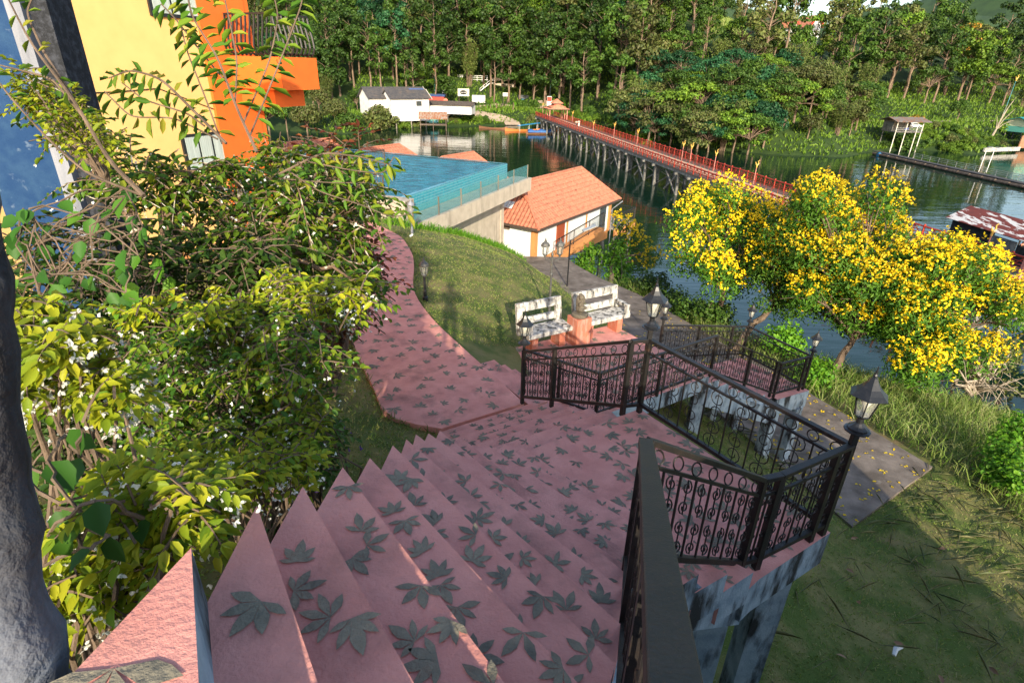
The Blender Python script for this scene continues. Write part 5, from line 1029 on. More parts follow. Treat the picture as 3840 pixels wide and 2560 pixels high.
for px, py, l in ((3664, 660, 'white double headed solar lamp nearer the bank on the pontoon'), (3692, 662, 'white solar lamp just right of its twin on the pontoon')):
    q = np.array(G(px, py, ZW))+uz*.8; t = thing('jetty_lamp', l, 'lamp', tuple(q), 'solar lamps on the pontoon walkway'); mb = MB(); mb.tube([q, q+uz*4.2, q+uz*4.6+qx*.5], .07, 6); obj('pole', mb, M['white'], t); mb = MB(); mb.box(q+uz*4.9+qx*.7, (1.1, .5, .12), A3); obj('panel', mb, M['galv'], t)
# boats
def hull(t, c, x, L, Wd, h, m):
    y = np.array((-x[1], x[0], 0)); mb = MB(); n = 11; rows = []
    for i in range(n):
        u = i/(n-1)*2-1; w_ = Wd/2*max(.05, (1-abs(u)**2.4)); sh = h*(.55+.6*abs(u)**2.5); b0 = c+x*u*L/2
        rows.append([b0-y*w_+uz*sh, b0-y*w_*.7-uz*.1, b0+y*w_*.7-uz*.1, b0+y*w_+uz*sh, b0+y*w_*.85+uz*sh*.95, b0+uz*(.08+sh*.1), b0-y*w_*.85+uz*sh*.95])
    V = np.array(rows).reshape(-1, 3); F = [(i*7+j, i*7+(j+1) % 7, (i+1)*7+(j+1) % 7, (i+1)*7+j) for i in range(n-1) for j in range(7)]; mb.add(V, F); obj('hull', mb, m, t, smooth=False); return y
bx = lambda d: np.array((math.cos(R(d)), math.sin(R(d)), 0))
c = np.array(G(1850, 484, ZW)); t = thing('canoe', 'plain brown wooden canoe at the foot of the ramp', 'boat', tuple(c)); hull(t, c, bx(-14), 9.5, 1.2, .7, M['boat'])
c = np.array(G(1965, 492, ZW)); t = thing('longtail_boat', 'orange wooden boat with light blue canopy moored by the bridge', 'boat', tuple(c)); x = bx(12); y = hull(t, c, x, 12, 1.6, .8, M['boatorange'])
mb = MB(); mb.box(c+x*1.5+uz*2.0, (7, 1.9, .08), (unit(x+uz*.12), y, uz)); obj('canopy', mb, M['tarp'], t); mb = MB()
for i in (-1.5, 1.5, 4.2):
    for j in (-.7, .7): mb.bar(c+x*i+y*j, c+x*i+y*j+uz*1.9, .06)
obj('canopy_posts', mb, M['white'], t)
c = np.array(G(2002, 497, ZW))+np.array((2, -4, 0)); t = thing('covered_boat', 'boat wrapped in a dark blue tarpaulin beside the orange one', 'boat', tuple(c)); x = bx(10); y = hull(t, c, x, 9, 1.8, .8, M['boat'])
mb = MB(); n = 9
V = [c+x*(i/(n-1)-.5)*8+y*math.cos(a)*1.0+uz*(.5+.95*math.sin(a)*(.75+.25*math.sin(i*1.9))) for i in range(n) for a in np.linspace(0, PI, 7)]; mb.add(V, [(i*7+j, i*7+j+1, (i+1)*7+j+1, (i+1)*7+j) for i in range(n-1) for j in range(6)]); obj('tarpaulin', mb, mat('dark_blue_tarp', (.03, .09, .28), (.04, .14, .36), 1, .4, .6, .6), t)
c = np.array(G(2120, 487, ZW)); t = thing('small_boat', 'red orange boat under the bridge near the bank', 'boat', tuple(c)); hull(t, c, bx(5), 7, 1.3, .7, M['boatorange'])
# ramp, roads
def strip_road(name, pts, wd, m, dz=.18):
    P = resample(np.array([p[:2] for p in pts]), 24); T = np.gradient(P, axis=0); T /= np.linalg.norm(T, axis=1)[:, None]; Nn = np.stack([-T[:, 1], T[:, 0]], 1); mb = MB(); V = []
    for p, n_ in zip(P, Nn):
        for s_ in (-.5, -.25, 0, .25, .5): q = p+n_*s_*wd; V.append((q[0], q[1], float(far_ground(q[0], q[1]))+dz))
    mb.add(V, [(i*5+j, i*5+j+1, (i+1)*5+j+1, (i+1)*5+j) for i in range(23) for j in range(4)]); return struct(name, mb, m)
def fgp(px, py):
    d = ray(px, py); ts_ = np.arange(120, 420, .5); P = d[None]*ts_[:, None]; g = far_ground(P[:, 0], P[:, 1]); i = np.argmax(P[:, 2] < g); return P[i] if P[i, 2] < g[i] else P[-1]
strip_road('boat_ramp', [fgp(*p) for p in ((1925, 474), (1915, 460), (1880, 450), (1830, 440), (1780, 428))], 5.5, M['road'], .3)
strip_road('village_road', [fgp(*p) for p in ((1780, 405), (1880, 402), (1980, 400), (2100, 398))], 6, M['road'], .2)
strip_road('dirt_road', [(100, 184), (120, 188), (145, 196), (175, 205), (215, 216)], 4.5, M['road'], .25)
# signs, poles, steps
def board(name, label, px, py, gzv, w_, h_, deg, m, cat='sign', post=True, group=None):
    p = np.array(fgp(px, py)) if gzv is None else np.array(G(px, py, gzv)); x, y = frame_of(deg); t = thing(name, label, cat, tuple(p), group); A3 = (x, y, uz)
    mb = MB(); mb.box(p, (w_, .12, h_), A3); obj('board', mb, m, t)
    if post:
        for i in (-.4, .4): mb = MB(); mb.bar(p+x*i*w_+y*.1-uz*(h_/2+3), p+x*i*w_+y*.1, .1); obj('post', mb, M['wood'], t)
    return t, p, x, y
def text_on(t, s_, p, x, y, size, m, off=.09):
    cu_ = bpy.data.curves.new('lettering', 'FONT'); cu_.body = s_; cu_.size = size; cu_.align_x = 'CENTER'; cu_.align_y = 'CENTER'; cu_.extrude = .01
    o = bpy.data.objects.new('lettering', cu_); COL.objects.link(o); o.parent = t; q = p-y*off
    mm = Matrix.Identity(4)
    for i in range(3): mm[i][0], mm[i][1], mm[i][2], mm[i][3] = x[i], uz[i], -y[i], q[i]-t.location[i]
    o.matrix_basis = mm; me_ = bpy.data.meshes.new_from_object(o); me_.materials.clear(); me_.materials.append(m); bpy.data.objects.remove(o)
    o = bpy.data.objects.new('lettering', me_); COL.objects.link(o); o.parent = t; o.matrix_basis = mm
q = G(1738, 348, -9.2); t, p, x, y = board('cafe_sign', 'cream board with black oval cafe lettering above the shed', 1738, 347, -9.2, 4.2, 2.5, 0, M['offwhite'])
mb = MB(); mb.lathe(p-y*.08, [(.01, -.02), (1, -.02), (1, .02), (.01, .02)], 24, ax=(x*1.35, uz*.75, y)); obj('oval', mb, M['black'], t); text_on(t, 'Goje cafe', p, x, y, .62, M['white'], .13)
t, p, x, y = board('white_sign', 'small white notice with red stripe left of the cafe sign', 1667, 344, -9, 1.7, 1.2, 0, M['white'], group='small white roadside signs'); text_on(t, 'T7 N', p+uz*.2, x, y, .55, M['tealpole']); mb = MB(); mb.box(p+x*.6-y*.08, (.22, .05, .9), (x, y, uz)); obj('stripe', mb, M['redsign'], t)
t, p, x, y = board('white_sign', 'small white notice right of the dark van', 1895, 355, -9.6, 1.8, 1.2, 0, M['white'], group='small white roadside signs'); text_on(t, 'N7 N', p+uz*.2, x, y, .55, M['tealpole']); mb = MB(); mb.box(p+x*.65-y*.08, (.2, .05, .9), (x, y, uz)); obj('stripe', mb, M['redsign'], t)
t, p, x, y = board('banner', 'tall red and white banner beside the bridge pavilion', 2060, 380, -11, 1.6, 3.2, 0, M['white'], 'banner'); mb = MB(); mb.box(p+uz*.7-y*.08, (1.5, .05, 1.5), (x, y, uz)); obj('red_field', mb, M['redsign'], t)
def tall_lamp(label, px, py, h):
    p = np.array(fgp(px, py)); t = thing('street_lamp', label, 'lamp', tuple(p), 'tall teal street lamps with golden birds'); mb = MB(); mb.tube([p-uz*.3, p+uz*h], [.13, .09], 6); obj('pole', mb, M['tealpole'], t)
    mb = MB(); mb.tube([p+uz*h, p+uz*(h+.5)], [.2, .25], 6); mb.tube([p+uz*(h+.4), p+uz*(h+1.2)+np.array((.45, 0, 0)), p+uz*(h+1.6)+np.array((.2, 0, 0)), p+uz*(h+1.9)+np.array((.5, 0, 0))], [.22, .2, .12, .05], 6); mb.tube([p+uz*(h+.4), p+uz*(h+1.3)-np.array((.5, 0, 0))], [.2, .05], 6); obj('bird_top', mb, M['gold'], t)
tall_lamp('tall teal lamp with golden bird behind the white house', 1632, 370, 9); tall_lamp('tall teal lamp with golden bird behind the bridge pavilion', 2062, 372, 8); tall_lamp('tall teal lamp leaning behind the teal stilt house', 3755, 450, 12)
p = np.array(fgp(1684, 345)); mb = MB(); mb.tube([p, p+uz*4.3], .12, 6); mb.bar(p+uz*4.2, p+uz*4.2+np.array((.9, 0, -.4)), .1); tag(obj('white_pole', mb, M['white']), 'plain white pole with short arm left of the cafe sign', 'pole')
p = np.array(fgp(1760, 300)); t = thing('white_fence', 'white railing along the wooded terrace above the cafe sign', 'fence', tuple(p)); 
for z in (0.2, 1.0, 1.6): mb = MB(); mb.bar(p+np.array((-4.8, 0, z)), p+np.array((7.5, 0, z)), .14); obj('rail', mb, M['white'], t)
for i in np.arange(-4.8, 7.6, 2.0): mb = MB(); mb.bar(p+np.array((i, 0, -.5)), p+np.array((i, 0, 1.7)), .16); obj('post', mb, M['white'], t)
p = np.array(fgp(1800, 345)); t = thing('outdoor_steps', 'steep white railed steps climbing the bank right of the cafe sign', 'steps', tuple(p)); q0, q1, q2 = p+np.array((0, 0, .3)), p+np.array((4.0, 1.0, 3.3)), p+np.array((5.6, 1.0, 3.3))
for dy in (0, 1.3):
    mb = MB(); d = np.array((0, dy, 0)); mb.bar(q0+d, q1+d, .12, .3); mb.bar(q0+d+uz*1, q1+d+uz*1, .1); mb.bar(q1+d+uz*1, q2+d+uz*1, .1); mb.bar(q1+d, q2+d, .1); [mb.bar(q0+(q1-q0)*k_+d, q0+(q1-q0)*k_+d+uz*1, .08) for k_ in (0, .33, .66, 1)]; mb.bar(q2+d-uz*2, q2+d+uz, .1); obj('handrail', mb, M['white'], t)
mb = MB(); [mb.box(q0+(q1-q0)*k_+np.array((0, .65, 0)), (.35, 1.2, .06)) for k_ in np.linspace(0, 1, 12)]; obj('treads', mb, M['greywood'], t)
p = np.array(fgp(1795, 385)); mb = MB(); mb.box(p+uz*1.3, (5, 1, 2.6)); tag(obj('white_wall', mb, M['white']), 'blank white wall panel below the white railed steps', 'wall')
p = np.array(fgp(1885, 325)); mb = MB(); mb.box(p+uz*.5, (9, .6, 1.3)); mb.box(p+uz*2.6+np.array((-1, 2, 0)), (8, .6, .9)); tag(obj('terrace_wall', mb, M['poolconc']), 'tan retaining wall steps beneath the tall forest trunks', 'wall')
# temple roofs on the hill
def temple(label, px, py, y0, deg, L, Wd, h, rh, group='temple buildings on the far hill'):
    c = np.array(GY(px, py, y0)); c[2] = float(far_ground(c[0], c[1]))+4; x, y = frame_of(deg); t = thing('temple_hall', label, 'temple', tuple(c), group); mb = MB(); mb.box(c+uz*(h/2-4), (L, Wd, h+8), (x, y, uz)); gable_ends(mb, c+uz*h, x, y, L, Wd, rh); obj('wall', mb, M['white'], t)
    mb = MB(); gable_roof(mb, c+uz*h, x, y, L, Wd, rh, .8, .25); rf = obj('roof', mb, M['tilefar'], t); mb = MB()
    for s_ in (-1, 1): e = c+x*(L/2+.85)+uz*h; mb.bar(e+y*s_*(Wd/2+.9)-uz*.5, e+uz*(rh+.7), .2, .7)
    obj('barge_board', mb, M['redsign'], rf)
temple('white temple hall with steep red roof among the hilltop trees', 3030, 100, 290, -70, 9, 5.5, 2.2, 3.6); temple('small temple building with orange roof left of the steep one', 2953, 112, 285, -60, 6, 4, 1.6, 2)
# ================================================================ vegetation
def clump(c, r, n, L, W, up=.3, flat=1., shell=.55):
    d = rand_unit(n); rr = r*(shell+(1-shell)*rng.random(n)**.6)*rng.normal(1, .12, n); C = np.asarray(c)+d*rr[:, None]*np.array((1, 1, flat))
    N = unit(d+rand_unit(n)*.7+np.array((0, 0, up))); T = unit(np.cross(N, rand_unit(n))-np.array((0, 0, .25)))
    l = L*rng.uniform(.65, 1.3, n); return leaf_arrays(C, T, N, l, W/L*l, .3, .2)
def limb(mb, p, q, r0, r1, n=6, sides=6, wob=.08):
    p = np.asarray(p, float); q = np.asarray(q, float); t = np.linspace(0, 1, n)[:, None]; L = np.linalg.norm(q-p)
    P = p+(q-p)*t+rng.normal(0, wob*L/n, (n, 3))*np.sin(t*PI)+np.array((0, 0, .08*L))*np.sin(t*PI)
    mb.tube(P, np.linspace(r0, r1, n), sides); return P
def tree_proto(name, kind):
    """far trees: returns thing with trunk and crown at the origin"""
    t = thing(name, 'tree', 'tree'); mb = MB(); leaves_ = []
    if kind == 'tall':
        H = rng.uniform(19, 24); base = rng.uniform(.26, .42)*H; P = limb(mb, (0, 0, -1), (rng.normal(0, .6), rng.normal(0, .6), H*.86), .32, .08, 10, 7, .1)
        for i in range(rng.integers(20, 28)):
            z = base+(H-base)*rng.random()**.85; f = (z-base)/(H-base); R_c = (2.2+2.4*math.sin(PI*min(1, f*.85+.12)))*rng.uniform(.5, 1.1); a = rng.uniform(0, 2*PI)
            c = np.array((math.cos(a)*R_c, math.sin(a)*R_c, z)); limb(mb, (0, 0, z-R_c*.55), c, .07, .02, 4, 4); leaves_.append(clump(c, rng.uniform(.9, 1.7), 75, .62, .27, .3, .75))
    elif kind == 'round':
        H = rng.uniform(9, 12); limb(mb, (0, 0, -1), (0, 0, H*.6), .22, .08, 6, 6)
        for i in range(24):
            d = rand_unit(1)[0]; d[2] = abs(d[2])*1.1-.25; c = np.array((0, 0, H*.58))+d*np.array((3.1, 3.1, H*.36))*rng.uniform(.6, 1); limb(mb, (0, 0, H*.35), c, .07, .02, 4, 4); leaves_.append(clump(c, rng.uniform(.9, 1.5), 80, .5, .2, .4, .8))
    elif kind == 'spread':
        H = rng.uniform(10, 13); limb(mb, (0, 0, -1), (.4, .2, H*.55), .28, .14, 6, 6)
        for i in range(26):
            a = rng.uniform(0, 2*PI); R_c = 6.2*math.sqrt(rng.random()); z = H*(.93-.45*(R_c/6.2)**2*rng.uniform(.5, 1.2)); c = np.array((math.cos(a)*R_c, math.sin(a)*R_c, z)); limb(mb, (.3, .1, H*.45), c-np.array((0, 0, .3)), .1, .03, 5, 4); leaves_.append(clump(c, rng.uniform(1.2, 1.9), 90, .5, .17, .9, .38, .2))
    elif kind == 'bush':
        for i in range(14):
            a = rng.uniform(0, 2*PI); R_c = 1.9*math.sqrt(rng.random()); c = np.array((math.cos(a)*R_c, math.sin(a)*R_c, rng.uniform(.5, 2.6)*(1.1-R_c*.25))); limb(mb, (0, 0, -.5), c, .05, .02, 4, 4); leaves_.append(clump(c, rng.uniform(.7, 1.1), 75, .42, .17, .4, .8))
    elif kind == 'bamboo':
        for i in range(26):
            a = rng.uniform(0, 2*PI); H = rng.uniform(8, 12); o = np.array((math.cos(a), math.sin(a), 0)); tt = np.linspace(0, 1, 8)[:, None]; P = o*.7*rng.random()+o*tt**2.2*3.2*rng.uniform(.5, 1.2)+np.array((0, 0, H))*(tt-.12*tt**3); mb.tube(P, np.linspace(.05, .015, 8), 4)
            n = 60; k_ = rng.uniform(.35, 1, n); C = np.stack([np.interp(k_, tt[:, 0], P[:, j]) for j in range(3)], 1)+rng.normal(0, .3, (n, 3)); T = unit(o*.6+rand_unit(n)*.8-np.array((0, 0, .6))); leaves_.append(leaf_arrays(C, T, unit(rand_unit(n)+np.array((0, 0, .6))), rng.uniform(.5, .9, n), .09, .2, .3))
    obj('trunk', mb, M['barkfar'], t); c = leaf_obj('crown', leaves_, LF['f_mid'], t)
    c.material_slots[0].link = 'OBJECT'; return t
def set_leaf(t, key):
    for ch in t.children:
        if ch.name.startswith('crown'): ch.material_slots[0].link = 'OBJECT'; ch.material_slots[0].material = LF[key]
PROTO = {}; USED = set()
for kind, nm, k in (('tall', 'tall_tree', 7), ('round', 'round_tree', 4), ('spread', 'spreading_tree', 3), ('bush', 'bush', 3), ('bamboo', 'bamboo_clump', 2)): PROTO[kind] = [tree_proto(nm, kind) for _ in range(k)]
CAT = {'tall': 'tree', 'round': 'tree', 'spread': 'tree', 'bush': 'bush', 'bamboo': 'bamboo'}
def plant(kind, x, y, z, sc, key, label, group):
    pr = PROTO[kind][int(rng.integers(len(PROTO[kind])))]; rz = rng.uniform(0, 2*PI); s3 = (sc*rng.uniform(.9, 1.15), sc*rng.uniform(.9, 1.15), sc)
    if pr.name not in USED: USED.add(pr.name); t = pr; t.location = (x, y, z); t.rotation_euler = (0, 0, rz); t.scale = s3; t['label'] = label; t['group'] = group
    else: t = dup(pr, (x, y, z), rz, s3, label, group)
    t['category'] = CAT[kind]; set_leaf(t, key); return t
KINDTXT = {'f_dark': 'dark green', 'f_mid': 'mid green', 'f_olive': 'olive green', 'f_lime': 'fresh lime green', 'f_blue': 'blue green', 'f_gold': 'orange tinged', 'bamboo': 'pale'}
NOUN = {'tall': 'tall bare trunked tree', 'round': 'round crowned tree', 'spread': 'wide feathery tree', 'bush': 'bush', 'bamboo': 'bamboo clump'}
def zone(px, py_row):
    if px < 1290: return 'on the slope left of the white house'
    if px < 1900: return 'on the slope above the white house and sheds'
    if px < 2420: return 'on the slope behind the bridge pavilion'
    if px < 3150: return 'on the bank right of the bridge'
    return 'on the slope above the stilt hut'
def fplant(kind, px, y, sc, key, dz=-.3, where=None):
    x = float(GY(px, 300, y)[0]); z = float(far_ground(x, y))+dz; zn = where or zone(px, y); txt = f"{KINDTXT[key]} {NOUN[kind]} {zn}"
    return plant(kind, x, y, z, sc, key, txt, f"{NOUN[kind].split(' with')[0]}s {zn}")
def pick(w): ks = list(w); p = np.array([w[k] for k in ks], float); return ks[int(rng.choice(len(ks), p=p/p.sum()))]
# forest rows, nearest first
for s_row, step, szs in ((33, 48, (.8, 1.15)), (42, 52, (.95, 1.35)), (54, 56, (1.0, 1.4)), (68, 62, (1.0, 1.45)), (84, 70, (1.05, 1.5)), (104, 80, (1.05, 1.5)), (128, 90, (1.1, 1.5))):
    for px in np.arange(860, 2480, step):
        px = px+rng.uniform(-.4, .4)*step; x0_ = float(GY(px, 300, 235)[0]); y = float(shore(x0_))+s_row/.85+rng.uniform(-5, 5)
        if s_row < 40 and (1280 < px < 1480 or 1700 < px < 1830): continue
        kind = pick({'tall': .72, 'round': .2, 'spread': .03, 'bamboo': .05} if px > 1250 else {'tall': .45, 'round': .45, 'bamboo': .1}); key = pick({'f_dark': .42, 'f_mid': .33, 'f_olive': .14, 'f_lime': .07, 'f_blue': .04})
        if kind == 'bamboo': key = 'bamboo'
        sc = rng.uniform(*szs)*(1.25 if kind == 'tall' and px > 1600 else 1)*({'round': 1.15, 'bamboo': 1.3}.get(kind, 1)); fplant(kind, px, y, sc, key)
for s_row, step in ((3, 44), (8, 46), (14, 50), (21, 54), (30, 56), (40, 62), (52, 66), (66, 72), (82, 80), (100, 88), (122, 100)):
    for px in np.arange(2400 if s_row < 25 else 2430, 3900, step):
        px = px+rng.uniform(-.4, .4)*step
        if s_row < 40 and px > 3260: continue
        if 2640 < px < 2830 and s_row > 62 and s_row < 100: continue
        if s_row > 80 and 2880 < px < 3080: continue
        x0_ = float(GY(px, 300, 200 if px < 3200 else 225)[0]); y = float(shore(x0_))+s_row/.85+rng.uniform(-3, 3)
        if s_row < 32: kind = pick({'spread': .5 if px < 2950 else .2, 'round': .3, 'bush': .2, 'bamboo': .12}); key = pick({'f_blue': .45, 'f_mid': .3, 'f_olive': .15, 'f_lime': .1}) if px < 3000 else pick({'f_mid': .4, 'f_olive': .35, 'f_lime': .25}); sc = rng.uniform(.85, 1.25)
        else: kind = pick({'tall': .42, 'round': .36, 'spread': .12, 'bamboo': .1}); key = pick({'f_mid': .4, 'f_dark': .25, 'f_olive': .2, 'f_lime': .13, 'f_gold': .012}); sc = rng.uniform(.9, 1.35)
        if kind == 'bamboo': key = 'bamboo'
        if s_row > 62 and kind in ('tall',) and px < 2900: sc *= .8
        fplant(kind, px, y, sc, key)
# individual trees
fplant('tall', 3560, 232, 1.0, 'f_gold', where='rising over the dirt road'); fplant('round', 3640, 196, .8, 'f_mid', where='beside the dirt road'); fplant('round', 3230, 184, .9, 'f_lime', where='just right of the coconut palm')
fplant('bamboo', 3190, 157, .85, 'bamboo', where='leaning over the water at the walkway head'); fplant('round', 3080, 152, .75, 'f_olive', where='at the water edge right of the feathery trees'); fplant('round', 2480, 176, .9, 'f_olive', where='drying by the bridge'); fplant('round', 2960, 262, 1.3, 'f_lime', where='beside the small temple')
# left shore trees and bank plants
for px, y, k, key, sc in ((1240, 172, 'round', 'f_olive', 1.0), (1130, 165, 'round', 'f_olive', 1.15), (1050, 168, 'round', 'f_mid', 1.1), (1185, 180, 'round', 'f_olive', .9), (1390, 180, 'bush', 'f_olive', 2.0), (1425, 184, 'bush', 'f_olive', 1.9), (1330, 200, 'round', 'f_mid', .7), (1290, 172, 'bush', 'f_mid', 1.6), (1505, 187, 'bush', 'f_lime', 1.1), (1560, 190, 'bush', 'f_olive', .8), (980, 170, 'round', 'f_mid', 1.2), (900, 172, 'round', 'f_mid', 1.2)):
    fplant(k, px, y, sc, key, dz=-.6, where='leaning over the lake left of the white house' if px < 1480 else 'at the water below the white house')
for px in np.arange(1690, 2460, 26):
    x0_ = float(GY(px, 300, 200)[0]); 
    if 1840 < px < 1990: continue
    for s_ in (3, 8, 14) if px > 2080 else (4,): fplant('bush', px+rng.uniform(-12, 12), float(shore(x0_))+s_+rng.uniform(-1, 1.5), rng.uniform(.55, .95), pick({'f_lime': .6, 'f_mid': .3, 'f_olive': .1}), where='in the lush bank under the bridge' if px > 2080 else 'on the bank beside the boat ramp')
for px in np.arange(3400, 3860, 22):
    x0_ = float(GY(px, 300, 165)[0])
    for s_ in (2, 6, 10): fplant('bush', px+rng.uniform(-10, 10), float(shore(x0_))+s_+rng.uniform(-1, 1), rng.uniform(.45, .75), pick({'f_lime': .65, 'f_mid': .2, 'f_olive': .15}), where='on the sunny bank between stilt hut and teal house')
fplant('bush', 3465, 163, 1.5, 'f_mid', where='right beside the open stilt hut'); fplant('bush', 3480, 180, 1.1, 'f_gold', where='behind the stilt hut roof')
for px, s_ in ((2180, 33), (2230, 30), (2300, 32), (1960, 34), (2010, 36), (2110, 38)): 
    x0_ = float(GY(px, 300, 215)[0]); fplant('bush', px, float(shore(x0_))+s_, 1.2, 'f_mid', where='in front of the market stalls')
for px, s_, k in ((2190, 16, 1.05), (2330, 12, .95), (2050, 42, 1.2)): x0_ = float(GY(px, 300, 205)[0]); fplant('tall', px, float(shore(x0_))+s_, k, 'f_mid', where='vine hung beside the bridge stalls')
# palms and bananas
def palm(label, p, H, nf, fl, lean, key='palm', name='coconut_palm', cat='palm', group=None, wide=.5, trunk_r=.16):
    p = np.asarray(p, float); t = thing(name, label, cat, tuple(p), group); mb = MB(); tt = np.linspace(0, 1, 9)[:, None]; P = p+np.array((lean[0], lean[1], 0))*tt**1.5+np.array((0, 0, H))*tt; mb.tube(P, np.linspace(trunk_r*1.2, trunk_r*.7, 9), 7); obj('trunk', mb, M['barkfar'], t)
    lv = []; top = P[-1]; mb2 = MB()
    for i in range(nf):
        a = 2*PI*i/nf*2.4+rng.uniform(-.2, .2); el = rng.uniform(-.35, 1.15); o = np.array((math.cos(a), math.sin(a), 0)); s_ = np.linspace(0, 1, 22)[:, None]; L = fl*rng.uniform(.8, 1.1)
        F = top+o*(L*s_*math.cos(el)*(1-.15*s_))+np.array((0, 0, L))*(math.sin(el)*s_-(.55+.25*rng.random())*s_**2.2); mb2.tube(F[::3], .03*fl/4, 4); T = unit(np.gradient(F, axis=0)); sd_ = unit(np.cross(T, (0, 0, 1.)))
        if wide > 1: N = unit(np.cross(sd_, T)); lv.append(leaf_arrays(F[3:21:4], T[3:21:4], N[3:21:4], L*.28, L*.11, .1, .1)); continue
        for sg in (-1, 1): n = 20; D = unit(sd_[2:]*sg*.9+T[2:]*.55-np.array((0, 0, .45))); l = L*.24*np.sin(np.linspace(.35, PI*.93, n)); lv.append(leaf_arrays(F[2:], D, unit(np.cross(D, T[2:])), l, l*.085, .1, .15))
    obj('frond_ribs', mb2, LF[key], t); leaf_obj('crown', lv, LF[key], t); return t
PG = 'coconut palms on the far slope'
for px, y, H, fl, l, up_ in ((3215, 178, 9, 5.6, 'big coconut palm over the bank left of the stilt hut', 1), (1480, 252, 14, 5, 'coconut palm standing in the forest left of the bamboo', 0), (1590, 250, 13, 5, 'drooping yellowish palm right of its twin in the forest', 0), (1160, 200, 7, 5, 'palm beside the orange balcony', 0), (2600, 285, 9, 4, 'thin palm on the hilltop by the open field', 0), (3060, 255, 6, 3, 'small palm in front of the temple', 0)):
    x = float(GY(px, 300, y)[0]); palm(l, (x, y, float(far_ground(x, y))-.5), H, 20, fl, (1.2, 0), group=PG)
BN = 'banana plants round the boat ramp'
for px, s_, H, l in ((1735, 7, 4.5, 'banana plant right of the turquoise roof'), (1757, 6, 4.0, 'banana plant leaning beside the pickup truck'), (1830, 26, 2.5, 'banana plant below the white wall panel'), (1855, 24, 2.6, 'banana plant in front of the dark van'), (1815, 22, 2.2, 'low banana plant behind the pickup truck'), (1925, 16, 3, 'banana plant left of the bridge end'), (2120, 22, 3, 'banana plant right of the bridge pavilion')):
    x = float(GY(px, 300, 205)[0]); y = float(shore(x))+s_; palm(l, (x, y, float(far_ground(x, y))-.3), H, 9, 2.4, (.1, 0), 'bush', 'banana_plant', 'banana plant', BN, 2, .2)
# bare branched tree by the teal house
p = fgp(3715, 520); t = thing('bare_tree', 'nearly leafless pale branching tree left of the teal stilt house', 'tree', tuple(p)); mb = MB()
for q in ((1.2, 0, 9), (2.4, 0, 10), (3.8, 0, 8), (3.2, .5, 11), (-.5, 0, 6), (4.6, 0, 5)): limb(mb, p+np.array((0, 0, -.3)), p+np.array((.6, 0, 2.5)), .3, .2, 4, 6); limb(mb, p+np.array((.6, 0, 2.5)), p+np.array(q), .14, .04, 6, 5)
obj('trunk', mb, M['palewood'], t); leaf_obj('crown', [clump(p+np.array(c), .9, 50, .4, .16) for c in ((2, 0, 3), (2.8, 0, 2.6), (3.2, .2, 3.6))], LF['f_lime'], t)
# far open field and ground cover on the far bank
P = rng.uniform((-60, 140), (190, 300), (60000, 2)); s_ = (P[:, 1]-shore(P[:, 0]))*.85; ok = (s_ > .5) & (s_ < 60); P = P[ok]; d = P; pxs = 1920+FPX*(P[:, 0]*cr[0])/(P[:, 1]*fw[1]+6)
z = far_ground(P[:, 0], P[:, 1]); n = len(P); v, q = leaf_arrays(np.stack([P[:, 0], P[:, 1], z-.1], 1), unit(rng.normal(0, .5, (n, 3))+np.array((0, 0, 1))), rand_unit(n), rng.uniform(.5, 1.3, n), .22)
tag(leaf_obj('ground_cover', [(v, q)], LF['f_lime']), 'low green ground cover over the far lake bank', 'ground cover', kind='stuff')
a = GY(2640, 130, 262); c = GY(2850, 130, 262); n = 9000; P = np.stack([rng.uniform(a[0]-4, c[0]+4, n), rng.uniform(236, 285, n)], 1); z = far_ground(P[:, 0], P[:, 1]); v, q = leaf_arrays(np.stack([P[:, 0], P[:, 1], z], 1), unit(rng.normal(0, .25, (n, 3))+np.array((0, 0, 1))), rand_unit(n), rng.uniform(1, 2.2, n), .16)
tag(leaf_obj('field_grass', [(v, q)], LF['tall']), 'tall yellow green grass of the open hilltop field', 'grass', kind='stuff')
# ---------------------------------------------------------------- yellow flowering trees by the walkway
def at(dx, dy, t): k = 3840/2352; return ray(dx*k, dy*k)*t           # picture point (2352 wide) at depth t
def flower_tree(label, base, mid_, clumps, nl=420, nf=34, name='flowering_tree', group='yellow flowering trees by the walkway', L=.15, fl=.085, topz=None):
    base = np.asarray(base, float); t = thing(name, label, 'tree', tuple(base), group); mb = MB(); limb(mb, base-np.array((0, 0, .3)), mid_, .15, .10, 7, 8, .12); lv = []; fv = []
    cs = [np.append(at(*c[:3]), c[3]) for c in clumps]
    for c in cs:
        r = c[3]; c = c[:3]; P = limb(mb, mid_, c, .07, .015, 6, 5, .15)
        for _ in range(3): limb(mb, P[3], c+rng.normal(0, r*.5, 3), .02, .006, 4, 4)
        lv.append(clump(c, r, int(nl*(r/.8)**2), L, L*.20, .5, .85, .45))
        nn = int(nf*(r/.8)**2); d = rand_unit(nn); d[:, 2] = np.abs(d[:, 2])*.9+.0; d = unit(d+np.array((-.05, -.45, .25))); C = c+d*r*rng.uniform(.85, 1.12, nn)[:, None]
        for _ in range(5): fv.append(leaf_arrays(C+rng.normal(0, .045, (nn, 3)), unit(d+rand_unit(nn)), unit(d+rand_unit(nn)*.6), fl*rng.uniform(.8, 1.3, nn), fl*.42, .3, .2))
    obj('trunk', mb, M['bark'], t); leaf_obj('crown', lv, LF['yleaf'], t); leaf_obj('flowers', fv, LF['yellowflower'], t); return t
def fill(poly, n, t0, t1, r0, r1):
    P = np.array(poly, float); out = []
    while len(out) < n:
        p = P.min(0)+(P.max(0)-P.min(0))*rng.random(2)
        if poly_in(p[None], poly)[0]: out.append((p[0], p[1], rng.uniform(t0, t1), rng.uniform(r0, r1)))
    return out
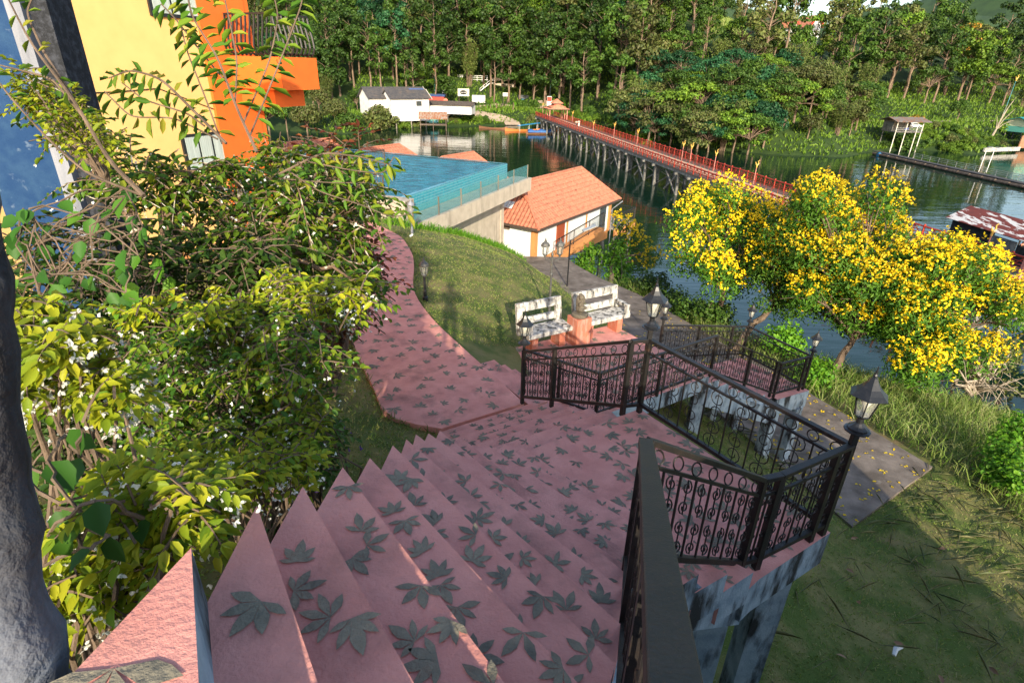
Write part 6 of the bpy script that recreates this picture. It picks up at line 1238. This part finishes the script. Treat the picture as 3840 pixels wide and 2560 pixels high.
b0 = np.array(G(2690, 1195, -9.85)); flower_tree('left yellow flowering tree in front of the bridge end', b0, at(1665, 660, 24.0), fill([(1600, 440), (1700, 430), (1790, 500), (1760, 640), (1660, 660), (1560, 620), (1540, 560)], 34, 22, 25.5, .6, 1.0))
b0 = np.array(G(2740, 1310, -9.6)); flower_tree('small shaded flowering tree leaning over the walkway rail', b0, at(1780, 700, 22.5), fill([(1740, 600), (1860, 600), (1850, 720), (1760, 720)], 12, 21, 23, .45, .7), nf=6)
b0 = np.array(G(3110, 1395, -9.6)); flower_tree('largest yellow flowering tree in the middle of the walkway bank', b0, at(1960, 780, 21), fill([(1770, 520), (1880, 420), (1960, 420), (2080, 480), (2120, 560), (2160, 660), (2100, 740), (1960, 760), (1820, 680)], 64, 19, 23.5, .6, 1.0))
b0 = np.array(G(3440, 1420, -9.8)); flower_tree('right yellow flowering tree drooping toward the lake grass', b0, at(2130, 790, 20.5), fill([(2130, 560), (2220, 570), (2320, 670), (2345, 740), (2310, 830), (2220, 850), (2100, 880), (2040, 820), (2080, 700)], 46, 18.5, 22, .55, .95))
c = np.array(G(2290, 1060, -10.4)); flower_tree('young yellow flowering tree below the bungalow deck', c, at(1405, 600, 34), [(1440, 540, 34, .9), (1465, 570, 34, .8), (1475, 610, 33.5, .7), (1430, 510, 34.5, .7), (1500, 590, 33, .6)], 200, 30, L=.2, fl=.12)
def bush_at(label, clumps, key, base, L=.12, W=.04, n=260, name='bush', mk='bark', group=None, fl=None):
    base = np.asarray(base, float); t = thing(name, label, 'bush', tuple(base), group); mb = MB(); lv = []
    for c in clumps: p = at(*c[:3]); limb(mb, base, p, .02, .006, 5, 4); lv.append(clump(p, c[3], n, L, W, .4, .9, .2))
    obj('stems', mb, M[mk], t); leaf_obj('foliage', lv, LF[key], t)
    if fl: leaf_obj('flowers', [clump(at(*c[:3]), c[3]*1.05, 8, .07, .03) for c in clumps], LF[fl], t)
    return t
WB = 'bushes lining the walkway'
bush_at('bright green bush under the ochre ramp of the bungalow', [(1340, 600, 34, .7), (1360, 580, 34, .7), (1350, 620, 33, .5), (1325, 620, 33.5, .5)], 'bush', G(2200, 1030, -10.6), .2, .06, group=WB)
bush_at('tall bright green bush beside the deck pillars', [(1400, 600, 33, .8), (1420, 570, 33, .7), (1415, 630, 32, .7), (1430, 610, 32.5, .7), (1440, 650, 31, .6)], 'bush', G(2330, 1080, -10.6), .2, .06, group=WB)
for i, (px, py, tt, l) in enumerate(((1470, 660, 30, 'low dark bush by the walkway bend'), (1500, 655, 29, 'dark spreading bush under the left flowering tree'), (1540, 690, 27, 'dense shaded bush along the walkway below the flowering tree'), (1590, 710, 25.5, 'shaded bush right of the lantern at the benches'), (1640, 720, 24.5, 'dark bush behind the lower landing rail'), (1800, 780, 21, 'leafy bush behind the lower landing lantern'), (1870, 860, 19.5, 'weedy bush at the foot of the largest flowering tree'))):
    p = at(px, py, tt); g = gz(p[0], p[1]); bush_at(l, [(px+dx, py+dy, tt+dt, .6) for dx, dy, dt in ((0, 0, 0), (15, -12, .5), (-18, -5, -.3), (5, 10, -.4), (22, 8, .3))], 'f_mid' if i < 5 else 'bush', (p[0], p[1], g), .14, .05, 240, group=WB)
p = np.array(G(3640, 1480, -10.2)); t = thing('bare_shrub', 'pale leafless shrub tangled on the lake grass at right', 'shrub', tuple(p)); mb = MB()
for i in range(26): 
    q = at(rng.uniform(2180, 2352), rng.uniform(800, 900), rng.uniform(18.5, 21)); P = limb(mb, p, q, .06, .012, 7, 5, .3); [limb(mb, P[4], P[4]+rng.normal(0, .7, 3), .015, .004, 4, 4) for _ in range(3)]
obj('branches', mb, M['palewood'], t); leaf_obj('foliage', [clump(at(rng.uniform(2270, 2352), rng.uniform(760, 900), 19.5), .5, 50, .12, .04) for _ in range(8)], LF['f_olive'], t)
bush_at('bright leafy bush at the right edge with a cut stump', [(2320, 1010, 15, .5), (2340, 1060, 14, .5), (2290, 1080, 14, .4), (2330, 1100, 13.5, .4), (2350, 980, 15, .5), (2300, 1040, 14.5, .5)], 'bush', G(3780, 1800, -9.4), .1, .045, 330, group=WB)
p = np.array(G(3800, 1850, -9.3)); mb = MB(); mb.tube([p+np.array((0, 0, -.3)), p+np.array((.15, .1, .6))], [.14, .12], 10); tag(obj('stump', mb, M['palewood']), 'short pale cut stump at the right edge', 'stump')
# ---------------------------------------------------------------- shrubs on the left of the stairs
def twig_shrub(name, label, base, clumps, key, L, W, twigs=9, per=11, flower=None, group=None, cat='shrub', stemr=.014, bark='bark', up=.25, stems=True, trunk=None, spread=1., nfl=5):
    base = np.asarray(base, float); t = thing(name, label, cat, tuple(base), group); mb = MB(); C = []; T = []; N = []; FC = []
    if trunk:
        for q, r0, r1 in trunk: limb(mb, base, q, r0, r1, 9, 9, .1)
    for (dx, dy, tt, r) in clumps:
        c = at(dx, dy, tt); b_ = base if not trunk else min((np.asarray(q[0]) for q in trunk), key=lambda q: np.linalg.norm(q-c))
        if stems: limb(mb, b_, c, stemr, stemr*.35, 7, 5, .25)
        for _ in range(twigs):
            d = rand_unit(1)[0]; d[2] = d[2]*.55+up; d = unit(d); o = c-d*r*.55+rng.normal(0, r*.22, 3); e = o+d*r*rng.uniform(1.0, 1.7)*spread-np.array((0, 0, r*.25)); k = np.linspace(0, 1, 5)[:, None]
            P = o+(e-o)*k+np.array((0, 0, r*.22))*np.sin(k*PI); mb.tube(P, np.linspace(.0045, .002, 5)*L/.05, 3, cap=False)
            s_ = np.linspace(.1, 1, per)+rng.uniform(-.03, .03, per); D = unit(e-o); sd_ = unit(np.cross(D, (0, 0, 1.)))
            for i, u in enumerate(s_):
                p = np.array([np.interp(u, k[:, 0], P[:, j]) for j in range(3)]); sg = 1 if i % 2 else -1
                C.append(p); T.append(D*.6+sd_*sg*.85+rng.normal(0, .25, 3)-np.array((0, 0, .22))); N.append(np.array((0, 0, 1.))+rng.normal(0, .38, 3))
            C.append(e); T.append(D-np.array((0, 0, .2))); N.append(np.array((0, 0, 1.))+rng.normal(0, .3, 3))
            if flower and rng.random() < .5:
                for _ in range(nfl): FC.append(e+rng.normal(0, L*.55, 3)-np.array((0, 0, L*.8)))
    obj('branches', mb, M[bark], t); n = len(C); l = L*rng.uniform(.65, 1.25, n); leaf_obj('foliage', [leaf_arrays(np.array(C), np.array(T), np.array(N), l, l*W/L, .28, .22)], LF[key], t)
    if flower and FC:
        F = np.array(FC); m_ = len(F); fs = []
        for k in range(4): fs.append(leaf_arrays(F, unit(rand_unit(m_)*.8-np.array((0, 0, .35))), rand_unit(m_), L*.30, L*.11, .2, .1))
        leaf_obj('flowers', fs, LF[flower], t)
    return t
def cl(pts, t0, t1, r0, r1): return [(x, y, rng.uniform(t0, t1), rng.uniform(r0, r1)) for x, y in pts]
SG_ = 'white flowered shrubs left of the stairs'
low = [(250, 1110), (190, 1165), (330, 1140), (410, 1120), (360, 1210), (250, 1235), (160, 1290), (300, 1290), (120, 1230), (400, 1180), (220, 1330), (150, 1370), (270, 1360), (420, 1225), (360, 1265), (110, 1420), (180, 1415), (330, 1185), (280, 1180), (450, 1160), (240, 1280), (200, 1240)]
twig_shrub('flowering_shrub', 'nearest yellow green shrub with white flowers spilling over the top step', (-1.25, 1.0, -2.3), cl(low, 1.45, 1.95, .085, .125), 'near', .052, .0135, 9, 13, 'whiteflower', SG_, up=.15)
mid2 = [(480, 1090), (540, 1070), (600, 1080), (650, 1060), (690, 1030), (620, 1030), (550, 1020), (480, 1040), (430, 1060), (560, 1110), (680, 1070), (520, 1110)]
twig_shrub('flowering_shrub', 'yellow green shrub beside the first toothed steps', (-1.5, 2.4, -3.0), cl(mid2, 2.5, 3.1, .13, .2), 'near', .05, .013, 9, 13, 'whiteflower', SG_, up=.15)
up2 = [(90, 735), (60, 700), (140, 790), (110, 830), (180, 830), (230, 840), (260, 870), (150, 880), (90, 880), (200, 890), (60, 780), (130, 740), (270, 910), (60, 920), (180, 790)]
twig_shrub('flowering_shrub', 'sunlit yellow shrub with white blossom next to the leaning post', (-1.7, 1.6, -2.9), cl(up2, 1.75, 2.15, .085, .13), 'near', .056, .0145, 8, 12, 'whiteflower', SG_, up=.1, nfl=8)
band = [(330, 715), (380, 705), (430, 715), (480, 720), (500, 690), (560, 700), (610, 665), (660, 680), (700, 690), (740, 690), (780, 670), (650, 640), (720, 650), (820, 680), (760, 715), (540, 730)]
twig_shrub('flowering_shrub', 'row of white blossom sprays in the middle of the shrubbery', (-2.3, 4.0, -4.1), cl(band, 3.4, 4.3, .16, .24), 'near', .062, .016, 9, 12, 'whiteflower', SG_, up=.1)
core = [(x+rng.uniform(-25, 25), y+rng.uniform(-25, 25)) for x in range(330, 720, 62) for y in range(770, 1010, 58) if x < 690 or y > 780]
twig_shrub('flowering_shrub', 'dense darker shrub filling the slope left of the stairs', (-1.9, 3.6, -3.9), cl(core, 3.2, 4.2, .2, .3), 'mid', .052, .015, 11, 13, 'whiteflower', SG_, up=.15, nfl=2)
edge = [(640, 810), (680, 850), (700, 900), (710, 950), (690, 980), (650, 930), (620, 870), (670, 1000), (560, 790), (600, 820)]
twig_shrub('flowering_shrub', 'yellowing shrub edge hanging over the shaded lawn', (-1.8, 4.2, -4.1), cl(edge, 3.3, 3.9, .14, .22), 'near', .05, .014, 9, 12, None, SG_, up=.15)
und = [(x+rng.uniform(-30, 30), y+rng.uniform(-30, 30)) for x in range(40, 700, 75) for y in range(560, 1140, 75)]
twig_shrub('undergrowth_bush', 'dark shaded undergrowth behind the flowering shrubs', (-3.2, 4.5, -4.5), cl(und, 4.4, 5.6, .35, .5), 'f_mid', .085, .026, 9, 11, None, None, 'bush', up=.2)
# the mottled trunk tree with its wide crown
tb_ = at(375, 740, 5.6); tb_ = np.array((tb_[0], tb_[1], gz(tb_[0], tb_[1])))
crown = [(170, 300), (120, 250), (210, 330), (290, 400), (370, 385), (450, 395), (530, 390), (610, 370), (690, 370), (750, 395), (810, 420), (220, 430), (320, 460), (440, 470), (530, 480), (610, 470), (690, 480), (770, 480), (550, 560), (630, 560), (710, 560), (770, 610), (830, 655), (700, 640), (620, 640), (750, 690), (540, 620), (470, 560), (660, 600), (590, 520), (720, 520), (800, 540), (640, 430), (560, 440), (400, 430), (480, 430), (720, 430), (660, 520), (580, 600), (800, 640), (780, 700), (500, 520), (850, 470), (660, 680), (600, 690)]
twig_shrub('garden_tree', 'small tree with mottled pale trunk and wide yellow green crown', tb_, cl(crown, 5.0, 6.3, .3, .44), 'mid', .085, .024, 12, 12, 'whiteflower', None, 'tree', .03, 'palebark', .1,
    trunk=[(at(385, 480, 5.5), .13, .09), (at(290, 470, 5.4), .085, .06), (at(560, 480, 5.8), .05, .035), (at(640, 600, 5.4), .04, .03), (at(700, 420, 6), .05, .03)], nfl=1)
crown2 = [(x+rng.uniform(-22, 22), y+rng.uniform(-18, 18)) for x, y in crown if x > 520]
twig_shrub('garden_tree', 'second small leafy tree under the orange corner', (-3.3, 6.6, -4.7), cl(crown2, 6.2, 7.6, .35, .5), 'twig', .075, .023, 11, 11, None, None, 'tree', .025, 'palebark', .1, trunk=[(at(600, 560, 6.6), .07, .05), (at(700, 560, 7), .05, .03)])
# tall shoots with big glossy leaves in front of the building
def shoot(label, paths, tdep, L, key, name='tall_shoot', r0=.0095, leaf_from=.25, per_m=16, group='leafy shoots in front of the yellow wall', W=.34):
    P0 = at(*paths[0][0], tdep); base = np.array((P0[0], P0[1], P0[2])); t = thing(name, label, 'shrub', tuple(base), group); mb = MB(); C = []; T = []; N = []
    for j, path in enumerate(paths):
        P = np.array([at(x, y, tdep+.05*j+.03*i) for i, (x, y) in enumerate(path)]); n = 24; tt = np.linspace(0, len(P)-1, n)
        Q = np.stack([np.interp(tt, range(len(P)), P[:, k]) for k in range(3)], 1)
        for _ in range(3): Q[1:-1] = (Q[:-2]+2*Q[1:-1]+Q[2:])/4
        mb.tube(Q, np.linspace(r0 if j == 0 else r0*.6, .004, n), 6); Ls = np.linalg.norm(np.diff(Q, axis=0), axis=1).sum(); m_ = max(3, int(Ls*per_m)); dirs = unit(np.gradient(Q, axis=0))
        lf = leaf_from if j == 0 else .08
        for i, u in enumerate(np.linspace(lf, 1, m_)):
            k = u*(n-1); p = np.array([np.interp(k, range(n), Q[:, q]) for q in range(3)]); d = dirs[int(k)]; sd_ = unit(np.cross(d, fw)); sg = 1 if i % 2 else -1
            C.append(p); T.append(d*.45+sd_*sg*.8-np.array((0, 0, .45))+rng.normal(0, .2, 3)); N.append(-fw*.5+np.array((0, 0, .8))+rng.normal(0, .35, 3))
    obj('stem', mb, M['bark'], t); n = len(C); l = L*rng.uniform(.7, 1.2, n); leaf_obj('foliage', [leaf_arrays(np.array(C), np.array(T), np.array(N), l, l*W/2*1.05, .22, .3)], LF[key], t)
shoot('tall upright leafy shoot before the orange corner reaching the frame top', [[(590, 350), (540, 240), (500, 130), (440, 40), (425, -40)], [(540, 240), (545, 140), (530, 60), (510, -30)], [(520, 190), (470, 130), (400, 40), (370, 10)], [(575, 310), (640, 150), (690, 20), (700, -30)], [(560, 280), (620, 140), (640, 40), (625, -30)]], 3.3, .115, 'twig', per_m=26)
shoot('arching leafy shoot before the yellow wall', [[(520, 330), (440, 250), (370, 180), (300, 160), (250, 180)], [(470, 290), (430, 260), (330, 230), (280, 190)], [(500, 320), (400, 270), (300, 270), (240, 210)], [(510, 330), (470, 220), (430, 120), (415, 60)]], 3.4, .105, 'twig', per_m=24)
shoot('leafy spray across the blue pool water', [[(640, 400), (740, 350), (830, 360), (900, 380)], [(700, 370), (800, 390), (880, 400), (905, 360)], [(660, 390), (730, 440), (830, 470), (900, 500), (945, 490)], [(640, 410), (760, 420), (840, 420)]], 4.6, .12, 'twig', per_m=17)
shoot('bare limbed shoot crossing the blue pier at the frame top', [[(330, 450), (250, 370), (170, 230), (70, 100), (10, -20)], [(330, 450), (200, 400), (110, 320), (20, 220), (-30, 150)], [(170, 230), (100, 120), (60, 30), (80, -20)], [(200, 280), (120, 180), (0, 150)]], 3.1, .095, 'twig', r0=.014, per_m=10)
cl3 = [(60, 190), (110, 220), (170, 240), (190, 300), (140, 270), (90, 240), (230, 300), (220, 340), (60, 230), (150, 320)]
twig_shrub('flowering_shrub', 'small leaved bright bush high against the blue pier', at(250, 430, 4.4), cl(cl3, 4.0, 4.6, .16, .24), 'near', .05, .015, 9, 12, None, SG_, up=.15)
# broad leaved vine
def vine(label, pts, size, key, tdep):
    c0 = at(*pts[0], tdep); t = thing('vine', label, 'vine', tuple(c0), 'broad leaved vines among the shrubs'); mb = MB(); C = []; T = []; N = []
    Q = np.array([at(x, y, tdep+rng.uniform(-.15, .15)) for x, y in pts])
    for i, q in enumerate(Q):
        if i: limb(mb, Q[i-1], q, .006, .004, 5, 4, .3)
        C.append(q); T.append(np.array((rng.normal(0, .6), -.5, -.55))+rng.normal(0, .2, 3)); N.append(np.array((0, -.45, .9))+rng.normal(0, .25, 3))
    obj('stem', mb, M['bark'], t); l = size*rng.uniform(.75, 1.25, len(C)); leaf_obj('foliage', [leaf_arrays(np.array(C), np.array(T), np.array(N), l, l*.40, .12, .25)], LF[key], t)
rp = lambda n, x0_, x1_, y0_, y1_: [(rng.uniform(x0_, x1_), rng.uniform(y0_, y1_)) for _ in range(n)]
vine('broad heart leaved vine in the lower left shrub', [(190, 985), (185, 1050), (150, 1000), (110, 1060), (190, 1180), (130, 1170), (210, 1260), (250, 1230), (100, 1300), (170, 1130), (60, 1060), (90, 1130), (330, 1190), (220, 1150), (110, 1230)], .085, 'vine', 1.5)
vine('dark broad leaved vine climbing before the blue pier', rp(46, 20, 330, 420, 700), .12, 'vine', 3.6)
vine('sunlit broad leaves beside the mottled trunk', rp(13, 260, 390, 590, 700), .13, 'bush', 4.2)
# red leaved hedge
red = [(740, 385), (770, 430), (740, 470), (790, 470), (800, 530), (760, 540), (815, 590), (780, 610), (830, 640), (800, 680), (750, 640), (720, 720), (760, 740), (740, 780), (700, 500), (720, 590), (770, 360), (820, 700), (690, 700), (835, 610)]
p = at(750, 790, 8.6); twig_shrub('red_hedge', 'dark red leaved hedge along the far side of the pink path', (p[0], p[1], gz(p[0], p[1])), cl(red, 8.2, 9.8, .5, .68), 'redleaf', .11, .028, 16, 12, None, None, 'hedge', .03, up=.5)
fl_ = [(742, 1085), (770, 1008), (735, 1050), (755, 985), (728, 1100)]
twig_shrub('purple_weed', 'low weeds with purple flowers beside the toothed steps', (-1.15, 3.9, -3.9), cl(fl_, 3.9, 4.4, .16, .22), 'f_mid', .06, .018, 8, 9, 'purple', None, 'weed', nfl=2)
# ---------------------------------------------------------------- grass, straw, petals
def in_any(P, polys):
    c = np.zeros(len(P), bool)
    for q in polys: c |= poly_in(P, q)
    return c
def visible(P3):
    w_ = P3@fw; px = 1920+FPX*(P3@cr)/w_; py = 1280-FPX*(P3@cu)/w_; return (w_ > .5) & (px > -150) & (px < 3990) & (py < 2700) & (py > 200)
STAIRPOLY = [(-.8, .3), (.3, .0), (1.2, 2.2), (2.1, 3.1), (2.8, 3.7), (1.5, 5.65), (.25, 7.95), (-1.05, 7.15), (-.62, 4.3)]
PIERPOLY = [(-6.3, 6.9), (-4.7, 7.0), (-4.7, 7.8), (-6.3, 7.7)]
BLOCK = [PATHPOLY, WALKPOLY, [tuple(p[:2]) for p in TERR], STAIRPOLY, PIERPOLY]
def blades(name, label, n, box, L0, L1, Wd, key, bend, keep=None, cat='grass', dens=None, lean=.45):
    P = np.stack([rng.uniform(box[0], box[1], n), rng.uniform(box[2], box[3], n)], 1)
    if dens is not None: P = P[rng.random(n) < dens(P)]
    P = P[~in_any(P, BLOCK)]
    if keep is not None: P = P[keep(P)]
    z = ground(P[:, 0], P[:, 1]); B = np.stack([P[:, 0], P[:, 1], z], 1); k = visible(B); B = B[k]; m_ = len(B); L = rng.uniform(L0, L1, m_)[:, None]
    d = unit(rng.normal(0, lean, (m_, 3))*np.array((1, 1, 0))+np.array((0, 0, 1))); sd_ = unit(np.cross(d, rand_unit(m_))); o = rand_unit(m_)*np.array((1, 1, 0))*bend
    w_ = Wd*rng.uniform(.7, 1.3, m_)[:, None]; mid_ = B+d*L*.55+o*L*.2; tip = B+d*L*.9+o*L*.8-np.array((0, 0, 1))*L*bend*.25
    V = np.stack([B-sd_*w_, B+sd_*w_, mid_+sd_*w_*.8, mid_-sd_*w_*.8, tip+sd_*w_*.12, tip-sd_*w_*.12], 1).reshape(-1, 3); b_ = (np.arange(m_)*6)[:, None]; Q = np.concatenate([b_+np.array([[0, 1, 2, 3]]), b_+np.array([[3, 2, 4, 5]])])
    return tag(obj(name, mesh_arrays(name, V, Q, [LF[key]]), LF[key]), label, cat, kind='stuff')
def near_w(P): return np.clip(1.35-np.hypot(P[:, 0]-1, P[:, 1])/26, .12, 1)
blades('turf', 'short mown grass over the whole near hillside', 330000, (-12, 13, -1, 31), .035, .085, .006, 'turf', .6, dens=near_w, keep=lambda P: (P[:, 0] < 9.3+.0*P[:, 1]) | (P[:, 1] < 11.5), lean=.9)
def bank_ok(P): xr_ = np.interp(P[:, 1], [8, 11.9, 18.3, 26, 33], [12.5, 11.2, 9.1, 6.6, 3.9]); return (P[:, 0] > xr_) & (ground(P[:, 0], P[:, 1]) > -17.6)
blades('tall_grass', 'long bright grass on the lake bank beyond the walkway', 60000, (3.5, 26, 9, 34), .35, .95, .011, 'tall', .5, keep=bank_ok, lean=.35)
blades('path_edge_grass', 'taller tufts of grass along the path and wall edges', 26000, (-5, 3, 6.6, 24), .08, .22, .006, 'turf', .6, keep=lambda P: (np.abs(ground(P[:, 0], P[:, 1])-pathz(P[:, 0], P[:, 1])) < .12), lean=.5)
blades('pool_wall_weeds', 'weedy growth at the foot of the pool wall', 9000, (-5, 1.5, 21, 34), .15, .5, .016, 'bush', .5, keep=lambda P: np.abs((P-FL[:2])@eo[:2]-1.0) < .9)
n = 2600; P = np.stack([rng.uniform(2.2, 15, n), rng.uniform(2.5, 15, n)], 1); P = P[~in_any(P, BLOCK)]; P = P[(rng.random(len(P)) < np.where((P[:, 0] > 7.6) & (P[:, 1] < 12), .9, .25)) | (np.hypot(P[:, 0]-3.4, P[:, 1]-7.6) < .9)]; m_ = len(P); z = ground(P[:, 0], P[:, 1])
a = rng.normal(.5, .6, m_); T = np.stack([np.cos(a), np.sin(a), rng.normal(.03, .06, m_)], 1); tag(leaf_obj('cut_straw', [leaf_arrays(np.stack([P[:, 0], P[:, 1], z+.06], 1), T, unit(rng.normal(0, .25, (m_, 3))+np.array((0, 0, 1))), rng.uniform(.3, .8, m_), .007, .1, .1)], LF['cut']), 'dry cut grass stalks lying on the lower lawn', 'cut grass', kind='stuff')
n = 1500; u = rng.random(n); P = np.stack([rng.uniform(3.5, 11.5, n), rng.uniform(9.5, 26, n)], 1); P = P[poly_in(P, WALKPOLY)]; P = P[rng.random(len(P)) < np.clip(1.2-np.abs(P[:, 1]-14)/9, .1, 1)]; m_ = len(P)
tag(leaf_obj('fallen_petals', [leaf_arrays(np.array([(p[0]+dx, p[1], wz(*p)+.012) for p in P]), unit(rng.normal(0, 1, (m_, 3))*np.array((1, 1, .05))), unit(rng.normal(0, .3, (m_, 3))+np.array((0, 0, 1))), .06, .026, .3, .1) for dx in (0, .025)], LF['yellowflower']), 'fallen yellow petals scattered on the concrete walkway', 'petals', kind='stuff')
n = 26; P = np.stack([rng.uniform(3, 10, n), rng.uniform(3.5, 9, n)], 1); P = P[~in_any(P, BLOCK)]
LFB = leafmat('dead_leaf', [(.22, .10, .05), (.30, .17, .10), (.16, .09, .05)], .1); m_ = len(P)
tag(leaf_obj('dead_leaves', [leaf_arrays(np.stack([P[:, 0], P[:, 1], ground(P[:, 0], P[:, 1])+.07], 1), unit(rng.normal(0, 1, (m_, 3))*np.array((1, 1, .1))), unit(rng.normal(0, .4, (m_, 3))+np.array((0, 0, 1))), .16, .04, .3, .1)], LFB), 'brown dead leaves dropped on the lower lawn', 'leaves', kind='stuff')
p = np.array(G(3340, 2480, -8.5)); p[2] = gz(p[0], p[1])+.06; mb = MB(); mb.tube([p, p+(.08, .1, .03), p+(.22, .14, .02)], [.03, .045, .02], 5); tag(obj('paper_scrap', mb, M['white']), 'small crumpled white scrap on the lower lawn', 'litter')
for q in list(PROTO.values()):
    for pr in q:
        if pr.name not in USED:
            for ch in list(pr.children): bpy.data.objects.remove(ch)
            bpy.data.objects.remove(pr)
